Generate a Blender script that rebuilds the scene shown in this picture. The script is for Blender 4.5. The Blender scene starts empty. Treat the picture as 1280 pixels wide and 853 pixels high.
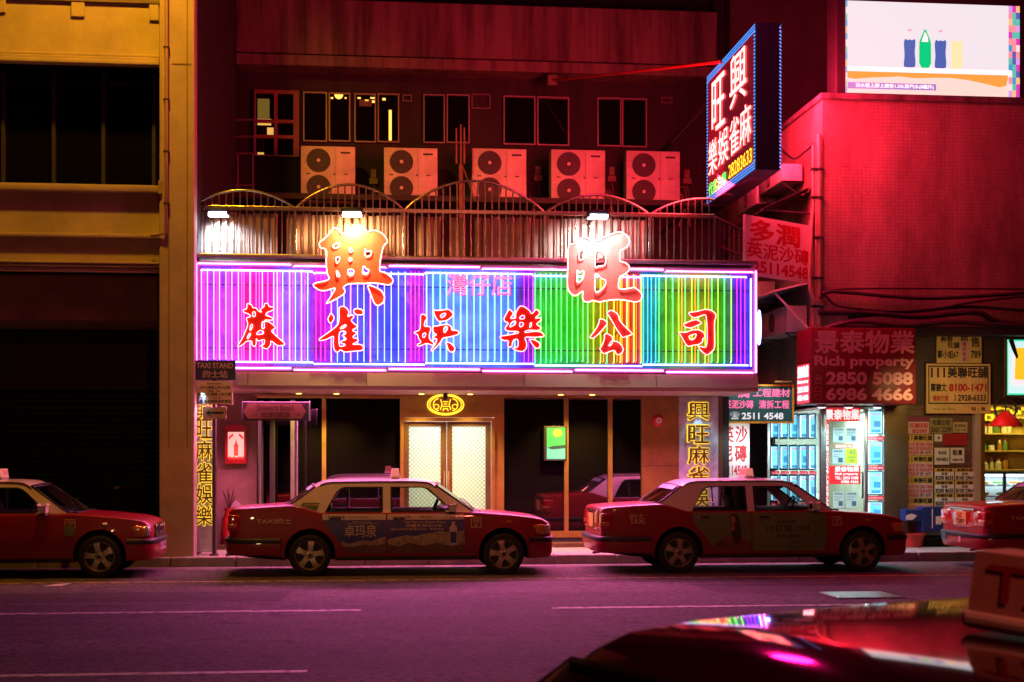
import bpy, bmesh, math, random
from mathutils import Vector, Matrix
from mathutils.geometry import tessellate_polygon

random.seed(7)
S = bpy.context.scene
C = S.collection

# ------------------------------------------------------------------ camera
F, CX, HY, CAMZ = 1778.0, 640.0, 572.0, 1.7
TH = math.atan(183.0 / F)
cam_d = bpy.data.cameras.new("camera")
cam = bpy.data.objects.new("camera", cam_d)
C.objects.link(cam)
cam.location = (0, 0, CAMZ)
cam.rotation_euler = (math.radians(90), 0, -TH)
cam_d.sensor_width = 36.0
cam_d.lens = F / 1280 * 36.0
cam_d.shift_y = (HY - 426.5) / 1280
cam_d.clip_start = 0.05
cam_d.clip_end = 600
cam_d.dof.use_dof = True
cam_d.dof.focus_distance = 21.5
cam_d.dof.aperture_fstop = 6.3
S.camera = cam

# ------------------------------------------------------------------ night sky
world = bpy.data.worlds.new("World")
S.world = world
world.use_nodes = True
wn = world.node_tree
wn.nodes.clear()
wo = wn.nodes.new("ShaderNodeOutputWorld")
wb = wn.nodes.new("ShaderNodeBackground")
sky = wn.nodes.new("ShaderNodeTexSky")
sky.sky_type = 'NISHITA'
sky.sun_disc = False
sky.sun_elevation = math.radians(-4)
sky.sun_rotation = math.radians(200)
wn.links.new(sky.outputs[0], wb.inputs[0])
wb.inputs[1].default_value = 0.01
wn.links.new(wb.outputs[0], wo.inputs[0])

S.view_settings.view_transform = 'Standard'
S.view_settings.look = 'None'
S.view_settings.exposure = 0.0
S.view_settings.gamma = 1.0
S.view_settings.use_curve_mapping = False
try:
    cy = S.cycles
    cy.max_bounces = 6
    cy.diffuse_bounces = 3
    cy.glossy_bounces = 4
    cy.transmission_bounces = 6
    cy.transparent_max_bounces = 12
    cy.sample_clamp_indirect = 4.0
    cy.caustics_reflective = False
    cy.caustics_refractive = False
    cy.use_denoising = True
except Exception:
    pass


def lamp(name, kind, loc, color, energy, target=None, size=0.1, size_y=None, spot=None, blend=0.5):
    d = bpy.data.lights.new(name, kind)
    d.color = color
    d.energy = energy
    if kind == 'AREA':
        d.size = size
        if size_y:
            d.shape = 'RECTANGLE'
            d.size_y = size_y
    else:
        d.shadow_soft_size = size
    if kind == 'SPOT':
        d.spot_size = math.radians(spot)
        d.spot_blend = blend
    o = bpy.data.objects.new(name, d)
    C.objects.link(o)
    o.location = loc
    if target is not None:
        o.rotation_euler = (Vector(target) - Vector(loc)).to_track_quat('-Z', 'Y').to_euler()
    return o


# sodium street lamp, and an added low spot warming the taxi sides
lamp("street_and_fill_light", 'SPOT', (-3.2, 19.6, 12.0), (1.0, 0.43, 0.012), 2200, target=(-3.5, 24.0, 6.0), size=0.25, spot=104, blend=0.55)
lamp("street_and_fill_light", 'SPOT', (-5.0, 2.0, 3.2), (1.0, 0.66, 0.30), 560, target=(3.0, 21.0, 0.6), size=0.25, spot=46, blend=0.7)
# added unseen fills: crimson for the road, warmer one for the near roof sign
lamp("red_fill_light", 'POINT', (4.5, 19.3, 9.8), (1.0, 0.006, 0.18), 560, size=0.4)
lamp("red_fill_light", 'POINT', (3.0, -3.0, 7.5), (1.0, 0.16, 0.10), 1400, size=0.3)

# ------------------------------------------------------------------ picture helpers: a pixel of the photo put at a real distance


def X(px, Y):
    return Y * math.tan(TH + math.atan((px - CX) / F))


def depth(x, Y):
    return x * math.sin(TH) + Y * math.cos(TH)


def Z(py, px, Y):
    return CAMZ + (HY - py) * depth(X(px, Y), Y) / F


def P(px, py, Y):
    return Vector((X(px, Y), Y, Z(py, px, Y)))


def R(x0, y0, x1, y1, Y):
    """pixel box -> (xa, za, xb, zb) on the plane at distance Y"""
    m = (x0 + x1) / 2
    return (X(x0, Y), Z(y1, m, Y), X(x1, Y), Z(y0, m, Y))


# ------------------------------------------------------------------ materials


def nodes(name):
    m = bpy.data.materials.new(name)
    m.use_nodes = True
    nt = m.node_tree
    b = nt.nodes["Principled BSDF"]
    return m, nt, b


def mat(name, col, rough=0.5, metal=0.0, var=0.25, scale=3.0, bump=0.0, bscale=40.0, coat=0.0, spec=0.5, stain=None):
    m, nt, b = nodes(name)
    b.inputs["Roughness"].default_value = rough
    b.inputs["Metallic"].default_value = metal
    b.inputs["Coat Weight"].default_value = coat
    b.inputs["Coat Roughness"].default_value = 0.04
    b.inputs["Specular IOR Level"].default_value = spec
    tc = nt.nodes.new("ShaderNodeTexCoord")
    n = nt.nodes.new("ShaderNodeTexNoise")
    n.inputs["Scale"].default_value = scale
    n.inputs["Detail"].default_value = 6
    n.inputs["Roughness"].default_value = 0.65
    nt.links.new(tc.outputs["Object"], n.inputs["Vector"])
    r = nt.nodes.new("ShaderNodeValToRGB")
    r.color_ramp.elements[0].position = 0.3
    r.color_ramp.elements[1].position = 0.72
    lo = tuple(c * (1 - var) for c in col) if stain is None else stain
    r.color_ramp.elements[0].color = (*lo, 1)
    r.color_ramp.elements[1].color = (*[min(1, c * (1 + var * 0.5)) for c in col], 1)
    nt.links.new(n.outputs["Fac"], r.inputs["Fac"])
    nt.links.new(r.outputs["Color"], b.inputs["Base Color"])
    if bump:
        n2 = nt.nodes.new("ShaderNodeTexNoise")
        n2.inputs["Scale"].default_value = bscale
        n2.inputs["Detail"].default_value = 4
        nt.links.new(tc.outputs["Object"], n2.inputs["Vector"])
        bp = nt.nodes.new("ShaderNodeBump")
        bp.inputs["Strength"].default_value = bump
        bp.inputs["Distance"].default_value = 0.02
        nt.links.new(n2.outputs["Fac"], bp.inputs["Height"])
        nt.links.new(bp.outputs["Normal"], b.inputs["Normal"])
    return m


def emit(name, col, k=1.0):
    m, nt, b = nodes(name)
    b.inputs["Base Color"].default_value = (min(1, col[0]) * .5, min(1, col[1]) * .5, min(1, col[2]) * .5, 1)
    b.inputs["Emission Color"].default_value = (*col, 1)
    b.inputs["Emission Strength"].default_value = k
    b.inputs["Roughness"].default_value = 0.4
    return m


def glass(name, tint=(0.7, 0.75, 0.75), refl=0.06, rough=0.02):
    m = bpy.data.materials.new(name)
    m.use_nodes = True
    nt = m.node_tree
    nt.nodes.clear()
    o = nt.nodes.new("ShaderNodeOutputMaterial")
    t = nt.nodes.new("ShaderNodeBsdfTransparent")
    t.inputs[0].default_value = (*tint, 1)
    g = nt.nodes.new("ShaderNodeBsdfGlossy")
    g.inputs["Roughness"].default_value = rough
    g.inputs[0].default_value = (0.9, 0.9, 0.9, 1)
    f = nt.nodes.new("ShaderNodeLayerWeight")
    f.inputs[0].default_value = 0.5
    pw = nt.nodes.new("ShaderNodeMath")
    pw.operation = 'POWER'
    pw.inputs[1].default_value = 5.0
    nt.links.new(f.outputs["Facing"], pw.inputs[0])
    a = nt.nodes.new("ShaderNodeMath")
    a.operation = 'MULTIPLY_ADD'
    a.use_clamp = True
    a.inputs[1].default_value = 0.75
    a.inputs[2].default_value = refl
    nt.links.new(pw.outputs[0], a.inputs[0])
    mx = nt.nodes.new("ShaderNodeMixShader")
    nt.links.new(a.outputs[0], mx.inputs[0])
    nt.links.new(t.outputs[0], mx.inputs[1])
    nt.links.new(g.outputs[0], mx.inputs[2])
    nt.links.new(mx.outputs[0], o.inputs[0])
    return m


def mirror_glass(name, refl=0.2):
    m = bpy.data.materials.new(name)
    m.use_nodes = True
    nt = m.node_tree
    nt.nodes.clear()
    o = nt.nodes.new("ShaderNodeOutputMaterial")
    t = nt.nodes.new("ShaderNodeBsdfDiffuse")
    t.inputs[0].default_value = (0.004, 0.003, 0.004, 1)
    g = nt.nodes.new("ShaderNodeBsdfGlossy")
    g.inputs["Roughness"].default_value = 0.015
    g.inputs[0].default_value = (0.9, 0.85, 0.9, 1)
    mx = nt.nodes.new("ShaderNodeMixShader")
    mx.inputs[0].default_value = refl
    nt.links.new(t.outputs[0], mx.inputs[1])
    nt.links.new(g.outputs[0], mx.inputs[2])
    nt.links.new(mx.outputs[0], o.inputs[0])
    return m


def tile_mat(name, c1, c2, mortar, w, h, msize=0.02, rough=0.5, bump=0.3, vert='z', var=0.0):
    """brick / tile pattern laid on x-z (or y-z) faces, with large stains"""
    m, nt, b = nodes(name)
    tc = nt.nodes.new("ShaderNodeTexCoord")
    sp = nt.nodes.new("ShaderNodeSeparateXYZ")
    nt.links.new(tc.outputs["Object"], sp.inputs[0])
    ad = nt.nodes.new("ShaderNodeMath")
    ad.operation = 'ADD'
    nt.links.new(sp.outputs[0], ad.inputs[0])
    nt.links.new(sp.outputs[1], ad.inputs[1])
    cb = nt.nodes.new("ShaderNodeCombineXYZ")
    nt.links.new(ad.outputs[0], cb.inputs[0])
    nt.links.new(sp.outputs[2], cb.inputs[1])
    br = nt.nodes.new("ShaderNodeTexBrick")
    br.offset = 0.0
    br.inputs["Scale"].default_value = 1.0
    br.inputs["Brick Width"].default_value = w
    br.inputs["Row Height"].default_value = h
    br.inputs["Mortar Size"].default_value = msize
    br.inputs["Color1"].default_value = (*c1, 1)
    br.inputs["Color2"].default_value = (*c2, 1)
    br.inputs["Mortar"].default_value = (*mortar, 1)
    nt.links.new(cb.outputs[0], br.inputs["Vector"])
    n = nt.nodes.new("ShaderNodeTexNoise")
    n.inputs["Scale"].default_value = 0.9
    n.inputs["Detail"].default_value = 8
    n.inputs["Roughness"].default_value = 0.7
    mp = nt.nodes.new("ShaderNodeMapping")
    mp.inputs["Scale"].default_value = (1, 1, 0.35)
    nt.links.new(tc.outputs["Object"], mp.inputs[0])
    nt.links.new(mp.outputs[0], n.inputs["Vector"])
    r = nt.nodes.new("ShaderNodeValToRGB")
    r.color_ramp.elements[0].position = 0.3
    r.color_ramp.elements[0].color = (0.30, 0.27, 0.25, 1)
    r.color_ramp.elements[1].position = 0.65
    nt.links.new(n.outputs["Fac"], r.inputs["Fac"])
    mx = nt.nodes.new("ShaderNodeMix")
    mx.data_type = 'RGBA'
    mx.blend_type = 'MULTIPLY'
    mx.inputs[0].default_value = 1.0
    nt.links.new(br.outputs["Color"], mx.inputs[6])
    nt.links.new(r.outputs["Color"], mx.inputs[7])
    nt.links.new(mx.outputs[2], b.inputs["Base Color"])
    b.inputs["Roughness"].default_value = rough
    bp = nt.nodes.new("ShaderNodeBump")
    bp.inputs["Strength"].default_value = bump
    bp.inputs["Distance"].default_value = 0.01
    bp.invert = True
    nt.links.new(br.outputs["Fac"], bp.inputs["Height"])
    nt.links.new(bp.outputs["Normal"], b.inputs["Normal"])
    return m


def streak_mat(name, col, dark, rough=0.85):
    """plaster or concrete with vertical rain streaks"""
    m, nt, b = nodes(name)
    tc = nt.nodes.new("ShaderNodeTexCoord")
    mp = nt.nodes.new("ShaderNodeMapping")
    mp.inputs["Scale"].default_value = (2.6, 2.6, 0.22)
    nt.links.new(tc.outputs["Object"], mp.inputs[0])
    n = nt.nodes.new("ShaderNodeTexNoise")
    n.inputs["Scale"].default_value = 1.2
    n.inputs["Detail"].default_value = 7
    n.inputs["Roughness"].default_value = 0.7
    nt.links.new(mp.outputs[0], n.inputs["Vector"])
    r = nt.nodes.new("ShaderNodeValToRGB")
    r.color_ramp.elements[0].position = 0.36
    r.color_ramp.elements[0].color = (*dark, 1)
    r.color_ramp.elements[1].position = 0.58
    r.color_ramp.elements[1].color = (*col, 1)
    nt.links.new(n.outputs["Fac"], r.inputs["Fac"])
    nt.links.new(r.outputs["Color"], b.inputs["Base Color"])
    b.inputs["Roughness"].default_value = rough
    n2 = nt.nodes.new("ShaderNodeTexNoise")
    n2.inputs["Scale"].default_value = 60
    nt.links.new(tc.outputs["Object"], n2.inputs["Vector"])
    bp = nt.nodes.new("ShaderNodeBump")
    bp.inputs["Strength"].default_value = 0.25
    bp.inputs["Distance"].default_value = 0.01
    nt.links.new(n2.outputs["Fac"], bp.inputs["Height"])
    nt.links.new(bp.outputs["Normal"], b.inputs["Normal"])
    return m


M = {}
M['black'] = mat('black_plastic', (0.012, 0.012, 0.013), 0.5)
M['rubber'] = mat('rubber', (0.012, 0.012, 0.012), 0.8, bump=0.1)
M['dark'] = mat('dark_paint', (0.018, 0.014, 0.016), 0.7)
M['void'] = mat('dark_interior', (0.008, 0.007, 0.008), 0.9)
M['steel'] = mat('brushed_steel', (0.45, 0.44, 0.43), 0.32, 0.9, var=.2, scale=8)
M['chrome'] = mat('chrome', (0.75, 0.75, 0.75), 0.12, 1.0, var=.05)
M['alloy'] = mat('wheel_alloy', (0.34, 0.29, 0.20), 0.38, 0.7, var=.15, scale=9)
M['brass'] = mat('brass_panel', (0.42, 0.27, 0.075), 0.36, 0.75, var=.35, scale=2.5)
M['brassdark'] = mat('aged_brass', (0.16, 0.105, 0.05), 0.42, 0.7, var=.3)
M['white'] = mat('white_paint', (0.7, 0.68, 0.66), 0.45, var=.12)
M['cream'] = mat('cream_paint', (0.62, 0.55, 0.42), 0.35, var=.12, coat=.3)
M['silver'] = mat('silver_roof_paint', (0.80, 0.75, 0.66), 0.28, 0.15, var=.08, coat=.6)
M['red'] = mat('taxi_red_paint', (0.25, 0.006, 0.012), 0.42, var=.14, scale=1.5, coat=.45, spec=.3)
M['redplain'] = mat('red_paint', (0.34, 0.014, 0.018), 0.5, var=.2)
M['aircon'] = mat('aircon_casing', (0.55, 0.52, 0.47), 0.5, var=.38, scale=2.6, bump=.05)
M['grille'] = mat('aircon_grille', (0.03, 0.028, 0.028), 0.55)
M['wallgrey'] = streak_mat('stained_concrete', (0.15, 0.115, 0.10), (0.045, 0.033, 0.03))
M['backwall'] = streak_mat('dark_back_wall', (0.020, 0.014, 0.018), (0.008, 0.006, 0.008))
M['plaster'] = mat('ochre_plaster', (0.42, 0.34, 0.24), 0.85, var=.22, scale=1.6, bump=.35, bscale=70)
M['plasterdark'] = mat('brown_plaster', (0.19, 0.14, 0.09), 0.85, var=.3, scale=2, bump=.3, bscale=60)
M['pinktile'] = tile_mat('small_mosaic_tile', (0.40, 0.27, 0.20), (0.34, 0.23, 0.17), (0.27, 0.18, 0.14), 0.075, 0.060, 0.006)
M['soffit'] = mat('soffit_panel', (0.42, 0.36, 0.30), 0.5, var=.15, scale=1.2)
M['fascia'] = mat('fascia_panel', (0.34, 0.29, 0.20), 0.28, 0.2, var=.12, scale=.8)
M['slat'] = mat('painted_metal_slat', (0.44, 0.27, 0.23), 0.45, 0.2, var=.35, scale=3)
M['rail'] = mat('steel_rail', (0.42, 0.38, 0.32), 0.25, 0.85, var=.2)
M['signpanel'] = mat('sign_backing', (0.46, 0.46, 0.52), 0.25, 0.2, var=.4, scale=3.5, bump=.08)
M['signred'] = mat('sign_red_enamel', (0.62, 0.016, 0.014), 0.32, var=.12, scale=4, coat=.25)
M['signfaded'] = mat('faded_sign_red', (0.60, 0.13, 0.11), 0.4, var=.35, scale=5)
M['signwarm'] = mat('worn_orange_red', (0.62, 0.06, 0.028), 0.4, var=.35, scale=5)
M['signmid'] = mat('worn_sign_red', (0.62, 0.06, 0.06), 0.4, var=.3, scale=5)
M['trim'] = mat('sign_trim', (0.30, 0.29, 0.31), 0.4, 0.5)
M['mirror'] = mirror_glass('black_shop_glass', 0.10)
M['darkglass'] = mirror_glass('dark_window_glass', 0.045)
M['carglass'] = glass('car_glass', (0.68, 0.74, 0.72), 0.05)
M['shopglass'] = glass('shop_glass', (0.95, 0.98, 0.98), 0.03)
M['marble'] = mat('grey_blue_marble', (0.52, 0.62, 0.70), 0.18, var=.6, scale=2.8)
M['seat'] = mat('seat_vinyl', (0.02, 0.018, 0.02), 0.6)
M['gold'] = mat('gold_lettering', (0.62, 0.45, 0.20), 0.45, var=.1)
M['navy'] = mat('navy_vinyl', (0.016, 0.02, 0.17), 0.35, var=.2, coat=.3)
M['olive'] = mat('olive_vinyl', (0.14, 0.19, 0.06), 0.4, var=.35, scale=2.5, coat=.3)
M['paper'] = mat('paper', (0.66, 0.64, 0.6), 0.8, var=.1)
M['yellowpaper'] = mat('yellow_paper', (0.62, 0.42, 0.07), 0.8, var=.2)
M['pinkpaper'] = mat('pink_paper', (0.60, 0.36, 0.36), 0.8, var=.15)
M['ink'] = mat('black_ink', (0.012, 0.010, 0.012), 0.7)
M['redink'] = mat('red_ink', (0.45, 0.012, 0.02), 0.7)
M['pinkink'] = mat('pink_lettering', (0.75, 0.28, 0.38), 0.6)
M['bluepl'] = mat('blue_plastic', (0.012, 0.035, 0.20), 0.4)
M['redpl'] = mat('red_plastic', (0.5, 0.03, 0.02), 0.35)
M['cable'] = mat('black_cable', (0.012, 0.009, 0.010), 0.6)
M['pipe'] = mat('painted_pipe', (0.34, 0.24, 0.16), 0.5)
M['shutter'] = mat('roller_shutter', (0.018, 0.02, 0.028), 0.42, 0.4, var=.3, scale=2)
M['plate'] = mat('plate_yellow', (0.7, 0.48, 0.06), 0.5)
M['lens'] = mat('headlight_lens', (0.50, 0.44, 0.42), 0.12, 0.3, coat=1.0)
M['amber'] = mat('amber_lens', (0.55, 0.16, 0.02), 0.15, coat=1.0)
M['taillens'] = mat('tail_lens', (0.42, 0.008, 0.012), 0.12, coat=1.0)


# ------------------------------------------------------------------ mesh helpers
WORLD = {}


class Fr:
    """a flat frame: a to the right, b up, d out of the face"""

    def __init__(s, o, u=(1, 0, 0), v=(0, 0, 1)):
        s.o, s.u, s.v = Vector(o), Vector(u).normalized(), Vector(v).normalized()
        s.n = s.u.cross(s.v).normalized()

    def __call__(s, a, b, d=0.0):
        return s.o + s.u * a + s.v * b + s.n * d


def wall(Y):
    return Fr((0, Y, 0))


class MB:
    def __init__(s):
        s.v, s.f, s.mi, s.cur = [], [], [], 0

    def add(s, vs, fs):
        k = len(s.v)
        s.v += [Vector(q) for q in vs]
        for f in fs:
            s.f.append([k + i for i in f])
            s.mi.append(s.cur)
        return s

    def box(s, x0, x1, y0, y1, z0, z1):
        v = [(x, y, z) for x in (x0, x1) for y in (y0, y1) for z in (z0, z1)]
        return s.add(v, [(0, 1, 3, 2), (4, 6, 7, 5), (0, 4, 5, 1), (2, 3, 7, 6), (0, 2, 6, 4), (1, 5, 7, 3)])

    def fbox(s, fr, a0, a1, b0, b1, d0, d1):
        v = [fr(a, b, d) for a in (a0, a1) for d in (d1, d0) for b in (b0, b1)]
        return s.add(v, [(0, 1, 3, 2), (4, 6, 7, 5), (0, 4, 5, 1), (2, 3, 7, 6), (0, 2, 6, 4), (1, 5, 7, 3)])

    def rbox(s, x0, x1, y0, y1, z0, z1, r=0.02, seg=2, fn=None):
        bm = bmesh.new()
        bmesh.ops.create_cube(bm, size=1.0)
        for v in bm.verts:
            v.co = Vector(((x0 + x1) / 2 + v.co.x * (x1 - x0), (y0 + y1) / 2 + v.co.y * (y1 - y0), (z0 + z1) / 2 + v.co.z * (z1 - z0)))
        r = min(r, .49 * min(abs(x1 - x0), abs(y1 - y0), abs(z1 - z0)))
        bmesh.ops.bevel(bm, geom=list(bm.edges), offset=r, segments=seg, affect='EDGES', profile=0.5)
        bm.verts.index_update()
        s.add([fn(v.co) if fn else v.co for v in bm.verts], [[v.index for v in f.verts] for f in bm.faces])
        bm.free()
        return s

    def quad(s, a, b, c, d):
        return s.add([a, b, c, d], [(0, 1, 2, 3)])

    def tube(s, pts, r, n=6, closed=False, caps=True):
        pts = [Vector(p) for p in pts]
        N = len(pts)
        k = len(s.v)
        up = None
        for i, p in enumerate(pts):
            if closed:
                t = pts[(i + 1) % N] - pts[i - 1]
            else:
                t = pts[min(i + 1, N - 1)] - pts[max(i - 1, 0)]
            if t.length < 1e-9:
                t = Vector((0, 0, 1))
            t.normalize()
            if up is None:
                up = Vector((0, 0, 1)) if abs(t.z) < 0.9 else Vector((0, 1, 0))
            a = t.cross(up)
            if a.length < 1e-6:
                a = t.orthogonal()
            a.normalize()
            b = a.cross(t).normalized()
            up = b
            rr = r[i] if isinstance(r, (list, tuple)) else r
            for j in range(n):
                w = 2 * math.pi * j / n
                s.v.append(p + a * (math.cos(w) * rr) + b * (math.sin(w) * rr))
        last = N if closed else N - 1
        for i in range(last):
            i2 = (i + 1) % N
            for j in range(n):
                j2 = (j + 1) % n
                s.f.append([k + i * n + j, k + i * n + j2, k + i2 * n + j2, k + i2 * n + j])
                s.mi.append(s.cur)
        if not closed and caps:
            s.f.append([k + j for j in range(n)][::-1])
            s.f.append([k + (N - 1) * n + j for j in range(n)])
            s.mi += [s.cur, s.cur]
        return s

    def lathe(s, prof, c, axis='z', n=24):
        """prof: (radius, height along axis)"""
        c = Vector(c)
        k = len(s.v)
        for (r, h) in prof:
            for j in range(n):
                w = 2 * math.pi * j / n
                a, b = r * math.cos(w), r * math.sin(w)
                q = {'z': (a, b, h), 'y': (a, h, b), 'x': (h, a, b)}[axis]
                s.v.append(c + Vector(q))
        for i in range(len(prof) - 1):
            for j in range(n):
                j2 = (j + 1) % n
                s.f.append([k + i * n + j, k + i * n + j2, k + (i + 1) * n + j2, k + (i + 1) * n + j])
                s.mi.append(s.cur)
        return s

    def plate(s, fn, outer, d0, d1, holes=()):
        """polygon (a,b) with holes, from depth d0 (back) to d1 (front); fn(a,b,d)->point"""
        loops = [list(outer)] + [list(h) for h in holes]
        tri = tessellate_polygon([[Vector((a, b, 0)) for a, b in L] for L in loops])
        flat = [q for L in loops for q in L]
        k = len(s.v)
        n = len(flat)
        s.v += [Vector(fn(a, b, d1)) for a, b in flat] + [Vector(fn(a, b, d0)) for a, b in flat]
        for t in tri:
            (x0, y0), (x1, y1), (x2, y2) = [flat[i] for i in t]
            if (x1 - x0) * (y2 - y0) - (x2 - x0) * (y1 - y0) < 0:
                t = t[::-1]
            s.f.append([k + i for i in t])
            s.f.append([k + n + i for i in t[::-1]])
            s.mi += [s.cur, s.cur]
        o = 0
        for li, L in enumerate(loops):
            m = len(L)
            for i in range(m):
                j = (i + 1) % m
                s.f.append([k + o + i, k + n + o + i, k + n + o + j, k + o + j])
                s.mi.append(s.cur)
            o += m
        return s

    def sheet(s, fn, outer, holes=(), d=0.0):
        loops = [list(outer)] + [list(h) for h in holes]
        tri = tessellate_polygon([[Vector((a, b, 0)) for a, b in L] for L in loops])
        flat = [q for L in loops for q in L]
        s.add([fn(a, b, d) for a, b in flat], [list(t) for t in tri])
        return s

    def text(s, fn, txt, rect, d=0.004, bold=0.0, keep=False, align='c'):
        # dense characters are thickened by laying them a hair apart, plain letters by their outline
        smear = bold if bold > .008 and any(ord(q) > 0x2000 for q in txt) else 0
        V, Fc, bb = text_geo(txt, 0.0 if smear else bold)
        a0, b0, a1, b1 = rect
        sx, sy = (a1 - a0) / max(1e-6, bb[2] - bb[0]), (b1 - b0) / max(1e-6, bb[3] - bb[1])
        ox, oy = a0, b0
        if keep:
            m = min(abs(sx), abs(sy))
            sx, sy = math.copysign(m, sx), m
            if align == 'c':
                ox = (a0 + a1) / 2 - sx * (bb[2] - bb[0]) / 2
            oy = (b0 + b1) / 2 - sy * (bb[3] - bb[1]) / 2
        offs = [(0, 0)]
        if smear:
            offs += [(smear * .9 * math.cos(k * math.pi / 4), smear * .9 * math.sin(k * math.pi / 4)) for k in range(8)]
        for i, (ex, ey) in enumerate(offs):
            s.add([fn(ox + (x + ex - bb[0]) * sx, oy + (y + ey - bb[1]) * sy, d - .0003 * i) for x, y in V], Fc)
        return s

    def rect(s, fn, r, d=0.0):
        a0, b0, a1, b1 = r
        return s.add([fn(a0, b0, d), fn(a1, b0, d), fn(a1, b1, d), fn(a0, b1, d)], [(0, 1, 2, 3)])

    def build(s, name, m, parent=None, loc=None, smooth=None, fix=True):
        off = Vector((0, 0, 0))
        if parent is not None:
            off = WORLD[parent.name]
        elif loc is not None:
            off = Vector(loc)
        me = bpy.data.meshes.new(name)
        me.from_pydata([v - off for v in s.v], [], s.f)
        for q in (m if isinstance(m, (list, tuple)) else [m]):
            me.materials.append(q)
        if any(s.mi):
            me.polygons.foreach_set('material_index', s.mi)
        if fix:
            bm = bmesh.new()
            bm.from_mesh(me)
            bmesh.ops.recalc_face_normals(bm, faces=list(bm.faces))
            bm.to_mesh(me)
            bm.free()
        if smooth is not None:
            me.polygons.foreach_set('use_smooth', [True] * len(me.polygons))
            me.set_sharp_from_angle(angle=math.radians(smooth))
        me.update()
        o = bpy.data.objects.new(name, me)
        C.objects.link(o)
        if parent is not None:
            o.parent = parent
            WORLD[o.name] = off
        else:
            o.location = off
            WORLD[o.name] = off
        return o


_TX = {}


def text_geo(txt, bold):
    k = (txt, bold)
    if k not in _TX:
        c = bpy.data.curves.new('lettering_source', 'FONT')
        c.body = txt
        c.offset = bold
        c.resolution_u = 3
        o = bpy.data.objects.new('lettering_source', c)
        C.objects.link(o)
        dg = bpy.context.evaluated_depsgraph_get()
        me = bpy.data.meshes.new_from_object(o.evaluated_get(dg))
        V = [(v.co.x, v.co.y) for v in me.vertices]
        Fc = [list(p.vertices) for p in me.polygons]
        bpy.data.objects.remove(o)
        bpy.data.curves.remove(c)
        bpy.data.meshes.remove(me)
        xs, ys = [q[0] for q in V], [q[1] for q in V]
        _TX[k] = (V, Fc, (min(xs), min(ys), max(xs), max(ys)))
    return _TX[k]


def tag(o, label=None, cat=None, group=None, kind=None):
    if label:
        o['label'] = label
    if cat:
        o['category'] = cat
    if group:
        o['group'] = group
    if kind:
        o['kind'] = kind
    return o


def thing(name, label, cat, loc, group=None):
    o = bpy.data.objects.new(name, None)
    C.objects.link(o)
    o.empty_display_size = 0.2
    o.location = loc
    WORLD[o.name] = Vector(loc)
    return tag(o, label, cat, group)


def copy_tree(o, parent=None):
    c = o.copy()
    C.objects.link(c)
    if parent is not None:
        c.parent = parent
    WORLD[c.name] = WORLD.get(o.name, Vector((0, 0, 0)))
    for ch in list(o.children):
        copy_tree(ch, c)
    return c


def smooth_loop(pts, it=2):
    """round the corners of a closed outline a little (Chaikin)"""
    for _ in range(it):
        q = []
        n = len(pts)
        for i in range(n):
            a, b = pts[i], pts[(i + 1) % n]
            q.append((a[0] * .8 + b[0] * .2, a[1] * .8 + b[1] * .2))
            q.append((a[0] * .2 + b[0] * .8, a[1] * .2 + b[1] * .8))
        pts = q
    return pts
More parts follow.
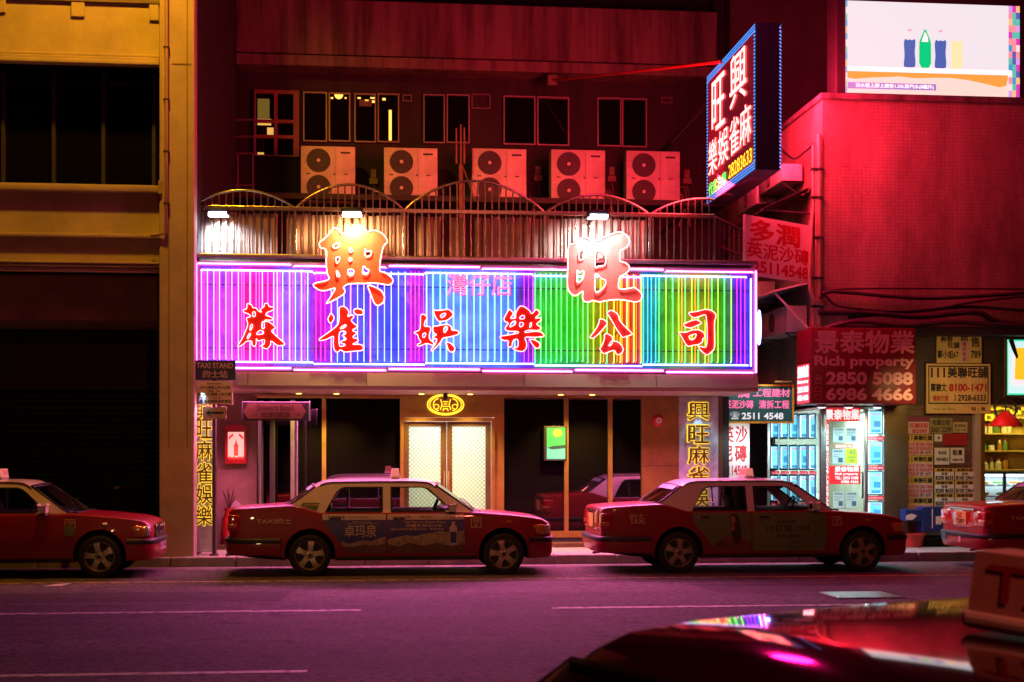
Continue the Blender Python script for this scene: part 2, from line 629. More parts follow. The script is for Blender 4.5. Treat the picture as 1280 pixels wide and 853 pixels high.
# ================================================================== ground
def asphalt():
    m, nt, b = nodes('asphalt')
    tc = nt.nodes.new("ShaderNodeTexCoord")
    n1 = nt.nodes.new("ShaderNodeTexNoise")
    n1.inputs["Scale"].default_value = 0.5
    n1.inputs["Detail"].default_value = 8
    mp = nt.nodes.new("ShaderNodeMapping")
    mp.inputs["Scale"].default_value = (0.35, 1.4, 1)
    nt.links.new(tc.outputs["Object"], mp.inputs[0])
    nt.links.new(mp.outputs[0], n1.inputs["Vector"])
    r = nt.nodes.new("ShaderNodeValToRGB")
    r.color_ramp.elements[0].position = .34
    r.color_ramp.elements[0].color = (.062, .052, .056, 1)
    r.color_ramp.elements[1].position = .68
    r.color_ramp.elements[1].color = (.11, .094, .098, 1)
    nt.links.new(n1.outputs["Fac"], r.inputs["Fac"])
    n2 = nt.nodes.new("ShaderNodeTexVoronoi")
    n2.inputs["Scale"].default_value = 24
    nt.links.new(tc.outputs["Object"], n2.inputs["Vector"])
    bw = nt.nodes.new("ShaderNodeRGBToBW")
    nt.links.new(n2.outputs["Color"], bw.inputs[0])
    gr = nt.nodes.new("ShaderNodeMapRange")
    gr.inputs["To Min"].default_value = .35
    gr.inputs["To Max"].default_value = 1.9
    nt.links.new(bw.outputs[0], gr.inputs["Value"])
    # hairline cracks
    wv = nt.nodes.new("ShaderNodeTexNoise")
    wv.inputs["Scale"].default_value = 1.6
    wv.inputs["Detail"].default_value = 5
    nt.links.new(tc.outputs["Object"], wv.inputs["Vector"])
    av = nt.nodes.new("ShaderNodeMix")
    av.data_type = 'RGBA'
    av.inputs[0].default_value = .35
    nt.links.new(tc.outputs["Object"], av.inputs[6])
    nt.links.new(wv.outputs["Color"], av.inputs[7])
    vc = nt.nodes.new("ShaderNodeTexVoronoi")
    vc.feature = 'DISTANCE_TO_EDGE'
    vc.inputs["Scale"].default_value = .8
    nt.links.new(av.outputs[2], vc.inputs["Vector"])
    cr = nt.nodes.new("ShaderNodeMapRange")
    cr.inputs["From Max"].default_value = .012
    cr.inputs["To Min"].default_value = .72
    nt.links.new(vc.outputs["Distance"], cr.inputs["Value"])
    # oil spots
    ol = nt.nodes.new("ShaderNodeTexNoise")
    ol.inputs["Scale"].default_value = 1.9
    ol.inputs["Detail"].default_value = 3
    nt.links.new(tc.outputs["Object"], ol.inputs["Vector"])
    om = nt.nodes.new("ShaderNodeMapRange")
    om.inputs["From Min"].default_value = .30
    om.inputs["From Max"].default_value = .42
    om.inputs["To Min"].default_value = .45
    nt.links.new(ol.outputs["Fac"], om.inputs["Value"])
    m1 = nt.nodes.new("ShaderNodeMath")
    m1.operation = 'MULTIPLY'
    nt.links.new(gr.outputs[0], m1.inputs[0])
    nt.links.new(cr.outputs[0], m1.inputs[1])
    m2 = nt.nodes.new("ShaderNodeMath")
    m2.operation = 'MULTIPLY'
    nt.links.new(m1.outputs[0], m2.inputs[0])
    nt.links.new(om.outputs[0], m2.inputs[1])
    mx = nt.nodes.new("ShaderNodeMix")
    mx.data_type = 'RGBA'
    mx.blend_type = 'MULTIPLY'
    mx.inputs[0].default_value = 1.0
    nt.links.new(r.outputs["Color"], mx.inputs[6])
    nt.links.new(m2.outputs[0], mx.inputs[7])
    nt.links.new(mx.outputs[2], b.inputs["Base Color"])
    b.inputs["Roughness"].default_value = .82
    b.inputs["Specular IOR Level"].default_value = .22
    bp = nt.nodes.new("ShaderNodeBump")
    bp.inputs["Strength"].default_value = .5
    bp.inputs["Distance"].default_value = .008
    nt.links.new(n2.outputs["Distance"], bp.inputs["Height"])
    nt.links.new(bp.outputs["Normal"], b.inputs["Normal"])
    return m


def worn_paint(name, col, wear=.5):
    m, nt, b = nodes(name)
    tc = nt.nodes.new("ShaderNodeTexCoord")
    n = nt.nodes.new("ShaderNodeTexNoise")
    n.inputs["Scale"].default_value = 9
    n.inputs["Detail"].default_value = 8
    nt.links.new(tc.outputs["Object"], n.inputs["Vector"])
    r = nt.nodes.new("ShaderNodeValToRGB")
    r.color_ramp.elements[0].position = wear - .12
    r.color_ramp.elements[0].color = (.075, .07, .07, 1)
    r.color_ramp.elements[1].position = wear + .04
    r.color_ramp.elements[1].color = (*col, 1)
    nt.links.new(n.outputs["Fac"], r.inputs["Fac"])
    nt.links.new(r.outputs["Color"], b.inputs["Base Color"])
    b.inputs["Roughness"].default_value = .6
    return m


KERB = 22.45
b = MB()
b.quad((-60, -40, 0), (60, -40, 0), (60, 60, 0), (-60, 60, 0))
tag(b.build('road', asphalt()), kind='structure')
pav = tile_mat('paving', (.30, .27, .25), (.25, .23, .22), (.10, .09, .085), .4, .4, .012, .6, .2)
pvm, pnt, pb = nodes('paving_slabs')
ptc = pnt.nodes.new("ShaderNodeTexCoord")
pbr = pnt.nodes.new("ShaderNodeTexBrick")
pbr.inputs["Scale"].default_value = 1
pbr.inputs["Brick Width"].default_value = .5
pbr.inputs["Row Height"].default_value = .3
pbr.inputs["Mortar Size"].default_value = .008
pbr.inputs["Color1"].default_value = (.34, .30, .28, 1)
pbr.inputs["Color2"].default_value = (.27, .24, .23, 1)
pbr.inputs["Mortar"].default_value = (.09, .08, .08, 1)
pnt.links.new(ptc.outputs["Object"], pbr.inputs["Vector"])
pnt.links.new(pbr.outputs["Color"], pb.inputs["Base Color"])
pb.inputs["Roughness"].default_value = .5
b = MB()
b.box(-40, 40, KERB + .16, 45, 0.0, .15)
tag(b.build('pavement', pvm), kind='structure')
b = MB()
x = -14.0
while x < 18:
    b.rbox(x, x + .985, KERB, KERB + .157, -.02, .152, .018)
    x += 1.0
tag(b.build('kerb', mat('kerb_stone', (.24, .22, .20), .7, var=.35, scale=4, bump=.3)), kind='structure')


pm_ = mat('asphalt_patch', (.070, .060, .063), .85, var=.45, scale=4, bump=.4, bscale=90, spec=.2)
b = MB()
b.add([(-5.2, 17.1, .001), (-1.0, 17.0, .001), (-.9, 18.3, .001), (-5.3, 18.35, .001)], [(0, 1, 2, 3)])
b.add([(4.4, 17.6, .001), (6.4, 17.5, .001), (6.5, 18.6, .001), (4.3, 18.7, .001)], [(0, 1, 2, 3)])
tag(b.build('road_patch', pm_), kind='structure')


def gy(py, h=0.0):
    return (CAMZ - h) * F / (py - HY)


wl = worn_paint('worn_white_paint', (.62, .60, .56), .47)
yl = worn_paint('worn_yellow_paint', (.55, .40, .06), .50)
y1 = gy(762)
b = MB()
b.box(X(-200, y1), X(451, y1), y1 - .07, y1 + .07, .002, .004)
b.box(X(690, y1), X(1300, y1), y1 - .07, y1 + .07, .002, .004)
y2 = gy(837)
b.box(X(-300, y2), X(384, y2), y2 - .06, y2 + .06, .002, .004)
tag(b.build('lane_marking', wl), kind='structure')
y3 = gy(725)
b = MB()
b.box(-14, 16, y3 - .05, y3 + .05, .002, .004)
tag(b.build('kerbside_line', yl), kind='structure')

# drain cover and a sheet of litter
ym = gy(750)
cov = thing('drain_cover', 'steel grid drain cover set in the road beside the parked taxis', 'drain cover', (X(1074, ym), ym, 0))
b = MB()
xa, xb = X(1030, ym), X(1118, ym)
b.box(xa, xb, ym - .42, ym + .42, .001, .006)
b.build('frame', M['dark'], cov)
b = MB()
n = 12
for i in range(n):
    w = (xb - xa - .08) / n
    x = xa + .04 + i * w
    for j in range(8):
        y = ym - .38 + j * .095
        b.box(x + .006, x + w - .006, y, y + .075, .006, .016)
b.build('grid', M['steel'], cov)
yp = gy(728)
b = MB()
b.add([(X(57, yp), yp - .12, .006), (X(80, yp), yp - .14, .012), (X(89, yp), yp + .05, .03), (X(65, yp), yp + .10, .008)], [(0, 1, 2, 3)])
b.add([(X(57, yp), yp - .12, .001), (X(80, yp), yp - .14, .007), (X(89, yp), yp + .05, .025), (X(65, yp), yp + .10, .003)], [(3, 2, 1, 0)])
tag(b.build('paper_sheet', M['paper'], loc=(X(72, yp), yp, 0)), 'white sheet of paper lying flat on the road', 'paper')

# ================================================================== corner building with the roller shutter
LX = X(243, 22.6)
lb = thing('concrete_building', 'ochre rendered building with a broad pillar, dark window band and roller shutter', 'building', (X(100, 22.6), 22.6, 0))
zl = lambda py: Z(py, 100, 22.7)
XL0 = X(-260, 22.6)
XP = X(199, 22.6)
b = MB()
b.rbox(XP, LX, 22.6, 22.98, .0, 13.5, .02)
b.build('pillar', M['plaster'], lb)
b = MB()
for px in (211, 234):
    b.box(X(px, 22.59) - .008, X(px, 22.59) + .008, 22.592, 22.599, zl(560), 13.4)
b.box(XP + .2, LX - .05, 22.592, 22.599, zl(79) - .01, zl(79) + .01)
b.build('pillar_groove', M['plasterdark'], lb)
b = MB()
b.box(XL0, XP - .003, 22.78, 30.9, zl(67), 13.4)
b.box(XL0, XP - .003, 22.78, 30.9, zl(328), zl(240))
b.build('wall', M['plaster'], lb)
b = MB()
b.box(XP - .003, LX, 22.98, 31.0, 0.15, 13.4)
b.build('side_wall', mat('darkened_side_wall', (.010, .008, .010), .95), lb)  # shade put into the colour: near-black despite the red sign light
b = MB()
for (ya, yb, d) in ((66, 70, .10), (70.6, 74.5, .13), (75, 80.5, .17)):
    b.rbox(XL0, XP - .004, 22.78 - d, 22.80, zl(yb), zl(ya), .012)
for (ya, yb, d) in ((327, 330, .14), (330.6, 334, .11), (334.6, 340, .08)):
    b.rbox(XL0, XP - .004, 22.78 - d, 22.80, zl(yb), zl(ya), .012)
b.rbox(XL0, XP - .004, 22.62, 22.80, zl(240), zl(231), .02)
b.rbox(XL0, XP - .004, 22.66, 22.80, zl(297), zl(292), .015)
b.build('moulding', M['plaster'], lb, smooth=40)
b = MB()
for (a, c, py) in ((-8, 6, 18), (88, 105, 20), (186, 198, 22), (-100, -84, 18)):
    b.rbox(X(a, 22.7), X(c, 22.7), 22.735, 22.80, zl(py), 13.4, .012)
b.build('pilaster', M['plaster'], lb)
b = MB()
b.box(XL0, XP - .004, 22.72, 22.80, zl(1), zl(-3))
b.build('string_course', M['plasterdark'], lb)
w = MB()
w.box(XL0, XP - .01, 23.3, 23.34, zl(231), zl(80))
wi = w.build('window', M['darkglass'], lb)
w = MB()
for px in (-55, 5, 68, 130, 193):
    w.rbox(X(px, 23.3) - .03, X(px, 23.3) + .03, 23.22, 23.30, zl(231), zl(80), .008)
w.box(XL0, XP - .01, 23.22, 23.30, zl(231), zl(225))
w.build('window_frame', M['dark'], wi)
w = MB()
w.box(XL0, XP - .003, 23.35, 23.6, zl(240), zl(67))
w.build('window_recess', M['void'], lb)
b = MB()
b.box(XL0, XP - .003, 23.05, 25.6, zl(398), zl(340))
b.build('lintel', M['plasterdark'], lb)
b = MB()
b.rbox(XL0, XP - .003, 24.7, 25.6, zl(480), zl(398), .02)
b.build('shutter_box', M['dark'], lb)
b = MB()
z0, z1 = .15, zl(480) - .02
nr = 26
prof = []
for i in range(nr * 4 + 1):
    t = i / (nr * 4)
    prof.append((z0 + (z1 - z0) * t, 24.82 + .022 * math.cos(2 * math.pi * t * nr)))
k = []
for (z, y) in prof:
    k += [(XL0, y, z), (XP - .05, y, z)]
b.add(k, [(2 * i, 2 * i + 1, 2 * i + 3, 2 * i + 2) for i in range(len(prof) - 1)])
sh = b.build('roller_shutter', M['shutter'], lb, smooth=60)
b = MB()
b.fbox(wall(24.79), X(143, 24.8), X(149, 24.8), Z(611, 146, 24.8), Z(608.5, 146, 24.8), 0, .03)
b.build('shutter_handle', M['brass'], sh)
b = MB()
b.rbox(XP - .055, XP - .003, 24.7, 24.84, .15, z1, .01)
b.build('shutter_guide', M['steel'], lb)

pp = thing('drain_pipe', 'thin vertical drain pipe clipped to the ochre building beside its pillar', 'pipe', (X(208, 22.5), 22.5, zl(292)))
b = MB()
b.tube([(X(208, 22.53), 22.53, 13.3), (X(208, 22.53), 22.53, zl(150)), (X(207, 22.53), 22.53, zl(292)), (X(197, 22.53), 22.56, zl(294)), (X(188, 22.53), 22.60, zl(294))], .028, 8)
b.build('pipe_run', M['pipe'], pp, smooth=60)
b = MB()
for py in (60, 125, 190, 255):
    b.rbox(X(208, 22.53) - .045, X(208, 22.53) + .045, 22.50, 22.60, zl(py) - .012, zl(py) + .012, .004)
b.build('pipe_clip', M['dark'], pp)
pp = thing('drain_pipe', 'second thin pipe running close along the wall edge above the window sill', 'pipe', (X(201, 22.6), 22.6, zl(240)))
b = MB()
b.tube([(X(200.5, 22.6), 22.61, 13.3), (X(200.5, 22.6), 22.61, zl(242))], .017, 6)
b.build('pipe_run', M['plaster'], pp, smooth=60)
b = MB()
b.rbox(X(198, 22.6), X(203, 22.6), 22.55, 22.66, zl(243), zl(226), .01)
b.build('pipe_box', M['pipe'], pp)

# ================================================================== parlour building
YF = 24.6
ZS = 2.84
BX0, BX1 = LX, X(947, 22.9)
mb = thing('parlour_building', 'low brass and dark glass shopfront with a set back upper storey behind air conditioners', 'building', (X(560, YF), YF, .15))
wf = wall(YF)


def zf(py, px=560):
    return Z(py, px, YF)


def fb(m, x0, y0, x1, y1, d0, d1, r=0):
    xa, za, xb, zb = R(x0, y0, x1, y1, YF)
    m.fbox(wf, xa, xb, max(za, .15), zb, d0, d1)
    return m


# canopy: fascia, soffit, podium
b = MB()
zt_f = Z(466, 560, 22.88)
b.add([(BX0, 22.83, ZS), (BX0, 22.90, zt_f), (BX0, 23.3, zt_f), (BX0, 23.3, ZS), (BX1, 22.83, ZS), (BX1, 22.90, zt_f), (BX1, 23.3, zt_f), (BX1, 23.3, ZS)], [(0, 1, 5, 4), (1, 2, 6, 5), (2, 3, 7, 6), (3, 0, 4, 7), (0, 3, 2, 1), (4, 5, 6, 7)])
fa = b.build('fascia', M['fascia'], mb, smooth=40)
for px in (310, 458, 655, 820):
    b = MB()
    xx = X(px, 22.88)
    b.add([(xx - .006, 22.827, ZS + .01), (xx + .006, 22.827, ZS + .01), (xx + .006, 22.890, zt_f - .01), (xx - .006, 22.890, zt_f - .01)], [(0, 1, 2, 3)])
    b.build('fascia_joint', M['dark'], fa)
b = MB()
b.box(BX0, BX1, 22.85, 24.75, ZS - .06, ZS - .003)
b.build('soffit', M['soffit'], mb)
b = MB()
b.box(BX0, BX1, 23.3, 30.6, ZS, 4.9)
b.build('podium', M['wallgrey'], mb)
dl = emit('downlight_glow', (1.0, .62, .12), 9)
for i, px in enumerate((372, 420, 528, 590, 705, 745)):
    xx = X(px, 23.6)
    b = MB()
    b.lathe([(.001, 0), (.05, 0), (.065, .012), (.065, .03)], (xx, 24.0, ZS - .072), 'z', 16)
    f = b.build('downlight', M['brass'], mb, smooth=40)
    b = MB()
    b.lathe([(.001, 0), (.045, 0), (.045, .006)], (xx, 24.0, ZS - .078), 'z', 16)
    b.build('lamp_lens', dl, f)
    lamp('downlight_lamp', 'SPOT', (xx, 24.02, ZS - .10), (1.0, .58, .12), 300, target=(xx, 24.5, .6), size=.05, spot=95, blend=.8)

# shopfront
b = MB()
fb(b, 500, 489, 630, 522, -.10, .02)
fb(b, 500, 522, 506, 684, -.10, .02)
fb(b, 618, 522, 630, 684, -.10, .02)
b.build('stone_panel', M['brass'], mb)
b = MB()
fb(b, 802, 489, 848, 684, -.10, .02)
b.build('brass_panel', M['brass'], mb)
b = MB()
for px in (825,):
    pass
fb(b, 803, 582, 847, 583, .021, .024)
b.build('panel_joint', M['brassdark'], mb)
b = MB()
fb(b, 268, 489, 321, 684, -.10, .0)
b.build('niche_wall', mat('beige_wall', (.42, .34, .22), .7, var=.2, bump=.1), mb)
b = MB()
fb(b, 897, 489, 903, 684, -.10, .02)
b.build('end_post', M['brassdark'], mb)
# glazing
for nm, x0, x1, mull in (('shop_window', 321, 500, (405,)), ('shop_window', 630, 802, (708, 763))):
    b = MB()
    fb(b, x0, 498, x1, 664, -.06, -.05)
    win = b.build(nm, M['mirror'], mb)
    b = MB()
    fb(b, x0, 489, x1, 498, -.10, .015)
    fb(b, x0, 664, x1, 672, -.10, .015)
    for px in mull:
        fb(b, px - 2.6, 498, px + 2.6, 664, -.10, .012)
    b.build('window_frame', M['brass'], win)
    b = MB()
    fb(b, x0, 672, x1, 684, -.10, .005)
    b.build('plinth', M['dark'], win)
# folding side doors
for px, ln in ((326, 'dark'), (340, 'dark'), (366, 'dark')):
    b = MB()
    xa, za, xb, zb = R(px - 3, 500, px + 3, 684, YF - .35)
    b.rbox(xa, xb, YF - .40, YF - .10, .15, zb, .01)
    b.build('door_leaf', M['steel'] if px == 366 else M['dark'], mb)
# step
b = MB()
b.rbox(X(270, YF), X(903, YF), 24.25, YF + .1, .15, .23, .01)
b.build('step', M['brassdark'], mb)
# entrance doors
dr = MB()
fb(dr, 500.5, 522.5, 618, 527, -.02, .09)
fb(dr, 500.5, 527, 504.5, 684, -.02, .08)
fb(dr, 614, 527, 618, 684, -.02, .08)
df = dr.build('door_frame', M['brass'], mb)
frost, fnt, fbs = nodes('frosted_lattice_glass')
ftc = fnt.nodes.new("ShaderNodeTexCoord")
fmp = fnt.nodes.new("ShaderNodeMapping")
fmp.inputs["Rotation"].default_value = (0, math.radians(45), 0)
fnt.links.new(ftc.outputs["Object"], fmp.inputs[0])
fsp = fnt.nodes.new("ShaderNodeSeparateXYZ")
fnt.links.new(fmp.outputs[0], fsp.inputs[0])
fcb = fnt.nodes.new("ShaderNodeCombineXYZ")
fnt.links.new(fsp.outputs[0], fcb.inputs[0])
fnt.links.new(fsp.outputs[2], fcb.inputs[1])
fck = fnt.nodes.new("ShaderNodeTexBrick")
fck.offset = 0
fck.inputs["Scale"].default_value = 1
fck.inputs["Brick Width"].default_value = .052
fck.inputs["Row Height"].default_value = .052
fck.inputs["Mortar Size"].default_value = .007
fck.inputs["Color1"].default_value = (.92, .93, .90, 1)
fck.inputs["Color2"].default_value = (.92, .93, .90, 1)
fck.inputs["Mortar"].default_value = (.50, .52, .46, 1)
fnt.links.new(fcb.outputs[0], fck.inputs["Vector"])
ftr = fnt.nodes.new("ShaderNodeBsdfTranslucent")
fnt.links.new(fck.outputs["Color"], ftr.inputs[0])
fgl = fnt.nodes.new("ShaderNodeBsdfGlossy")
fgl.inputs["Roughness"].default_value = .15
fmx = fnt.nodes.new("ShaderNodeMixShader")
fmx.inputs[0].default_value = .05
fnt.links.new(ftr.outputs[0], fmx.inputs[1])
fnt.links.new(fgl.outputs[0], fmx.inputs[2])
fnt.links.new(fmx.outputs[0], fnt.nodes["Material Output"].inputs[0])
for (x0, x1, p0, p1) in ((505, 558.2, 511, 551), (558.8, 613.5, 565, 607)):
    d = MB()
    oa, za, ob, zb = R(x0, 527.5, x1, 684, YF)
    ia, zi, ib, zt = R(p0, 533, p1, 668, YF)
    d.plate(wf, [(oa, .235), (ob, .235), (ob, zb), (oa, zb)], -.03, .03, [[(ia, zi), (ib, zi), (ib, zt), (ia, zt)]])
    do = d.build('entrance_door', M['brassdark'], mb)
    d = MB()
    d.fbox(wf, ia, ib, zi, zt, -.01, -.004)
    d.build('door_pane', frost, do)
    d = MB()
    hx = ib + .06 if p0 < 540 else ia - .06
    d.tube([wf(hx, 1.0, .03), wf(hx, 1.0, .08), wf(hx, 1.45, .08), wf(hx, 1.45, .03)], .014, 8)
    d.build('door_handle', M['brass'], do, smooth=50)
b = MB()
xa, za, xb, zb = R(498, 500, 620, 684, YF)
b.box(xa, xb, 26.2, 26.25, .15, 2.7)
b.box(xa - .05, xa, 24.75, 26.25, .15, 2.7)
b.box(xb, xb + .05, 24.75, 26.25, .15, 2.7)
b.box(xa, xb, 24.75, 26.2, 2.65, 2.7)
b.build('lobby', M['white'], mb)
lamp('lobby_lamp', 'AREA', ((xa + xb) / 2, 25.2, 2.55), (.78, .96, 1.0), 72, target=((xa + xb) / 2, 24.9, 0), size=1.3, size_y=.5)
lamp('lobby_lamp', 'POINT', ((xa + xb) / 2, 25.35, 1.25), (1.0, .62, .06), 26, size=.25)
# black ground floor behind the glass
b = MB()
b.box(BX0, xa - .06, 24.75, 24.9, .15, ZS - .06)
b.box(xb + .06, BX1, 24.75, 24.9, .15, ZS - .06)
b.build('ground_floor_wall', M['void'], mb)

# ---- set-back upper storey
YU = 30.2
uf = wall(YU)
ux0, ux1 = LX, X(890, YU)


def zu(py, px=560):
    return Z(py, px, YU)


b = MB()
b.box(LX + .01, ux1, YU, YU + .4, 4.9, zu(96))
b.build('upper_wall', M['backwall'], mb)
b = MB()
b.box(LX + .01, ux1, YU - .45, YU + .4, zu(80), zu(13))
b.build('spandrel', M['wallgrey'], mb)
b = MB()
b.rbox(LX + .01, ux1, YU - .62, YU + .3, zu(97), zu(84), .015)
b.build('ledge', M['wallgrey'], mb)
b = MB()
b.box(LX + .01, ux1, YU - .3, YU + .4, zu(84), zu(80))
b.box(LX + .01, ux1, YU + .35, YU + .5, zu(13), 15)
b.box(ux1, X(903, YU), YU - .2, YU + .4, 4.9, 15)
b.build('recess', M['void'], mb)
b = MB()
b.box(LX + .01, ux1, YU - 1.15, YU, zu(264), zu(257.5))
b.build('plant_shelf', M['dark'], mb)

winlit = emit('lit_room', (1.0, .62, .10), 1.6)
winamber = emit('dim_room', (.35, .13, .015), .35)
frame_m = mat('window_frame_paint', (.20, .16, .15), .45, .2, var=.2)
frame_l = mat('window_frame_dark', (.10, .08, .06), .5, .2, var=.2)
for (x0, y0, x1, y1, lit) in ((379, 116, 409, 178, 0), (411, 117, 438, 178, 1), (443, 118, 470, 179, 2), (472, 118, 499, 179, 3),
                              (529, 119, 556, 180, 0), (558, 119, 587, 180, 0), (629, 121, 669, 182, 0), (671, 122, 711, 183, 0),
                              (746, 123, 776, 184, 0), (777, 124, 808, 185, 0)):
    xa, za, xb, zb = R(x0, y0, x1, y1, YU)
    t = .028
    b = MB()
    b.plate(uf, [(xa, za), (xb, za), (xb, zb), (xa, zb)], 0, .07, [[(xa + t, za + t), (xb - t, za + t), (xb - t, zb - t), (xa + t, zb - t)]])
    fr = b.build('window', frame_m, mb)
    b = MB()
    b.fbox(uf, xa + t, xb - t, za + t, zb - t, .003, .015)
    b.build('pane', M['darkglass'], fr)
    if lit:
        b = MB()
        q = lambda p0, p1, p2, p3: b.fbox(uf, *(lambda r: (r[0], r[2], r[1], r[3]))(R(p0, p1, p2, p3, YU)), .016, .02)
        if lit == 1:
            b.plate(uf, [(X(418 + 5.5 + 5.5 * math.cos(a), YU), zu(122) + .10 * math.sin(a)) for a in [math.pi + math.pi * i / 10 for i in range(11)]], .016, .02)
            q(413.5, 122, 416.5, 124)
            q(431, 122, 433, 124)
        elif lit == 2:
            q(447, 122, 451, 124)
            q(456, 125, 461, 127)
            q(463, 122, 469, 124)
            q(465, 126, 469, 129)
        else:
            q(478, 123, 482, 126)
            q(486, 138, 489.5, 176)
        b.build('lit_lamp', winlit, fr)
    if lit == 2:
        b = MB()
        b.fbox(uf, X(449, YU), X(465, YU), zu(136), zu(128), .016, .02)
        b.build('notice', M['wallgrey'], fr)
# the gridded window with shelves behind it
xa, za, xb, zb = R(318, 114, 374, 197, YU)
b = MB()
t = .035
cols = [xa, X(345, YU), X(369, YU), xb]
rows = [za, zu(177), zu(158), zu(122), zb]
holes = []
for i in range(2):
    for j in range(3):
        holes.append([(cols[i] + t, rows[j] + t), (cols[i + 1] - t, rows[j] + t), (cols[i + 1] - t, rows[j + 1] - t), (cols[i] + t, rows[j + 1] - t)])
b.plate(uf, [(xa, za), (xb, za), (xb, zb), (xa, zb)], 0, .09, holes)
gw = b.build('window', mat('timber_frame', (.20, .11, .05), .6, var=.3), mb)
b = MB()
b.fbox(uf, xa + t, xb - t, za + t, zb - t, .002, .012)
b.build('pane', M['darkglass'], gw)
b = MB()
for (p0, p1, p2, p3) in ((322, 149, 339, 157), (334, 160, 342, 169), (322, 191, 330, 194)):
    r = R(p0, p1, p2, p3, YU)
    b.fbox(uf, r[0], r[2], r[1], r[3], .013, .02)
b.build('lit_shelf', emit('shelf_glow', (.95, .60, .14), .75), gw)
b = MB()
for (p0, p1, p2, p3) in ((322, 124, 337, 148),):
    r = R(p0, p1, p2, p3, YU)
    b.fbox(uf, r[0], r[2], r[1], r[3], .013, .02)
b.build('lit_curtain', emit('curtain_glow', (.22, .20, .03), .45), gw)
# vents
for (p0, p1, p2, p3) in ((589, 118, 613, 137), (503, 119, 515, 128), (826, 122, 840, 130)):
    b = MB()
    r = R(p0, p1, p2, p3, YU)
    b.plate(uf, [(r[0], r[1]), (r[2], r[1]), (r[2], r[3]), (r[0], r[3])], 0, .05, [[(r[0] + .03, r[1] + .03), (r[2] - .03, r[1] + .03), (r[2] - .03, r[3] - .03), (r[0] + .03, r[3] - .03)]])
    b.build('vent_cover', frame_l, mb)

# ================================================================== right building
YR = 24.0
rf = wall(YR)
RX = X(1028, YR)
zr = lambda py, px=1150: Z(py, px, YR)
RX1 = X(1460, YR)
rb = thing('tiled_building', 'low red mosaic tiled building with two small shops, a shutter and a dark recess', 'building', (X(1150, YR), YR, .15))
ztop = zr(128)
b = MB()
b.box(RX, RX1, YR, YR + .3, zr(418), ztop)
b.box(RX, RX + .3, YR + .3, 31, zr(505), ztop)
b.box(RX + .3, RX1, YR + .3, 31, zr(505), zr(418))
b.build('wall', M['pinktile'], rb)
b = MB()
b.rbox(RX - .06, RX1, YR - .10, 31, ztop, ztop + .10, .02)
b.build('coping', M['wallgrey'], rb)
b = MB()
b.box(RX, RX1, YR + .1, YR + .3, zr(505), zr(418))
b.build('shop_fascia', mat('dark_fascia_board', (.06, .035, .03), .6, var=.4), rb)
b = MB()
b.rbox(RX, RX1, YR - .42, YR + .1, zr(421), zr(411), .02)
b.build('awning_ledge', M['dark'], rb)
# shop floor level
b = MB()
b.rbox(X(1105, YR), X(1135, YR), YR - .02, YR + .3, .15, zr(505), .01)
b.build('pier', M['brassdark'], rb)
b = MB()
b.box(RX + .1, RX1, 27.2, 27.4, .15, zr(505))
b.build('shop_back_wall', mat('shop_wall', (.55, .52, .42), .7, var=.1), rb)
b = MB()
b.box(X(1110, YR), X(1118, YR), YR + .3, 27.2, .15, zr(505))
b.box(X(1219, YR), X(1226, YR), YR + .0, 27.2, .15, zr(505))
b.build('partition', mat('partition_panel', (.40, .36, .25), .7, var=.2), rb)
# corrugated shutter of the closed shop
b = MB()
k = []
xs = [X(1130, YR) + (X(1219, YR) - X(1130, YR)) * i / 120 for i in range(2)]
prof = []
for i in range(81):
    t = i / 80
    prof.append((.15 + (zr(505) - .15) * t, YR + .12 + .012 * math.cos(2 * math.pi * t * 20)))
for (z, y) in prof:
    k += [(X(1132, YR), y, z), (X(1219, YR), y, z)]
b.add(k, [(2 * i, 2 * i + 1, 2 * i + 3, 2 * i + 2) for i in range(len(prof) - 1)])
b.build('roller_shutter', mat('brown_shutter', (.16, .10, .06), .5, .2, var=.4), rb, smooth=60)
# doorstep
b = MB()
b.rbox(X(1105, YR), X(1225, YR), YR - .12, YR + .1, .15, .30, .01)
b.build('step', M['dark'], rb)

# tower behind
tb = thing('tower_block', 'dark plain red lit wall of the taller block standing behind', 'building', (X(1000, 31.2), 31.2, .15))
b = MB()
b.box(X(903, 31.2), X(1500, 31.2), 31.2, 31.8, .15, 17)
b.build('wall', mat('dark_render', (.10, .075, .07), .85, var=.35, scale=1.0, bump=.2), tb)
b = MB()
for px in (910, 1052):
    b.tube([(X(px, 31.1), 31.12, 4), (X(px, 31.1), 31.12, 16)], .05, 8)
b.build('pipe_run', M['dark'], tb)
# ================================================================== the long neon sign
YS = 23.02
sf = wall(YS)
sg = thing('neon_sign', 'long horizontal neon sign of rainbow tubes with a pink border over the shopfront', 'neon sign', (X(595, YS), YS, Z(466, 595, YS)))
zs = lambda py: Z(py, 595, 22.9)
sx0, sx1 = X(244, 22.9), X(946.5, 22.9)
sz0, sz1 = zs(465), zs(331)
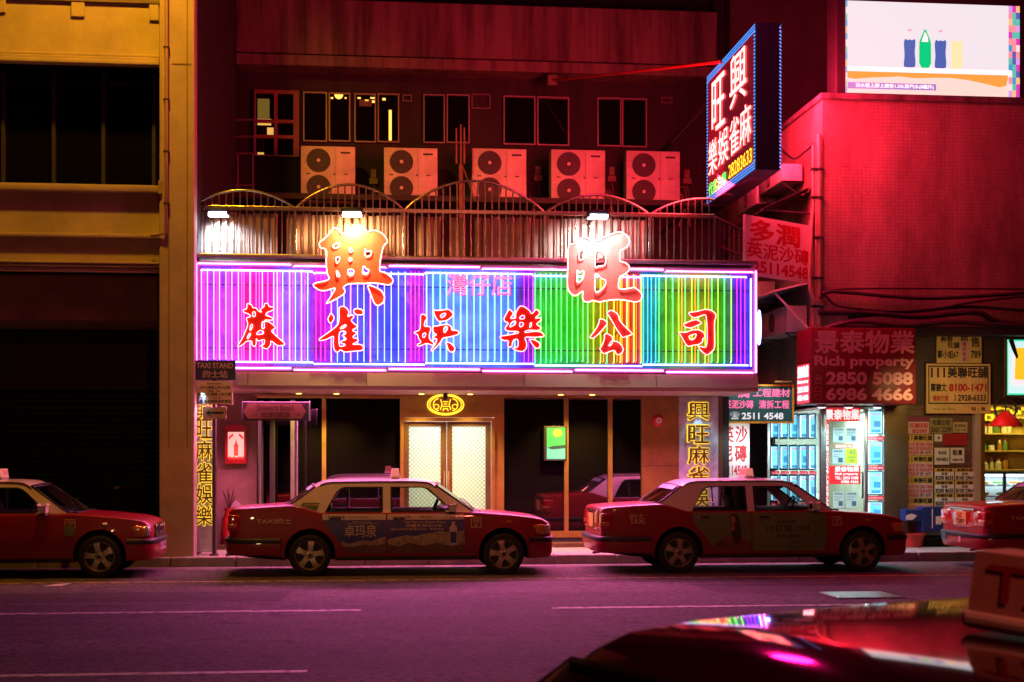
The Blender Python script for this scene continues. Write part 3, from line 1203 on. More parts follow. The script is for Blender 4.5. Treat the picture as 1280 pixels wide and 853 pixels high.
# neon glow colours painted into the backing sheet as bands along its length
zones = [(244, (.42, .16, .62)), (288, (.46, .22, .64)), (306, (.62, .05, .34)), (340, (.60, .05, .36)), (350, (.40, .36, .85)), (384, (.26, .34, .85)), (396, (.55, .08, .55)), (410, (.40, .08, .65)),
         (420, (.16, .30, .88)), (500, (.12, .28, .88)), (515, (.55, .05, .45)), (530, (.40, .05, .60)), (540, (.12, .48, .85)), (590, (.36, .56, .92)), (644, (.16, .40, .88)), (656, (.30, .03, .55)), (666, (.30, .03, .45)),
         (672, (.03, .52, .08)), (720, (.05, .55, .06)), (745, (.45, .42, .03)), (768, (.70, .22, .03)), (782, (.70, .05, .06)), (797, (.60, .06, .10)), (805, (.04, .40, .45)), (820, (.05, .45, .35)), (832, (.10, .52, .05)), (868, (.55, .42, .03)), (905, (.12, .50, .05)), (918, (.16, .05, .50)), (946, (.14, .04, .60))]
pm, pnt_, pbs = nodes('glow_painted_backing')
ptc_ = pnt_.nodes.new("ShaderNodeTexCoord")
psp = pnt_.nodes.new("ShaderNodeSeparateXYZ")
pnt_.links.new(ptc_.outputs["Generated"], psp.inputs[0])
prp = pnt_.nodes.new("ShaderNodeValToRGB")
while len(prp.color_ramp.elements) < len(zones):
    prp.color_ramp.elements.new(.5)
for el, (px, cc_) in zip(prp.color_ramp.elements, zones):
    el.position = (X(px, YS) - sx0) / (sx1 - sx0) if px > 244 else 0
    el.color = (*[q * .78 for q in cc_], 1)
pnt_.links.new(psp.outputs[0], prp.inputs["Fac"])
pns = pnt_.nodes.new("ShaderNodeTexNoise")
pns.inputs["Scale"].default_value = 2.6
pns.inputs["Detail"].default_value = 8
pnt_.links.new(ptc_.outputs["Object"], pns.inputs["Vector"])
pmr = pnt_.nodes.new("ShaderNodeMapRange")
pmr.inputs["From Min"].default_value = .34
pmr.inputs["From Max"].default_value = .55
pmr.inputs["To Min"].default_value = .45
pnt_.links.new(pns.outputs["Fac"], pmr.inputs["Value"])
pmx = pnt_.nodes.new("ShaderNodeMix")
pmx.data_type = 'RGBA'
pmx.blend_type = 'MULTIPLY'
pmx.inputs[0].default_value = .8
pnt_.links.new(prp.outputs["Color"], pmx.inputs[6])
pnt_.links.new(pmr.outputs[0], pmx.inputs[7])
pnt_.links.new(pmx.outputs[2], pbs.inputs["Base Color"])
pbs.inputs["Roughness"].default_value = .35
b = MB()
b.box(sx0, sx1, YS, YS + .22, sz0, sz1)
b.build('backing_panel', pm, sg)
lamp('canopy_fill', 'AREA', (X(595, YS), 22.95, ZS - .17), (1.0, .15, .46), 850, target=(X(595, YS), 21.7, 0), size=8.6, size_y=.2)  # added pink area lamp under the canopy, brightening kerb and road
b = MB()
e = .07
b.plate(sf, [(sx0, sz0), (sx1, sz0), (sx1, sz1), (sx0, sz1)], -.22, .10, [[(sx0 + e, sz0 + e), (sx1 - e, sz0 + e), (sx1 - e, sz1 - e), (sx0 + e, sz1 - e)]])
b.build('sign_frame', M['trim'], sg)
b = MB()
b.rbox(sx0, sx1, YS - .12, YS + .2, zs(326.5), zs(321), .02)
b.build('top_tray', M['steel'], sg)
b = MB()
for py in (359, 437):
    b.tube([(sx0 + .1, YS - .03, zs(py)), (sx1 - .1, YS - .03, zs(py))], .009, 6)
b.build('support_bar', M['black'], sg)


def neon(name, col, k=1.0):
    return emit(name, col, k)


N = {
    'lilac': neon('lilac_neon', (7.5, 1.1, 13.0)),
    'magenta': neon('magenta_neon', (6.0, .10, 4.5)),
    'rose': neon('rose_neon', (11.0, .30, 2.0)),
    'blue': neon('blue_neon', (.7, 1.6, 18.0)),
    'violet': neon('violet_neon', (1.6, .10, 5.0)),
    'ice': neon('ice_neon', (.6, 4.2, 16.0)),
    'green': neon('green_neon', (.26, 6.5, .50)),
    'lime': neon('lime_neon', (.9, 5.0, .12)),
    'teal': neon('teal_neon', (.10, 2.2, 3.4)),
    'amber': neon('amber_neon', (3.4, .6, .02)),
    'scarlet': neon('scarlet_neon', (5.0, .12, .25)),
    'pink': neon('pink_neon', (22.0, 1.7, 11.0)),
    'bluewhite': neon('blue_white_neon', (2.0, 2.6, 16.0)),
    'outline': neon('red_white_neon', (12.0, 1.4, 1.3)),
}
specs = []


def run(p0, p1, step, seq):
    i = 0
    p = p0
    while p < p1:
        specs.append((p + random.uniform(-.5, .5), seq[i % len(seq)]))
        p += step
        i += 1


run(252, 296, 7.6, ['lilac'])
run(255.8, 296, 7.6 * 2, ['magenta'])
run(298, 344, 7.4, ['lilac', 'rose'])
run(302, 344, 11, ['rose'])
run(346, 392, 7.8, ['lilac', 'blue'])
run(350, 392, 15.6, ['violet'])
run(395, 412, 5.8, ['magenta'])
run(414, 470, 8.2, ['lilac', 'blue', 'blue'])
run(472, 512, 8.6, ['blue'])
run(514, 530, 5.0, ['magenta', 'violet'])
run(533, 652, 8.5, ['ice'])
run(655, 667, 5.5, ['violet'])
run(669, 738, 6.6, ['green'])
run(742, 802, 8.5, ['lime', 'lime', 'green'])
run(754.7, 776, 17, ['amber'])
run(778, 801, 4.3, ['amber', 'scarlet'])
run(804, 820, 5.2, ['teal'])
run(824, 917, 8.2, ['green', 'lime'])
run(852.4, 892, 16.4, ['amber'])
run(921, 936, 5.0, ['violet'])
zt0, zt1 = zs(452), zs(340)
for (px, cname) in specs:
    xx = X(px, YS - .07)
    thin = cname in ('magenta', 'violet', 'amber', 'scarlet')
    r = .0055 if thin else .0065
    if cname in ('green', 'lime', 'teal'):
        r = .006
    b = MB()
    dz = random.uniform(-.02, .02)
    b.tube([(xx, YS - .01, zt0 + dz), (xx, YS - .07, zt0 + .02 + dz), (xx, YS - .07, zt1 - .02), (xx, YS - .01, zt1)], r, 6)
    b.build('vertical_tube', N[cname], sg, smooth=60)


def hrun(name, y, z, xs, m, r=.014):
    for a, c, dz in xs:
        b = MB()
        b.tube([(a, y + .06, z + dz), (a + .02, y, z + dz), (c - .02, y, z + dz), (c, y + .06, z + dz)], r, 6)
        b.build(name, m, sg, smooth=60)


def pieces(x0, x1, n):
    L = (x1 - x0) / n
    return [(x0 + L * i + .015, x0 + L * (i + 1) - .015, .012 * (-1) ** i) for i in range(n)]


yb = YS - .12
hrun('border_tube', yb, zs(343.0), pieces(X(250, yb), X(935, yb), 5), N['bluewhite'])
hrun('border_tube', yb, zs(455.5), pieces(X(250, yb), X(937, yb), 5), N['bluewhite'])
hrun('border_tube', yb, zs(335.0), pieces(X(245, yb), X(944, yb), 6), N['pink'], .012)
hrun('border_tube', yb, zs(463.0), pieces(X(245, yb), X(944, yb), 6), N['pink'], .013)
for px, ya, yb_, m in ((945.0, 334, 464, 'pink'), (938.5, 344, 456, 'bluewhite'), (245.2, 334, 462, 'pink')):
    b = MB()
    b.tube([(X(px, yb), yb, zs(yb_)), (X(px, yb), yb, zs(ya))], .013, 6)
    b.build('border_tube', N[m], sg, smooth=60)
# oval of tubing on the end of the box
b = MB()
c0 = Vector((sx1 + .05, YS + .05, zs(405)))
b.tube([c0 + Vector((.03, .10 * math.cos(a), .28 * math.sin(a))) for a in [2 * math.pi * i / 28 for i in range(28)]], .012, 6, closed=True)
b.tube([c0 + Vector((.02, .06 * math.cos(a), .18 * math.sin(a))) for a in [2 * math.pi * i / 24 for i in range(24)]], .010, 6, closed=True)
b.build('end_emblem', N['bluewhite'], sg, smooth=60)

# the brush written characters: outlines followed from the enlarged photograph
YC = 22.80


def char(name, x0, y0, sc, outlines, holes, label, big=False, thick=.09, YC=YC, face='signred'):
    tf = wall(YC)
    zc = lambda py, px: Z(py, px, YC)

    def cv(L):
        return smooth_loop([(X(x0 + a * sc, YC), zc(y0 + q * sc, x0 + a * sc)) for a, q in L], 2)

    O = [cv(L) for L in outlines]
    H = [[cv(L) for L in HL] for HL in holes]
    xs = [p[0] for L in O for p in L]
    zz = [p[1] for L in O for p in L]
    t = thing(name, label, 'sign character', ((min(xs) + max(xs)) / 2, YC, min(zz)), 'red characters of the long neon sign')
    b = MB()
    for L, HL in zip(O, H):
        b.plate(tf, L, -thick, 0, HL)
    b.build('face', M[face], t)
    b = MB()
    for L, HL in zip(O, H):
        for q in [L] + HL:
            b.tube([tf(a, c, .022) for a, c in q], .0085 if big else .0065, 5, closed=True)
    b.build('outline_tube', N['outline'], t, smooth=60)
    zm = (min(zz) + max(zz)) / 2
    for i in range(2):
        b = MB()
        xm = min(xs) + (max(xs) - min(xs)) * (.35 + .3 * i)
        b.tube([(xm, YC + thick - .02, zm), (xm, YS + .02 if not big else YS + .1, zm)], .015, 6)
        b.build('bracket', M['black'], t)
    return t


char('sign_character', 380, 275, 120 / 890,
     [[(280, 72), (325, 92), (345, 140), (400, 110), (440, 95), (470, 62), (510, 57), (555, 77), (590, 120), (620, 98), (680, 102), (740, 140), (780, 205), (738, 240), (715, 330), (695, 480), (750, 490), (800, 525), (828, 560), (815, 595), (780, 608), (720, 595), (620, 585), (575, 592), (480, 592), (400, 598), (360, 630), (380, 655), (375, 685), (320, 725), (195, 788), (240, 730), (298, 630), (250, 645), (190, 662), (140, 655), (95, 625), (82, 600), (130, 580), (200, 570), (240, 548), (215, 500), (205, 400), (210, 270), (150, 265), (138, 215), (200, 170), (245, 115)],
      [(585, 602), (650, 622), (715, 655), (748, 710), (740, 765), (690, 800), (655, 785), (630, 720), (610, 670)]],
     [[[(295, 345), (332, 348), (328, 385), (300, 410)], [(300, 470), (320, 490), (335, 530), (305, 530)], [(405, 462), (464, 462), (457, 518), (408, 520)], [(545, 440), (560, 430), (578, 460), (605, 465), (590, 508), (542, 508)], [(562, 262), (585, 300), (628, 283), (622, 332), (570, 352)], [(425, 258), (462, 290), (422, 307)], [(415, 355), (452, 365), (425, 392)], [(262, 245), (300, 220), (330, 215), (330, 250), (285, 270)]], []],
     'large red character lit by the warm floodlight, standing up over the sign edge', True, face='signwarm')
char('sign_character', 700, 280, 110 / 853,
     [[(95, 205), (150, 190), (175, 165), (230, 125), (280, 150), (350, 170), (450, 120), (560, 80), (600, 85), (660, 125), (675, 180), (640, 235), (580, 260), (575, 310), (580, 370), (620, 372), (670, 410), (672, 440), (650, 475), (575, 520), (565, 560), (562, 635), (640, 635), (715, 615), (765, 650), (795, 690), (780, 745), (730, 762), (650, 745), (560, 735), (450, 745), (380, 762), (310, 742), (285, 762), (225, 755), (215, 705), (228, 645), (150, 702), (110, 685), (75, 640), (68, 560), (75, 400), (75, 235)]],
     [[[(185, 262), (210, 250), (232, 270), (232, 345), (180, 352)], [(162, 438), (185, 485), (228, 447), (226, 530), (188, 570), (160, 570)], [(345, 250), (440, 290), (445, 402), (370, 415), (335, 435), (338, 330)], [(335, 462), (400, 535), (440, 545), (440, 600), (375, 662), (335, 670)]]],
     'large pale red character washed by the cool white floodlight above the sign', True, face='signfaded')
char('sign_character', 290, 370, 80 / 853,
     [[(200, 98), (270, 125), (275, 160), (330, 165), (345, 200), (400, 225), (378, 195), (395, 165), (430, 150), (435, 105), (480, 98), (495, 150), (555, 150), (565, 180), (520, 205), (470, 220), (445, 260), (520, 285), (548, 305), (540, 330), (450, 322), (435, 332), (440, 345), (490, 345), (545, 385), (582, 425), (565, 440), (520, 470), (600, 545), (710, 640), (690, 660), (610, 670), (515, 595), (520, 650), (470, 720), (370, 665), (430, 655), (440, 575), (345, 610), (325, 560), (325, 650), (300, 685), (265, 650), (270, 600), (195, 605), (150, 650), (85, 685), (75, 670), (140, 570), (200, 430), (215, 370), (185, 295), (260, 280), (225, 245), (155, 220), (150, 185), (200, 180)]],
     [[[(275, 215), (312, 215), (312, 275), (278, 282)], [(400, 350), (430, 342), (435, 440), (398, 440)], [(328, 500), (380, 455), (425, 480), (420, 510), (335, 522)], [(240, 470), (262, 445), (280, 400), (262, 375), (240, 420)], [(200, 562), (235, 495), (255, 510), (215, 580)]]],
     'small red character first in the lower row, on the magenta tubes')
char('sign_character', 395, 380, 70 / 853,
     [[(350, 45), (440, 42), (500, 110), (500, 150), (475, 205), (555, 165), (582, 205), (530, 250), (570, 300), (645, 350), (540, 410), (635, 440), (545, 515), (640, 535), (645, 570), (540, 625), (660, 615), (715, 640), (728, 680), (700, 715), (600, 720), (430, 740), (375, 695), (325, 748), (275, 700), (262, 600), (270, 500), (250, 495), (150, 550), (50, 565), (45, 540), (150, 465), (230, 410), (330, 330), (355, 250)],
      [(225, 140), (285, 210), (240, 295), (205, 295), (178, 235), (200, 190)],
      [(575, 95), (610, 75), (690, 85), (728, 130), (700, 175), (600, 165), (575, 130)]],
     [[[(360, 385), (410, 335), (455, 318), (465, 340), (410, 380)], [(350, 425), (440, 415), (460, 440), (440, 470), (390, 480), (455, 525), (460, 550), (370, 575), (385, 605), (440, 615), (445, 640), (350, 660)]], [], []],
     'small red character with two dots, under the warm lit large character')
char('sign_character', 510, 380, 70 / 853,
     [[(190, 165), (250, 160), (295, 215), (250, 280), (245, 350), (330, 345), (350, 385), (320, 470), (325, 540), (385, 590), (400, 620), (380, 635), (280, 600), (200, 640), (145, 650), (140, 620), (205, 590), (160, 530), (150, 470), (95, 450), (95, 435), (180, 405), (190, 300)],
      [(385, 100), (480, 105), (570, 90), (630, 90), (690, 155), (680, 185), (600, 255), (470, 275), (430, 225), (400, 160)],
      [(375, 370), (400, 335), (440, 345), (500, 325), (610, 315), (665, 360), (660, 400), (690, 405), (750, 410), (778, 440), (760, 470), (640, 505), (525, 520), (500, 580), (440, 650), (370, 720), (345, 705), (395, 650), (430, 590), (440, 535), (395, 530), (380, 505), (440, 470), (395, 450), (380, 410)],
      [(570, 585), (640, 595), (690, 640), (715, 685), (700, 725), (650, 740), (610, 700), (595, 640)]],
     [[[(220, 460), (260, 445), (275, 450), (255, 510), (225, 520)]], [[(485, 185), (530, 150), (580, 145), (555, 195), (510, 220)]], [[(545, 360), (590, 345), (605, 370), (570, 440), (545, 440)]], []],
     'small red character on light blue tubes under the pink lettering')
char('sign_character', 615, 375, 75 / 853,
     [[(390, 90), (450, 95), (530, 150), (560, 210), (630, 130), (685, 190), (600, 270), (690, 255), (695, 290), (620, 350), (685, 385), (690, 420), (640, 440), (530, 430), (455, 455), (480, 470), (590, 450), (690, 455), (738, 500), (730, 525), (600, 535), (480, 530), (465, 550), (490, 610), (490, 680), (450, 735), (380, 735), (310, 705), (290, 690), (370, 675), (370, 560), (310, 565), (285, 610), (285, 655), (250, 680), (220, 650), (240, 580), (150, 580), (100, 520), (190, 510), (380, 475), (370, 450), (250, 450), (185, 430), (190, 390), (240, 330), (180, 310), (165, 270), (210, 190), (240, 130), (295, 180), (300, 205), (250, 270), (340, 265), (330, 200)],
      [(520, 555), (600, 570), (670, 610), (685, 650), (660, 690), (620, 690), (575, 640)]],
     [[[(390, 250), (430, 220), (462, 230), (455, 275), (395, 275)], [(390, 320), (430, 325), (450, 340), (430, 380), (390, 390)], [(290, 310), (335, 300), (335, 350), (250, 395), (255, 360)], [(540, 330), (562, 325), (558, 375), (532, 405)]], []],
     'small red character of many strokes where blue tubes turn green')
char('sign_character', 730, 380, 70 / 853,
     [[(230, 235), (280, 232), (340, 270), (352, 310), (300, 370), (210, 470), (140, 525), (95, 525), (90, 500), (150, 430), (205, 340), (228, 280)],
      [(340, 150), (390, 100), (440, 110), (500, 150), (530, 195), (525, 240), (600, 330), (735, 455), (730, 470), (600, 515), (575, 510), (500, 400), (420, 260), (380, 190)],
      [(310, 460), (350, 455), (430, 500), (430, 550), (440, 570), (500, 575), (560, 620), (595, 680), (590, 730), (540, 775), (490, 775), (465, 705), (380, 730), (295, 770), (230, 680), (255, 670), (310, 540)]],
     [[], [], [[(420, 560), (430, 600), (400, 640), (368, 645)]]],
     'small open red character of three strokes under the pale large character', face='signmid')
char('sign_character', 840, 380, 65 / 792,
     [[(260, 130), (350, 125), (500, 85), (590, 100), (640, 135), (665, 175), (660, 215), (640, 270), (640, 400), (645, 680), (600, 730), (530, 790), (450, 730), (385, 650), (450, 655), (510, 670), (530, 600), (530, 350), (515, 180), (490, 165), (340, 222), (280, 190), (250, 150)],
      [(145, 325), (280, 260), (370, 240), (440, 285), (440, 305), (360, 340), (260, 380)],
      [(95, 430), (210, 440), (290, 400), (400, 395), (470, 430), (498, 480), (495, 510), (455, 545), (465, 580), (400, 625), (320, 630), (240, 655), (200, 610), (150, 520)]],
     [[], [], [[(250, 490), (360, 455), (365, 480), (340, 530), (300, 555), (265, 540)]]],
     'small red character last in the lower row, alone on green tubes', face='signmid')
# small pink branch name
b = MB()
tf = wall(22.88)
b.text(tf, '灣仔店', R(559, 343, 640, 369, 22.88), 0, .0)
b.build('pink_lettering', emit('pink_red_neon', (2.4, .42, .75)), sg)
b = MB()
b.text(wall(22.895), '灣仔店', R(558.5, 342.5, 640.5, 369.5, 22.88), 0, .02)
b.build('lettering_back', emit('crimson_letter_edge', (.95, .015, .18)), sg)

# ================================================================== railing on the canopy
YRL = 23.55
rl = thing('railing', 'tubular steel railing with arched tops behind the long neon sign', 'railing', (X(570, YRL), YRL, 4.9))
zr_ = lambda py: Z(py, 570, YRL)
ztr = zr_(265)
rx0, rx1 = X(244, YRL), X(893, YRL)
b = MB()
b.rbox(rx0, rx1, YRL - .03, YRL + .03, ztr - .035, ztr + .035, .008)
b.build('top_rail', M['rail'], rl)
b = MB()
b.rbox(rx0, rx1, YRL - .02, YRL + .02, 4.93, 4.99, .008)
b.build('bottom_rail', M['rail'], rl)
arcs = [(240, 369, 243), (369, 505, 233.5), (505, 681, 226), (681, 812, 240.5), (812, 945, 243)]


def arcz(px):
    for a, c, pk in arcs:
        if a <= px <= c:
            t = (px - a) / (c - a)
            return zr_(265 - (265 - pk) * math.sin(math.pi * t) ** .8)
    return ztr


for a, c, pk in arcs:
    b = MB()
    c2 = min(c, 893)
    a2 = max(a, 244)
    b.tube([(X(a2 + (c2 - a2) * i / 20, YRL), YRL, arcz(a2 + (c2 - a2) * i / 20)) for i in range(21)], .022, 8)
    b.build('arched_rail', M['rail'], rl, smooth=60)
px = 247.5
while px < 893:
    b = MB()
    b.tube([(X(px, YRL), YRL, 4.96), (X(px, YRL), YRL, max(arcz(px), ztr))], .0135, 6)
    b.build('baluster', M['rail'], rl, smooth=60)
    px += 8.75
for px in (369, 505, 681, 812, 893):
    b = MB()
    b.rbox(X(px, YRL) - .025, X(px, YRL) + .025, YRL - .025, YRL + .025, 4.9, ztr, .006)
    b.build('post', M['rail'], rl)
# side return of the railing
b = MB()
q0, q1 = Vector((rx1, YRL, 0)), Vector((X(935, 25.2), 25.2, 0))
for zz in (ztr, zr_(300), 4.96):
    b.tube([(q0.x, q0.y, zz), (q1.x, q1.y, zz)], .018, 6)
for i in range(1, 8):
    p = q0.lerp(q1, i / 7)
    b.tube([(p.x, p.y, 4.95), (p.x, p.y, ztr)], .012, 6)
b.build('side_return', M['dark'], rl)
# sheet slats wired to the inside
px = 246.0
random.seed(3)
while px < 806:
    gap = any(a <= px <= c for a, c in ((341, 351), (503, 513), (543, 552), (563, 572), (578, 590)))
    if not gap:
        b = MB()
        w = 9.3
        xa, xb = X(px, YRL + .06), X(px + w, YRL + .06)
        zz = ztr - .06 - random.uniform(0, .03)
        yy = YRL + .055 + random.uniform(0, .012)
        b.add([(xa, yy, 4.95), (xa + .02, yy - .02, 4.95), (xb - .02, yy - .02, 4.95), (xb, yy, 4.95), (xa, yy, zz), (xa + .02, yy - .02, zz), (xb - .02, yy - .02, zz), (xb, yy, zz)],
              [(0, 1, 5, 4), (1, 2, 6, 5), (2, 3, 7, 6)])
        b.build('infill_slat', M['slat'], rl)
    px += 10.2
# floodlights
cool = emit('cool_flood_glass', (1.0, 1.0, 1.3), 30)
warm = emit('warm_flood_glass', (1.0, .80, .45), 40)


def flood(px, py, label, m, col, en, ytarget, yl):
    p = P(px, py, yl)
    t = thing('floodlight', label, 'floodlight', p, 'floodlights on the railing')
    b = MB()
    b.rbox(p.x - .17, p.x + .17, p.y - .13, p.y + .13, p.z - .02, p.z + .085, .03)
    b.rbox(p.x - .19, p.x + .19, p.y - .15, p.y + .15, p.z - .035, p.z - .015, .008)
    b.build('housing', M['black'], t, smooth=40)
    b = MB()
    b.quad((p.x - .15, p.y - .11, p.z - .039), (p.x + .15, p.y - .11, p.z - .039), (p.x + .15, p.y + .11, p.z - .039), (p.x - .15, p.y + .11, p.z - .039))
    b.quad((p.x - .14, p.y - .153, p.z - .03), (p.x + .14, p.y - .153, p.z - .03), (p.x + .14, p.y - .153, p.z - .004), (p.x - .14, p.y - .153, p.z - .004))
    b.build('lit_glass', m, t)
    b = MB()
    b.tube([(p.x, p.y + .1, p.z + .03), (p.x, YRL, p.z + .02)], .018, 6)
    b.build('arm', M['black'], t)
    lamp('flood_lamp', 'SPOT', (p.x, p.y, p.z - .06), col, en, target=ytarget, size=.1, spot=125, blend=.6)


flood(273, 267, 'floodlight throwing cool white light on the bare railing slats next to the ochre pillar', cool, (.72, .88, 1.0), 420, (X(280, 23.5), 23.52, 4.9), 23.15)
flood(440, 267, 'floodlight throwing warm light on the large character of many strokes', warm, (1.0, .56, .22), 640, (X(442, 22.9), 23.1, 5.0), 22.50)
flood(747, 270, 'floodlight throwing white light on the pale large character', cool, (1.0, .93, .92), 330, (X(752, 22.9), 23.1, 5.0), 22.50)

# ================================================================== projecting LED sign
LXs = X(945, 21.9)


def yside(px, xx=LXs):
    return xx / math.tan(TH + math.atan((px - CX) / F))


LY0, LY1 = yside(884), 21.9
LW = LY0 - LY1
lz0 = CAMZ + (HY - 212) * depth(LXs, LY1) / F
lz1 = CAMZ + (HY - 28) * depth(LXs, LY1) / F
LH = lz1 - lz0
ls = thing('led_sign', 'large projecting box sign with red LED characters and a dotted blue border', 'led sign', (LXs + .2, LY0, lz0))
b = MB()
b.box(LXs, LXs + .40, LY1, LY0, lz0, lz1)
b.build('cabinet', mat('navy_cabinet', (.010, .010, .035), .45, .1, var=.2), ls)
ledr = emit('red_led', (15.0, 1.4, 1.3))
ledy = emit('yellow_led', (3.2, 1.5, .06))
ledg = emit('green_led', (.10, 2.6, .35))
ledb = emit('blue_led', (.16, .80, 2.6))
ledface = emit('red_led_face', (.13, .004, .012))
for side in (0, 1):
    if side == 0:
        lf = Fr((LXs, LY0, lz0), (0, -1, 0))
    else:
        lf = Fr((LXs + .40, LY1, lz0), (0, 1, 0))
    ap = lambda p0, p1, f0, f1: (LY0 - yside(p0), LH * (1 - f1), LY0 - yside(p1), LH * (1 - f0))
    b = MB()
    b.rect(lf, (.12, .12, LW - .12, LH - .12), .006)
    b.build('led_panel', ledface, ls)
    b = MB()
    b.text(lf, '興', ap(913.5, 934, .07, .44), .02, .0)
    b.text(lf, '旺', ap(891, 907, .10, .49), .02, .0)
    b.text(lf, '麻', ap(926, 940, .50, .775), .02, .0)
    b.text(lf, '雀', ap(913, 925, .515, .78), .02, .0)
    b.text(lf, '娛', ap(899, 911.5, .525, .785), .02, .0)
    b.text(lf, '樂', ap(887, 897.5, .535, .80), .02, .0)
    b.build('red_characters', ledr, ls)
    b = MB()
    b.text(lf, '28283633', ap(912, 941, .83, .93), .02, .0)
    b.build('yellow_digits', ledy, ls)
    b = MB()
    b.text(lf, '代客泊車', ap(887, 909, .85, .95), .02, .0)
    b.build('green_lettering', ledg, ls)
    b = MB()
    s = .058
    q = .013
    for k, dd in enumerate((.03, .075, .12)):
        n = int(LW / s)
        for i in range(n):
            a = .03 + i * s
            if a > LW - .03:
                continue
            b.rect(lf, (a, dd - q, a + q * 2, dd + q), .012)
            b.rect(lf, (a, LH - dd - q, a + q * 2, LH - dd + q), .012)
        if k < 2:
            n = int(LH / s)
            for i in range(n):
                a = .14 + i * s
                if a > LH - .14:
                    continue
                b.rect(lf, (dd - q, a, dd + q, a + q * 2), .012)
                b.rect(lf, (LW - dd - q, a, LW - dd + q, a + q * 2), .012)
    b.build('led_border', ledb, ls)
    sx_ = LXs - .55 if side == 0 else LXs + .46
    lamp('led_light', 'AREA', (sx_, (LY0 + LY1) / 2, (lz0 + lz1) / 2), (1.0, .03, .045) if side == 0 else (1.0, .015, .07), 650 if side == 0 else 1450, target=(sx_ + (-5 if side == 0 else 5), (LY0 + LY1) / 2 + (6 if side == 0 else .8), (lz0 + lz1) / 2 - (.6 if side == 0 else 2.2)), size=LH * .8, size_y=LW * .8)
b = MB()
ff = Fr((LXs, LY1, lz0))
n = int(LH / .058)
for i in range(n):
    b.rect(ff, (.375, .03 + i * .058, .395, .03 + i * .058 + .022), .012)
b.build('led_edge', emit('dim_blue_led', (.35, .45, 1.4)), ls)
for zz_ in (lz1 - .3, lz0 + .3):
    b = MB()
    b.tube([(LXs + .2, LY0, zz_), (LXs + .2, 31.2, zz_)], .05, 8)
    b.build('bracket', M['black'], ls)
st = thing('sign_strut', 'long thin steel stay running from the stained ledge to the LED sign', 'strut', P(690, 101, 29.5))
b = MB()
p0 = P(690, 101, 29.5)
p1 = Vector((LXs, yside(903), lz1 - .04))
b.tube([p0, p1], .024, 8)
b.build('rod', M['redplain'], st, smooth=60)
b = MB()
b.rbox(p0.x - .1, p0.x + .1, 29.45, 29.6, p0.z - .1, p0.z + .11, .01)
b.build('anchor_plate', M['wallgrey'], st)

# ================================================================== vertical lettering on marble
gold_glow = emit('yellow_halo_neon', (2.6, 1.35, .07))
halo_glow = emit('letter_halo', (1.25, .72, .05))


mat_letter = mat('letter_face_brown', (.10, .055, .012), .4)


def vertical_sign(x0, x1, l0, l1, ytops, ch, hh, label, YF=YF):
    xa, za, xb, zb = R(x0, 489, x1, 672, YF)
    t = thing('vertical_sign', label, 'sign', ((xa + xb) / 2, YF, .2), 'upright marble name panels')
    b = MB()
    b.rbox(xa, xb, YF - .05, YF + .05, .2, ZS - .07, .006)
    b.build('marble_panel', M['marble'], t)
    lamp('marble_fill', 'SPOT', ((xa + xb) / 2, YF - .24, ZS - .12), (.48, .82, 1.0), 32, target=((xa + xb) / 2, YF, 1.2), size=.05, spot=70, blend=.8)  # added unseen cool spot that brightens the marble
    for s, yt in zip(ch, ytops):
        r = R(l0, yt, l1, yt + hh, YF - .1)
        fr = wall(YF - .05)
        b = MB()
        b.text(fr, s, (r[0] - .006, r[1] - .006, r[2] + .006, r[3] + .006), .015, .04)
        lt = b.build('letter', halo_glow, t)
        b = MB()
        b.text(fr, s, r, .045, .012)
        b.build('letter_face', mat_letter, lt)


vertical_sign(243.5, 268, 245, 265, [501.5, 524, 551, 579, 606, 633], '興旺麻雀娛樂', 24, 'grey marble panel with glowing yellow characters beside the ochre pillar', YF=23.0)
vertical_sign(848, 897, 860.5, 886.5, [503, 532, 558, 583.5, 611, 637], '興旺麻雀娛樂', 22, 'blue grey marble panel with glowing yellow characters next to the alley')

# emblem over the entrance
ec = P(557, 506, YF - .16)
em = thing('neon_emblem', 'yellow oval neon emblem over the entrance doors', 'neon emblem', ec)
b = MB()
W, H = .31, .175
ov = lambda k: [ec + Vector((W * k * math.cos(a), 0, H * k * math.sin(a))) for a in [2 * math.pi * i / 40 for i in range(40)]]
b.tube(ov(1.0), .010, 6, closed=True)
b.tube(ov(.88), .006, 6, closed=True)
b.build('oval_tube', gold_glow, em, smooth=60)
b = MB()
for sx in (-1, 1):
    b.tube([ec + Vector((sx * (.12 + .09 * math.sin(t)), 0, .10 * math.cos(t))) for t in [math.pi * i / 12 for i in range(13)]], .007, 6)
    b.tube([ec + Vector((sx * (.16 + .045 * math.cos(t)), 0, -.035 + .04 * math.sin(t))) for t in [2 * math.pi * i / 12 for i in range(10)]], .006, 6)
    b.tube([ec + Vector((sx * .085, 0, .09)), ec + Vector((sx * .06, 0, .0)), ec + Vector((sx * .09, 0, -.09))], .007, 6)
for k, w in enumerate((.022, .045, .03, .055, .04)):
    b.tube([ec + Vector((-w, 0, .09 - .04 * k)), ec + Vector((w, 0, .09 - .04 * k))], .007, 6)
b.tube([ec + Vector((-.03, 0, -.07)), ec + Vector((-.045, 0, -.11))], .007, 6)
b.tube([ec + Vector((.03, 0, -.07)), ec + Vector((.045, 0, -.11))], .007, 6)
b.build('motif_tube', gold_glow, em, smooth=60)
b = MB()
b.plate(wall(YF - .12), [(ec.x + W * .95 * math.cos(2 * math.pi * i / 32), ec.z + H * .95 * math.sin(2 * math.pi * i / 32)) for i in range(32)], -.10, 0)
b.build('backplate', M['brass'], em)
cmv = P(556.5, 492, 23.9)
ct = thing('security_camera', 'small black bullet camera hanging under the canopy by the emblem', 'camera', (cmv.x, cmv.y, ZS - .06))
b = MB()
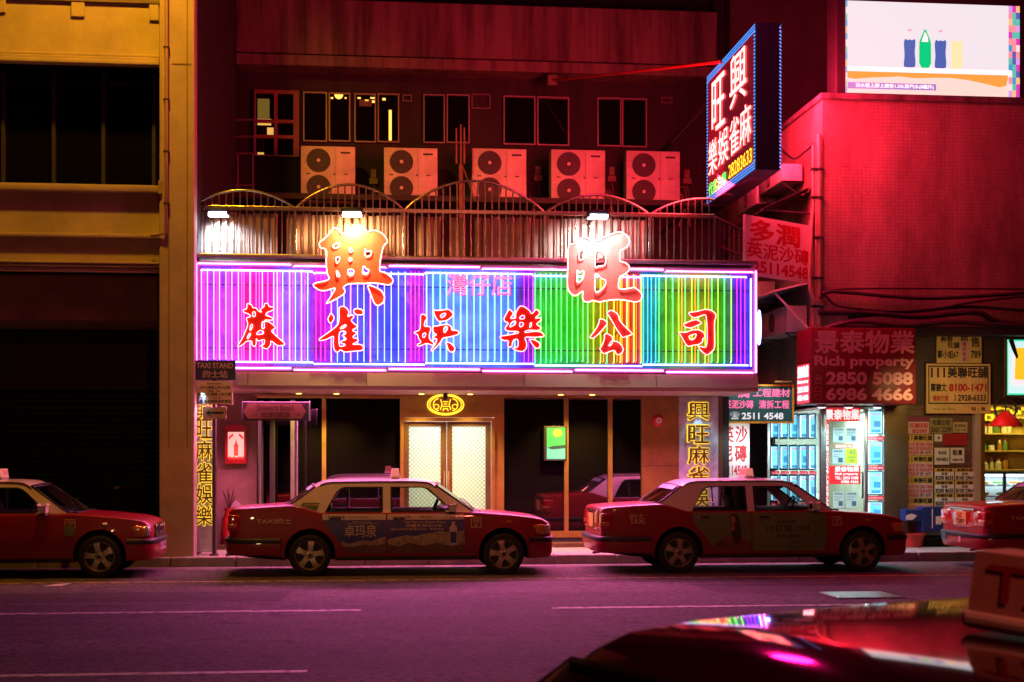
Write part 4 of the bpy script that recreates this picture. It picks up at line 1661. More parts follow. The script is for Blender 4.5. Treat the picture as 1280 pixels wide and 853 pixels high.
b.tube([(cmv.x, cmv.y, ZS - .06), (cmv.x, cmv.y, cmv.z)], .016, 8)
b.build('stem', M['black'], ct)
b = MB()
b.rbox(cmv.x - .035, cmv.x + .035, cmv.y - .14, cmv.y + .06, cmv.z - .12, cmv.z + .0, .02)
b.build('camera_body', M['black'], ct, smooth=40)
# alarm bell, poster screen
ac = P(822.5, 526, YF - .03)
al = thing('alarm_bell', 'round red fire alarm bell on the brass panel', 'alarm bell', ac)
b = MB()
b.lathe([(.001, -.07), (.045, -.068), (.10, -.04), (.115, 0), (.115, .03)], ac, 'y', 28)
b.build('gong', M['redpl'], al, smooth=50)
b = MB()
b.lathe([(.001, -.085), (.05, -.083), (.055, -.066), (.02, -.06)], ac, 'y', 24)
b.build('cap', M['white'], al, smooth=40)
b = MB()
b.lathe([(.001, -.094), (.016, -.092), (.018, -.083)], ac, 'y', 12)
b.build('hub', M['redpl'], al, smooth=40)
r = R(683, 535, 706, 574, YF - .03)
ps = thing('poster_screen', 'small lit green poster screen hung in the black shop window', 'screen', ((r[0] + r[2]) / 2, YF, r[1]))
pf = wall(YF - .08)
b = MB()
b.rbox(r[0] - .05, r[2] + .03, YF - .075, YF - .02, r[1] - .03, r[3] + .03, .01)
b.build('screen_frame', M['black'], ps)
b = MB()
zm = r[1] + (r[3] - r[1]) * .40
b.rect(pf, (r[0], zm, r[2], r[3]), 0)
b.build('upper_picture', emit('green_screen', (.04, .50, .10), 1.0), ps)
b = MB()
b.rect(pf, (r[0], r[1], r[2], zm), 0)
b.build('lower_picture', emit('teal_screen', (.10, .50, .44), .8), ps)
b = MB()
b.plate(pf, [(r[0] + .19 + .075 * math.cos(2 * math.pi * i / 20), r[3] - .09 + .065 * math.sin(2 * math.pi * i / 20)) for i in range(20)], .002, .006)
b.build('sun_disc', emit('yellow_screen', (.75, .60, .05), 1.0), ps)
b = MB()
b.sheet(pf, [(r[0], zm - .02), (r[0] + .1, zm - .05), (r[2], zm - .03), (r[2], zm + .03), (r[0] + .12, zm + .01)], d=.004)
b.build('shore', emit('dark_screen', (.02, .06, .05), 1.0), ps)
# ================================================================== taxis (nose towards +x, built once at the origin)
import bisect


def lerp_tab(tab, x):
    xs = [t[0] for t in tab]
    i = min(max(bisect.bisect_right(xs, x) - 1, 0), len(tab) - 2)
    (a, p), (c, q) = tab[i], tab[i + 1]
    t = min(max((x - a) / (c - a), 0), 1)
    return p + (q - p) * t


CL = 4.69
WX = (1.16, 3.98)
WR = .305
ZT = [(0, .925), (.025, .952), (.08, .966), (.18, .975), (.5, .995), (.88, 1.015), (1.0, 1.0), (1.3, .905), (3.42, .905), (3.56, .91), (3.75, .895), (4.1, .868), (4.38, .838), (4.52, .812), (4.60, .785), (4.66, .745), (4.69, .70)]
ZB = [(0, .36), (.10, .30), (.5, .25), (.9, .22), (4.2, .22), (4.5, .25), (4.69, .30)]
HW = [(0, .74), (.04, .79), (.12, .815), (.3, .832), (.8, .845), (3.9, .845), (4.25, .832), (4.45, .81), (4.58, .785), (4.65, .75), (4.69, .70)]


def section(x):
    zt, zb, w = lerp_tab(ZT, x), lerp_tab(ZB, x), lerp_tab(HW, x)
    return [(0, zb), (w * .90, zb), (w * .965, zb + .05), (w * .985, zb + .13), (w * .998, .48), (w, .56), (w * .996, .66), (w * .985, (0.66 + zt - .05) / 2), (w * .976, zt - .050), (w * .966, zt - .015), (w * .945, zt - .001), (w * .86, zt + .006), (w * .5, zt + .016), (0, zt + .02)]


def body_y(x, z):
    """half width of the body side at (x, z)"""
    pts = section(x)[2:11]
    for (y0, z0), (y1, z1) in zip(pts, pts[1:]):
        if z <= z1:
            t = min(max((z - z0) / max(1e-6, z1 - z0), 0), 1)
            return y0 + (y1 - y0) * t
    return pts[-1][0]


def glass_y(x, z):
    t = min(max((z - .895) / .50, 0), 1)
    plan = 1 - .02 * ((x - 2.2) / 1.2) ** 2
    return (.778 - .175 * t ** 1.25) * plan


def side_fn(s, surf, lift=0.0):
    return lambda a, c, d: Vector((a, s * (surf(a, c) + lift + d), c))


def cut_sheet(mbx, fn, outer, d, step=.09, holes=(), thick=None):
    """a flat outline cut into strips so that it follows the body's curve"""
    bm = bmesh.new()
    loops = [outer] + list(holes)
    tri = tessellate_polygon([[Vector((a, c, 0)) for a, c in L] for L in loops])
    vs = [bm.verts.new((a, c, 0)) for L in loops for a, c in L]
    for t in tri:
        try:
            bm.faces.new([vs[i] for i in t])
        except ValueError:
            pass
    xs, zz = [q[0] for q in outer], [q[1] for q in outer]
    cuts = [((0, k, 0), (0, 1, 0)) for k in [.30, .35, .48, .56, .66, .75, .85, .883, .9, 1.0, 1.1, 1.2, 1.3] if min(zz) < k < max(zz)]
    x = math.ceil(min(xs) / .25) * .25
    while x < max(xs):
        cuts.append(((x, 0, 0), (1, 0, 0)))
        x += .25
    for co, no in cuts:
        bmesh.ops.bisect_plane(bm, geom=list(bm.verts) + list(bm.edges) + list(bm.faces), plane_co=co, plane_no=no)
    bmesh.ops.remove_doubles(bm, verts=list(bm.verts), dist=1e-5)
    bm.verts.index_update()
    v2 = [(v.co.x, v.co.y) for v in bm.verts]
    fs = [[v.index for v in f.verts] for f in bm.faces]
    mbx.add([fn(a, c, d) for a, c in v2], fs)
    if thick:
        k = len(mbx.v)
        mbx.add([fn(a, c, d - thick) for a, c in v2], [f[::-1] for f in fs])
        bm.edges.ensure_lookup_table()
        for e in bm.edges:
            if len(e.link_faces) == 1:
                i, j = e.verts[0].index, e.verts[1].index
                mbx.f.append([k - len(v2) + i, k - len(v2) + j, k + j, k + i])
                mbx.mi.append(mbx.cur)
    bm.free()


def apply_bool(o, cutters):
    for c in cutters:
        md = o.modifiers.new('cut', 'BOOLEAN')
        md.operation = 'DIFFERENCE'
        md.solver = 'EXACT'
        md.object = c
    dg = bpy.context.evaluated_depsgraph_get()
    me = bpy.data.meshes.new_from_object(o.evaluated_get(dg))
    o.modifiers.clear()
    o.data = me
    for c in cutters:
        bpy.data.objects.remove(c)


WHEELARCH = MB()
DOORS = {
    'rear': [(1.33, .893), (2.262, .893), (2.262, .285), (1.70, .285), (1.66, .36), (1.60, .47), (1.50, .60), (1.40, .71), (1.345, .80)],
    'front': [(2.275, .893), (3.40, .893), (3.425, .72), (3.425, .50), (3.40, .285), (2.275, .285)],
}
WIN = {
    'rear': [(1.375, .918), (2.215, .918), (2.215, 1.305), (1.66, 1.305), (1.60, 1.285), (1.54, 1.235), (1.44, 1.05)],
    'front': [(2.325, .918), (3.25, .918), (3.235, .94), (2.93, 1.24), (2.87, 1.285), (2.80, 1.305), (2.325, 1.305)],
}
SIDE = [(.875, 1.017), (1.0, 1.002), (1.15, .955), (1.30, .898), (3.53, .898), (3.50, .93), (3.0, 1.30), (2.93, 1.352), (2.86, 1.382), (2.7, 1.393), (2.2, 1.396), (1.5, 1.388), (1.38, 1.375), (1.30, 1.34), (1.22, 1.28)]

zk = lambda L: [(a, c if c < .9 or a < 1.2 and c < 1.1 else .898 + (c - .898) * .93) for a, c in L]
SIDE = zk(SIDE)
WIN = {k: zk(v) for k, v in WIN.items()}


def make_taxi():
    t = thing('taxi', 'proto', 'taxi', (0, 0, 0), 'red taxis in the street')
    # body shell
    st = [0, .012, .03, .055, .08, .12, .18, .3] + [.4 + .1 * i for i in range(40)]
    st = sorted(set([x for x in st if x < 4.4] + [4.40, 4.46, 4.52, 4.56, 4.60, 4.63, 4.66, 4.68, CL, .875, 3.46, 3.52]))
    b = MB()
    secs = [section(x) for x in st]
    n = len(secs[0])
    rings = []
    for x, s in zip(st, secs):
        ring = [(x, y, z) for y, z in s] + [(x, -y, z) for y, z in s[-2:0:-1]]
        rings.append(ring)
    m = len(rings[0])
    V = [q for r in rings for q in r]
    Fc = []
    for i in range(len(rings) - 1):
        for j in range(m):
            k = (j + 1) % m
            Fc.append((i * m + j, i * m + k, (i + 1) * m + k, (i + 1) * m + j))
    Fc.append(tuple(range(m))[::-1])
    Fc.append(tuple((len(rings) - 1) * m + j for j in range(m)))
    b.add(V, Fc)
    body = b.build('body', [M['red'], M['void']], t)
    cut = []
    for wx in WX:
        for s in (-1, 1):
            c = MB()
            N_ = 40
            R_ = .372
            ring0 = [(wx + R_ * math.cos(2 * math.pi * i / N_), s * .50, .315 + R_ * math.sin(2 * math.pi * i / N_)) for i in range(N_)]
            ring1 = [(q[0], s * 1.0, q[2]) for q in ring0]
            c.add(ring0 + ring1, [(i, (i + 1) % N_, N_ + (i + 1) % N_, N_ + i) for i in range(N_)] + [tuple(range(N_))[::-1], tuple(range(N_, 2 * N_))])
            co = c.build('cutter', [M['void']])
            cut.append(co)
    apply_bool(body, cut)
    me = body.data
    if len(me.materials) < 2:
        me.materials.append(M['void'])
    # everything inside a wheel arch or under the floor is dark
    for p in me.polygons:
        c = p.center
        for wx in WX:
            if (c.x - wx) ** 2 + (c.z - .315) ** 2 < .374 ** 2 and .45 < abs(c.y):
                p.material_index = len(me.materials) - 1
        if p.normal.z < -.6:
            p.material_index = len(me.materials) - 1
    me.polygons.foreach_set('use_smooth', [True] * len(me.polygons))
    me.set_sharp_from_angle(angle=math.radians(34))
    # arch lips
    for wx in WX:
        for s in (-1, 1):
            b = MB()
            pts = []
            for i in range(25):
                a = math.radians(-12) + math.radians(204) * i / 24
                x, z = wx + .376 * math.cos(a), .315 + .376 * math.sin(a)
                pts.append((x, s * (body_y(x, z) - .004), z))
            b.tube(pts, .011, 6)
            b.build('arch_lip', M['red'], t, smooth=60)
    # roof
    b = MB()
    xs = [1.22, 1.30, 1.38, 1.5, 1.7, 1.95, 2.2, 2.45, 2.7, 2.86, 2.93, 3.0]
    top = [(x, lerp_tab([(q[0], q[1]) for q in SIDE[:5:-1]], x)) for x in xs]
    cols = [-1, -.985, -.94, -.85, -.7, -.5, -.25, 0, .25, .5, .7, .85, .94, .985, 1]
    V = []
    for x, z in top:
        endk = min(1, max(0, min((x - 1.20) / .3, (3.02 - x) / .3)))
        for c in cols:
            yy = glass_y(x, z) * c
            bow = .028 * (1 - 0.35 * (1 - endk))
            zz = z + bow * (1 - abs(c) ** 2.0)
            V.append((x + (.0 if .1 < endk else 0) + (1 - endk) * (.07 if x > 2 else -.07) * (1 - c * c), yy, zz))
    m = len(cols)
    b.add(V, [(i * m + j, i * m + j + 1, (i + 1) * m + j + 1, (i + 1) * m + j) for i in range(len(top) - 1) for j in range(m - 1)])
    roof = b.build('roof', M['silver'], t, smooth=50)
    # side frames with window openings
    for s in (-1, 1):
        fn = side_fn(s, glass_y)
        b = MB()
        cut_sheet(b, fn, SIDE, 0.0, holes=[WIN['rear'], WIN['front']], thick=.04)
        b.build('pillar_frame', M['silver'], t, smooth=35)
        for k in ('rear', 'front'):
            b = MB()
            w = WIN[k]
            cx, cz = sum(q[0] for q in w) / len(w), sum(q[1] for q in w) / len(w)
            inner = [(q[0] + (cx - q[0]) * .035 + (.008 if q[0] < cx else -.008), q[1] + (cz - q[1]) * .05 + (.008 if q[1] < cz else -.008)) for q in w]
            cut_sheet(b, fn, w, .003, holes=[inner], thick=.02)
            sw = b.build('side_window', M['black'], t)
            b = MB()
            cut_sheet(b, fn, w, -.02)
            b.build('pane', M['carglass'], sw)
            b = MB()
            b.tube([fn(w[0][0] + .01, .914, .006), fn(w[1][0] - .01, .914, .006)], .008, 6)
            if k == 'rear':
                b.tube([fn(1.70, .92, -.008), fn(1.70, 1.27, -.008)], .012, 6)
            b.build('window_trim', M['chrome'], sw)
        # gutter
        b = MB()
        b.tube([fn(q[0], q[1] - .012, .006) for q in SIDE[6:14]], .009, 6)
        b.build('roof_gutter', M['black'], t, smooth=60)
    # front and rear screens
    for nm, xb, xt, zb_, zt_ in (('windscreen', 3.52, 2.99, .915, 1.290), ('rear_window', .885, 1.235, 1.02, 1.268)):
        b = MB()
        g = MB()
        sgn = 1 if xb > 2 else -1
        rows, cc = 8, 12

        def pt(i, j, out=0.0):
            u, v = i / rows, j / cc * 2 - 1
            x = xb + (xt - xb) * u
            z = zb_ + (zt_ - zb_) * u
            y = glass_y(x, z) * v * .985
            return Vector((x + sgn * (.10 * (1 - v * v) * (1 - u * .35)) + sgn * out, y, z + .028 * u * (1 - v * v) + out * .6))
        V = [pt(i, j, .004) for i in range(rows + 1) for j in range(cc + 1)]
        g.add(V, [(i * (cc + 1) + j, i * (cc + 1) + j + 1, (i + 1) * (cc + 1) + j + 1, (i + 1) * (cc + 1) + j) for i in range(rows) for j in range(cc)])
        ws = g.build(nm, M['carglass'], t, smooth=60)
        edge = [pt(0, j, .006) for j in range(cc + 1)] + [pt(i, cc, .006) for i in range(1, rows + 1)] + [pt(rows, j, .006) for j in range(cc - 1, -1, -1)] + [pt(i, 0, .006) for i in range(rows - 1, 0, -1)]
        b.tube(edge, .016, 6, closed=True)
        b.build('screen_seal', M['black'], ws, smooth=60)
        if nm == 'windscreen':
            for y in (-.45, .15):
                b = MB()
                b.tube([(3.60, y, .925), pt(3, 5 if y < 0 else 9, .03)], .008, 5)
                b.build('wiper', M['black'], t)
        else:
            b = MB()
            for k in range(6):
                b.add([pt(5.4 + .8, 1 + 10 * k / 6, .012), pt(5.4 + .8, 1 + 10 * (k + 1) / 6, .012), pt(7.8, 1 + 10 * (k + 1) / 6, .012), pt(7.8, 1 + 10 * k / 6, .012)], [(0, 1, 2, 3)])
            b.build('sun_strip', mat('pale_blue_strip', (.25, .40, .60), .4), ws)
    # cowl
    b = MB()
    b.rbox(3.48, 3.66, -.70, .70, .905, .930, .01)
    b.build('cowl', M['black'], t)
    # doors
    for s in (-1, 1):
        fn = side_fn(s, body_y)
        for k in ('rear', 'front'):
            b = MB()
            cut_sheet(b, fn, DOORS[k], .007, thick=.012)
            d = b.build('door', M['red'], t, smooth=35)
            d['_key'] = f'{k}{s}'
            hx = 1.44 if k == 'rear' else 2.36
            b = MB()
            b.rbox(hx, hx + .17, -.012, .028, .800, .838, .008, fn=lambda v: fn(v.x, v.z, v.y + .008))
            b.build('handle', M['chrome'], d, smooth=40)
            b = MB()
            b.rbox(hx + .012, hx + .158, 0, .032, .806, .826, .005, fn=lambda v: fn(v.x, v.z, v.y + .008))
            b.build('handle_recess', M['black'], d)
        # sill and rub strip
        b = MB()
        cut_sheet(b, fn, [(1.56, .235), (3.60, .235), (3.60, .278), (1.56, .278)], .006, thick=.012)
        b.build('sill', M['dark'], t)
        # door mirror
        b = MB()
        b.rbox(3.16, 3.27, s * .80 - .0, s * .80 + s * .165, .925, 1.025, .03, 3)
        mi = b.build('door_mirror', M['silver'], t, smooth=40)
        b = MB()
        b.tube([(3.22, s * .76, .93), (3.2, s * .85, .955)], .02, 6)
        b.quad((3.158, s * .82, .94), (3.158, s * .95, .94), (3.158, s * .95, 1.01), (3.158, s * .82, 1.01))
        b.build('mirror_glass', M['darkglass'], mi)
        # side indicator
        b = MB()
        b.rbox(4.02, 4.10, -.005, .016, .755, .785, .006, fn=lambda v: fn(v.x, v.z, v.y + .004))
        b.build('indicator', M['amber'], t)
    # bumpers
    def sweep(mbx, path, prof, closed_prof=True):
        k = len(mbx.v)
        N_ = len(path)
        for i, (x, y) in enumerate(path):
            a = Vector(path[max(i - 1, 0)])
            c = Vector(path[min(i + 1, N_ - 1)])
            tt = (c - a).normalized()
            nn = Vector((tt.y, -tt.x))
            for (o, z) in prof:
                mbx.v.append(Vector((x + nn.x * o, y + nn.y * o, z)))
        m_ = len(prof)
        for i in range(N_ - 1):
            for j in range(m_):
                j2 = (j + 1) % m_
                mbx.f.append([k + i * m_ + j, k + i * m_ + j2, k + (i + 1) * m_ + j2, k + (i + 1) * m_ + j])
                mbx.mi.append(mbx.cur)
        mbx.f.append([k + j for j in range(m_)])
        mbx.f.append([k + (N_ - 1) * m_ + j for j in range(m_)])
        mbx.mi += [mbx.cur] * 2
    fpath = [(4.36, .828), (4.50, .812), (4.60, .775), (4.66, .70), (4.695, .52), (4.71, .25), (4.715, 0)]
    fpath = fpath[::-1][:0] + fpath + [(x, -y) for x, y in fpath[-2::-1]]
    rpath = [(.74, .85), (.4, .842), (.15, .82), (.03, .76), (-.015, .62), (-.03, .3), (-.032, 0)]
    rpath = [(x, -y) for x, y in rpath] + [(x, y) for x, y in rpath[-2::-1]]
    for path, zlo in ((fpath[::-1], .24), (rpath[::-1], .30)):
        sgn = 1
        b = MB()
        sweep(b, path, [(-.03, zlo), (.02, zlo + .01), (.045, zlo + .08), (.05, .43), (.05, .50), (.035, .535), (-.03, .535)])
        bp = b.build('bumper', M['red'], t, smooth=45)
        b = MB()
        sweep(b, path, [(-.01, .47), (.056, .475), (.066, .50), (.064, .535), (.05, .548), (-.01, .548)])
        b.build('rubber_strip', M['black'], bp, smooth=45)
    # front: grille, lamps, plates
    b = MB()
    b.rbox(4.60, 4.70, -.42, .42, .565, .735, .02)
    gr = b.build('grille', M['black'], t)
    b = MB()
    for i in range(7):
        y = -.36 + .12 * i
        b.rbox(4.69, 4.712, y - .008, y + .008, .575, .725, .003)
    b.tube([(4.706, -.42, .735), (4.712, 0, .745), (4.706, .42, .735), (4.708, .42, .565), (4.708, -.42, .565)], .010, 6, closed=True)
    b.tube([(4.722, .05 * math.cos(2 * math.pi * i / 20), .655 + .065 * math.sin(2 * math.pi * i / 20)) for i in range(20)], .010, 6, closed=True)
    b.tube([(4.722, 0, .70), (4.722, 0, .61)], .010, 6)
    b.build('grille_bar', M['chrome'], gr, smooth=50)
    for s in (-1, 1):
        b = MB()
        b.rbox(4.42, 4.672, *(sorted((s * .46, s * .775))), .570, .735, .05, 3)
        h = b.build('headlight', M['lens'], t, smooth=50)
        b = MB()
        b.rbox(4.40, 4.60, *(sorted((s * .74, s * .805))), .575, .73, .03, 3)
        b.build('corner_lens', M['amber'], h, smooth=50)
        b = MB()
        b.rbox(-.016, .17, *(sorted((s * .42, s * .822))), .640, .885, .03, 3)
        tl = b.build('tail_light', M['taillens'], t, smooth=50)
        b = MB()
        b.rbox(-.022, .12, *(sorted((s * .62, s * .826))), .70, .76, .012, 2)
        b.build('indicator_lens', M['amber'], tl, smooth=50)
    b = MB()
    b.rbox(-.012, .1, -.44, .44, .62, .90, .02)
    b.build('boot_panel', M['taillens'], t, smooth=40)
    b = MB()
    b.rbox(-.03, .05, -.46, .46, .885, .915, .008)
    b.build('boot_trim', M['chrome'], t)
    for nm, x, z0, z1, m_ in (('rear_plate', -.035, .66, .86, 'plate'), ('front_plate', 4.745, .36, .50, 'white')):
        b = MB()
        b.rbox(*(sorted((x, x + (.03 if x < 1 else .02)))), -.20 if x < 1 else -.26, .20 if x < 1 else .26, z0, z1, .008)
        if x > 1:
            pass
        b.build(nm, M[m_], t)
    # wheels
    tyre = [(.215, -.085), (.225, -.10), (.27, -.105), (.295, -.09), (.305, -.06), (.305, .06), (.295, .09), (.27, .105), (.225, .10), (.215, .085)]
    for wx in WX:
        for s in (-1, 1):
            c = (wx, s * .745, WR)
            b = MB()
            b.lathe(tyre, c, 'y', 40)
            w = b.build('wheel', M['rubber'], t, smooth=40)
            b = MB()
            b.lathe([(.219, s * -.06), (.221, s * .09), (.205, s * .10), (.196, s * .085), (.192, s * .03)], c, 'y', 40)
            for k in range(5):
                a = 2 * math.pi * k / 5 + .31 + wx
                ca, sa = math.cos(a), math.sin(a)
                rad = lambda r, q, h: (c[0] + r * ca - q * sa, c[1] + s * h, c[2] + r * sa + q * ca)
                v = [rad(.035, -.045, .085), rad(.035, .045, .085), rad(.12, -.034, .095), rad(.12, .034, .095), rad(.20, -.052, .085), rad(.20, .052, .085)]
                v += [rad(.035, -.05, .04), rad(.035, .05, .04), rad(.12, -.042, .04), rad(.12, .042, .04), rad(.20, -.062, .04), rad(.20, .062, .04)]
                b.add(v, [(0, 1, 3, 2), (2, 3, 5, 4), (6, 0, 2, 8), (8, 2, 4, 10), (1, 7, 9, 3), (3, 9, 11, 5)])
            b.lathe([(.0, s * .095), (.03, s * .095), (.058, s * .09), (.062, s * .04)], c, 'y', 24)
            b.build('rim', M['alloy'], w, smooth=35)
            b = MB()
            b.lathe([(.0, s * .035), (.215, s * .03)], c, 'y', 24)
            b.build('brake_disc', M['dark'], w)
            b = MB()
            b.lathe([(.0, s * .103), (.022, s * .101), (.026, s * .095)], c, 'y', 16)
            for k in range(5):
                a = 2 * math.pi * (k + .5) / 5
                b.lathe([(.0, s * .10), (.008, s * .10), (.009, s * .09)], (c[0] + .042 * math.cos(a), c[1], c[2] + .042 * math.sin(a)), 'y', 8)
            b.build('hub_cap', M['black'], w)
    # cabin
    b = MB()
    b.rbox(1.25, 3.45, -.70, .70, .80, .93, .01)
    b.build('cabin_trim', M['void'], t)
    for (x, y, w_) in ((2.30, -.36, .24), (2.30, .36, .24), (1.42, 0, .62)):
        b = MB()
        b.rbox(x - .07, x + .07, y - w_, y + w_, .80, 1.10, .05, 3, fn=lambda v: Vector((v.x - (v.z - .8) * .22, v.y, v.z)))
        st_ = b.build('seat', M['seat'], t, smooth=40)
        b = MB()
        for hy in ((y,) if w_ < .3 else (-.38, .38)):
            b.rbox(x - .13, x - .04, hy - .13, hy + .13, 1.11, 1.27, .035, 3)
            b.tube([(x - .07, hy - .05, 1.08), (x - .085, hy - .05, 1.14)], .008, 5)
            b.tube([(x - .07, hy + .05, 1.08), (x - .085, hy + .05, 1.14)], .008, 5)
        b.build('headrest', M['seat'], st_, smooth=40)
    b = MB()
    b.rbox(3.05, 3.46, -.66, .66, .86, .97, .04, 3)
    b.build('dashboard', M['black'], t, smooth=40)
    b = MB()
    ring = [Vector((2.98, -.36, .95)) + Vector((.08 * math.sin(a) * .9, .17 * math.cos(a), .16 * math.sin(a))) for a in [2 * math.pi * i / 24 for i in range(24)]]
    b.tube(ring, .014, 6, closed=True)
    b.tube([(2.98, -.36, .95), (3.12, -.36, .91)], .02, 6)
    b.tube([ring[0], ring[12]], .012, 5)
    b.build('steering_wheel', M['black'], t, smooth=60)
    b = MB()
    b.rbox(2.93, 2.97, -.11, .11, 1.225, 1.285, .015)
    b.build('rear_view_mirror', M['black'], t)
    # roof sign
    b = MB()
    b.rbox(2.335, 2.485, -.20, .20, 1.392, 1.425, .012)
    rs = b.build('roof_sign', M['silver'], t)
    b = MB()
    v = []
    for z, k in ((1.425, 1), (1.535, .80)):
        for x, y in ((2.345, -.19), (2.475, -.19), (2.475, .19), (2.345, .19)):
            v.append((2.41 + (x - 2.41) * k, y * (.9 + .1 * k) if k < 1 else y, z))
    b.add(v, [(0, 1, 2, 3), (4, 5, 6, 7), (0, 1, 5, 4), (1, 2, 6, 5), (2, 3, 7, 6), (3, 0, 4, 7)])
    b.build('sign_case', SIGNCASE, rs)
    b = MB()
    for sgn, xx in ((1, 1), (-1, -1)):
        fr = Fr((2.41 + xx * .0585, 0, 1.48), (0, xx, 0), (-xx * .118, 0, 1))
        b.text(fr, 'TAXI', (-.155, -.034, .155, .034), .0025, .012)
    b.build('sign_lettering', M['redink'], rs)
    # badge on the wing
    b = MB()
    fn = side_fn(-1, body_y)
    out = [(3.50, .69), (3.65, .69), (3.65, .83), (3.50, .83)]
    inn = [(3.51, .70), (3.64, .70), (3.64, .82), (3.51, .82)]
    cut_sheet(b, fn, out, .006, holes=[inn])
    b.text(fn, '五座', (3.525, .765, 3.625, .81), .006, .02)
    b.text(fn, '位', (3.55, .71, 3.60, .755), .006, .02)
    b.build('seat_badge', M['gold'], t)
    # aerial and exhaust
    b = MB()
    b.tube([(.2, -.45, .34), (.0, -.45, .30), (-.08, -.45, .29)], .022, 8)
    b.build('exhaust_pipe', M['steel'], t)
    return t


SIGNCASE = emit('lit_roof_sign_case', (.75, .22, .18), .7)
SIGNOFF = mat('unlit_roof_sign_case', (.62, .36, .28), .45, var=.1)
proto = make_taxi()


def set_local(name, m, parent, mbx):
    return mbx.build(name, m, parent)


def part(t, name, i=0):
    return [c for c in t.children if c.name.split('.')[0] == name][i]


YT = 21.32     # centre line of the parked row
FN = side_fn(-1, body_y)


def place(t, x, y, rz):
    t.location = (x, y, 0)
    t.rotation_euler = (0, 0, rz)
    t.scale = (.985, 1, 1)


def near_x(px):
    return X(px, YT - .84)


# ---- second in the row (blue water advert)
copies = [copy_tree(proto) for _ in range(4)]
t1 = proto
t1['label'] = 'red taxi with cream roof and a blue spring water advert on its doors'


def doors(t):
    return {d['_key']: d for d in t.children if d.name.split('.')[0] == 'door'}


def new_door(t, key, zones, mats):
    d = doors(t)[key]
    b = MB()
    s = -1 if key.endswith('-1') else 1
    fn = side_fn(s, body_y)
    for i, (poly, dd) in enumerate(zones):
        b.cur = i
        cut_sheet(b, fn, poly, dd, thick=.012 if i == 0 else None)
    me = b.build('door_panel', mats)
    d.data = me.data
    d.data.set_sharp_from_angle(angle=math.radians(35))
    d.data.polygons.foreach_set('use_smooth', [True] * len(d.data.polygons))
    bpy.data.objects.remove(me)
    return d


snow = mat('snow_print', (.42, .32, .15), .45, var=.75, scale=14)
rock = mat('rock_print', (.16, .07, .05), .45, var=.8, scale=18)
ridge = [(1.62, .50), (1.75, .47), (1.9, .51), (2.05, .50), (2.2, .56), (2.255, .56)]
ridge_f = [(2.282, .52), (2.4, .55), (2.55, .585), (2.68, .565), (2.8, .60), (2.92, .615), (3.05, .64), (3.15, .625), (3.25, .66), (3.36, .64), (3.40, .65)]
D = DOORS['rear']
new_door(t1, 'rear-1', [
    (D, .007),
    ([(1.345, .805), (2.258, .805), (2.258, .889), (1.335, .889)], .009),
    ([(1.352, .80), (2.258, .80), (2.258, .40), (1.655, .40), (1.60, .485), (1.50, .61), (1.40, .72)], .009),
    ([(1.60, .484)] + ridge + [(2.257, .40), (1.655, .40)], .011),
    ([(1.64, .43), (1.8, .42), (1.95, .455), (2.1, .43), (2.256, .47), (2.256, .33), (1.70, .33)], .013)],
    [M['red'], M['cream'], M['navy'], snow, rock])
D = DOORS['front']
new_door(t1, 'front-1', [
    (D, .007),
    ([(2.280, .805), (3.398, .805), (3.396, .889), (2.280, .889)], .009),
    ([(2.280, .80), (3.400, .80), (3.415, .70), (3.41, .45), (3.40, .38), (2.280, .38)], .009),
    (ridge_f + [(3.41, .45), (3.39, .38), (2.282, .38)], .011),
    ([(2.282, .46), (2.45, .42), (2.6, .47), (2.8, .43), (3.0, .47), (3.2, .42), (3.40, .46), (3.39, .33), (2.282, .33)], .013)],
    [M['red'], M['cream'], M['navy'], snow, rock])


def letters(t, name, items, m, key=None, lift=.012, fn=FN):
    par = doors(t)[key] if key else t
    b = MB()
    for s, r, bold in items:
        b.text(fn, s, r, lift, bold)
    off = b.build(name, m, None)
    off.parent = par
    return off


letters(t1, 'advert_lettering', [('卓玛泉', (1.66, .56, 2.12, .735), .0)], M['gold'], 'rear-1', .012)
letters(t1, 'advert_caption', [('Rejuvenating', (1.78, .762, 2.04, .790), .0), ('Tibetan Spring Water', (1.70, .742, 2.14, .762), .0)], M['gold'], 'rear-1', .012)
letters(t1, 'advert_lettering', [('西藏天然冰川水', (2.55, .695, 3.08, .742), .012), ('Tibet Natural Glacial Water', (2.50, .755, 3.13, .79), .0), ('源自西藏念青唐古拉山  雪域甘泉', (2.33, .655, 3.10, .685), .01)], M['gold'], 'front-1', .012)
letters(t1, 'band_lettering', [('生产商推荐产品', (1.42, .830, 1.66, .864), .02), ('www.naturalwater.com', (1.72, .834, 2.0, .860), .0)], M['ink'], 'rear-1', .012)
letters(t1, 'band_lettering', [('natural 冰泉', (2.36, .832, 2.62, .862), .02), ('OM water', (2.74, .832, 2.94, .862), .02), ('冰川水', (3.12, .834, 3.26, .862), .0)], M['redink'], 'front-1', .012)
b = MB()
cut_sheet(b, FN, [(3.19, .44), (3.29, .44), (3.295, .69), (3.265, .73), (3.265, .775), (3.215, .775), (3.215, .73), (3.185, .69)], .014)
o = b.build('bottle_print', M['cream'])
o.parent = doors(t1)['front-1']
b = MB()
cut_sheet(b, FN, [(3.196, .47), (3.284, .47), (3.287, .63), (3.193, .63)], .016)
o = b.build('bottle_label', M['navy'])
o.parent = doors(t1)['front-1']
letters(t1, 'side_lettering', [('TAXI的士', (.40, .755, .90, .83), .012)], M['gold'], None, .005)
gfn = side_fn(-1, glass_y)
b = MB()
cut_sheet(b, gfn, [(1.02, 1.012), (1.06, 1.05), (1.30, 1.05), (1.26, .935), (1.20, .95)], .004)
o = b.build('green_sticker', mat('green_sticker', (.10, .17, .03), .4))
o.parent = t1
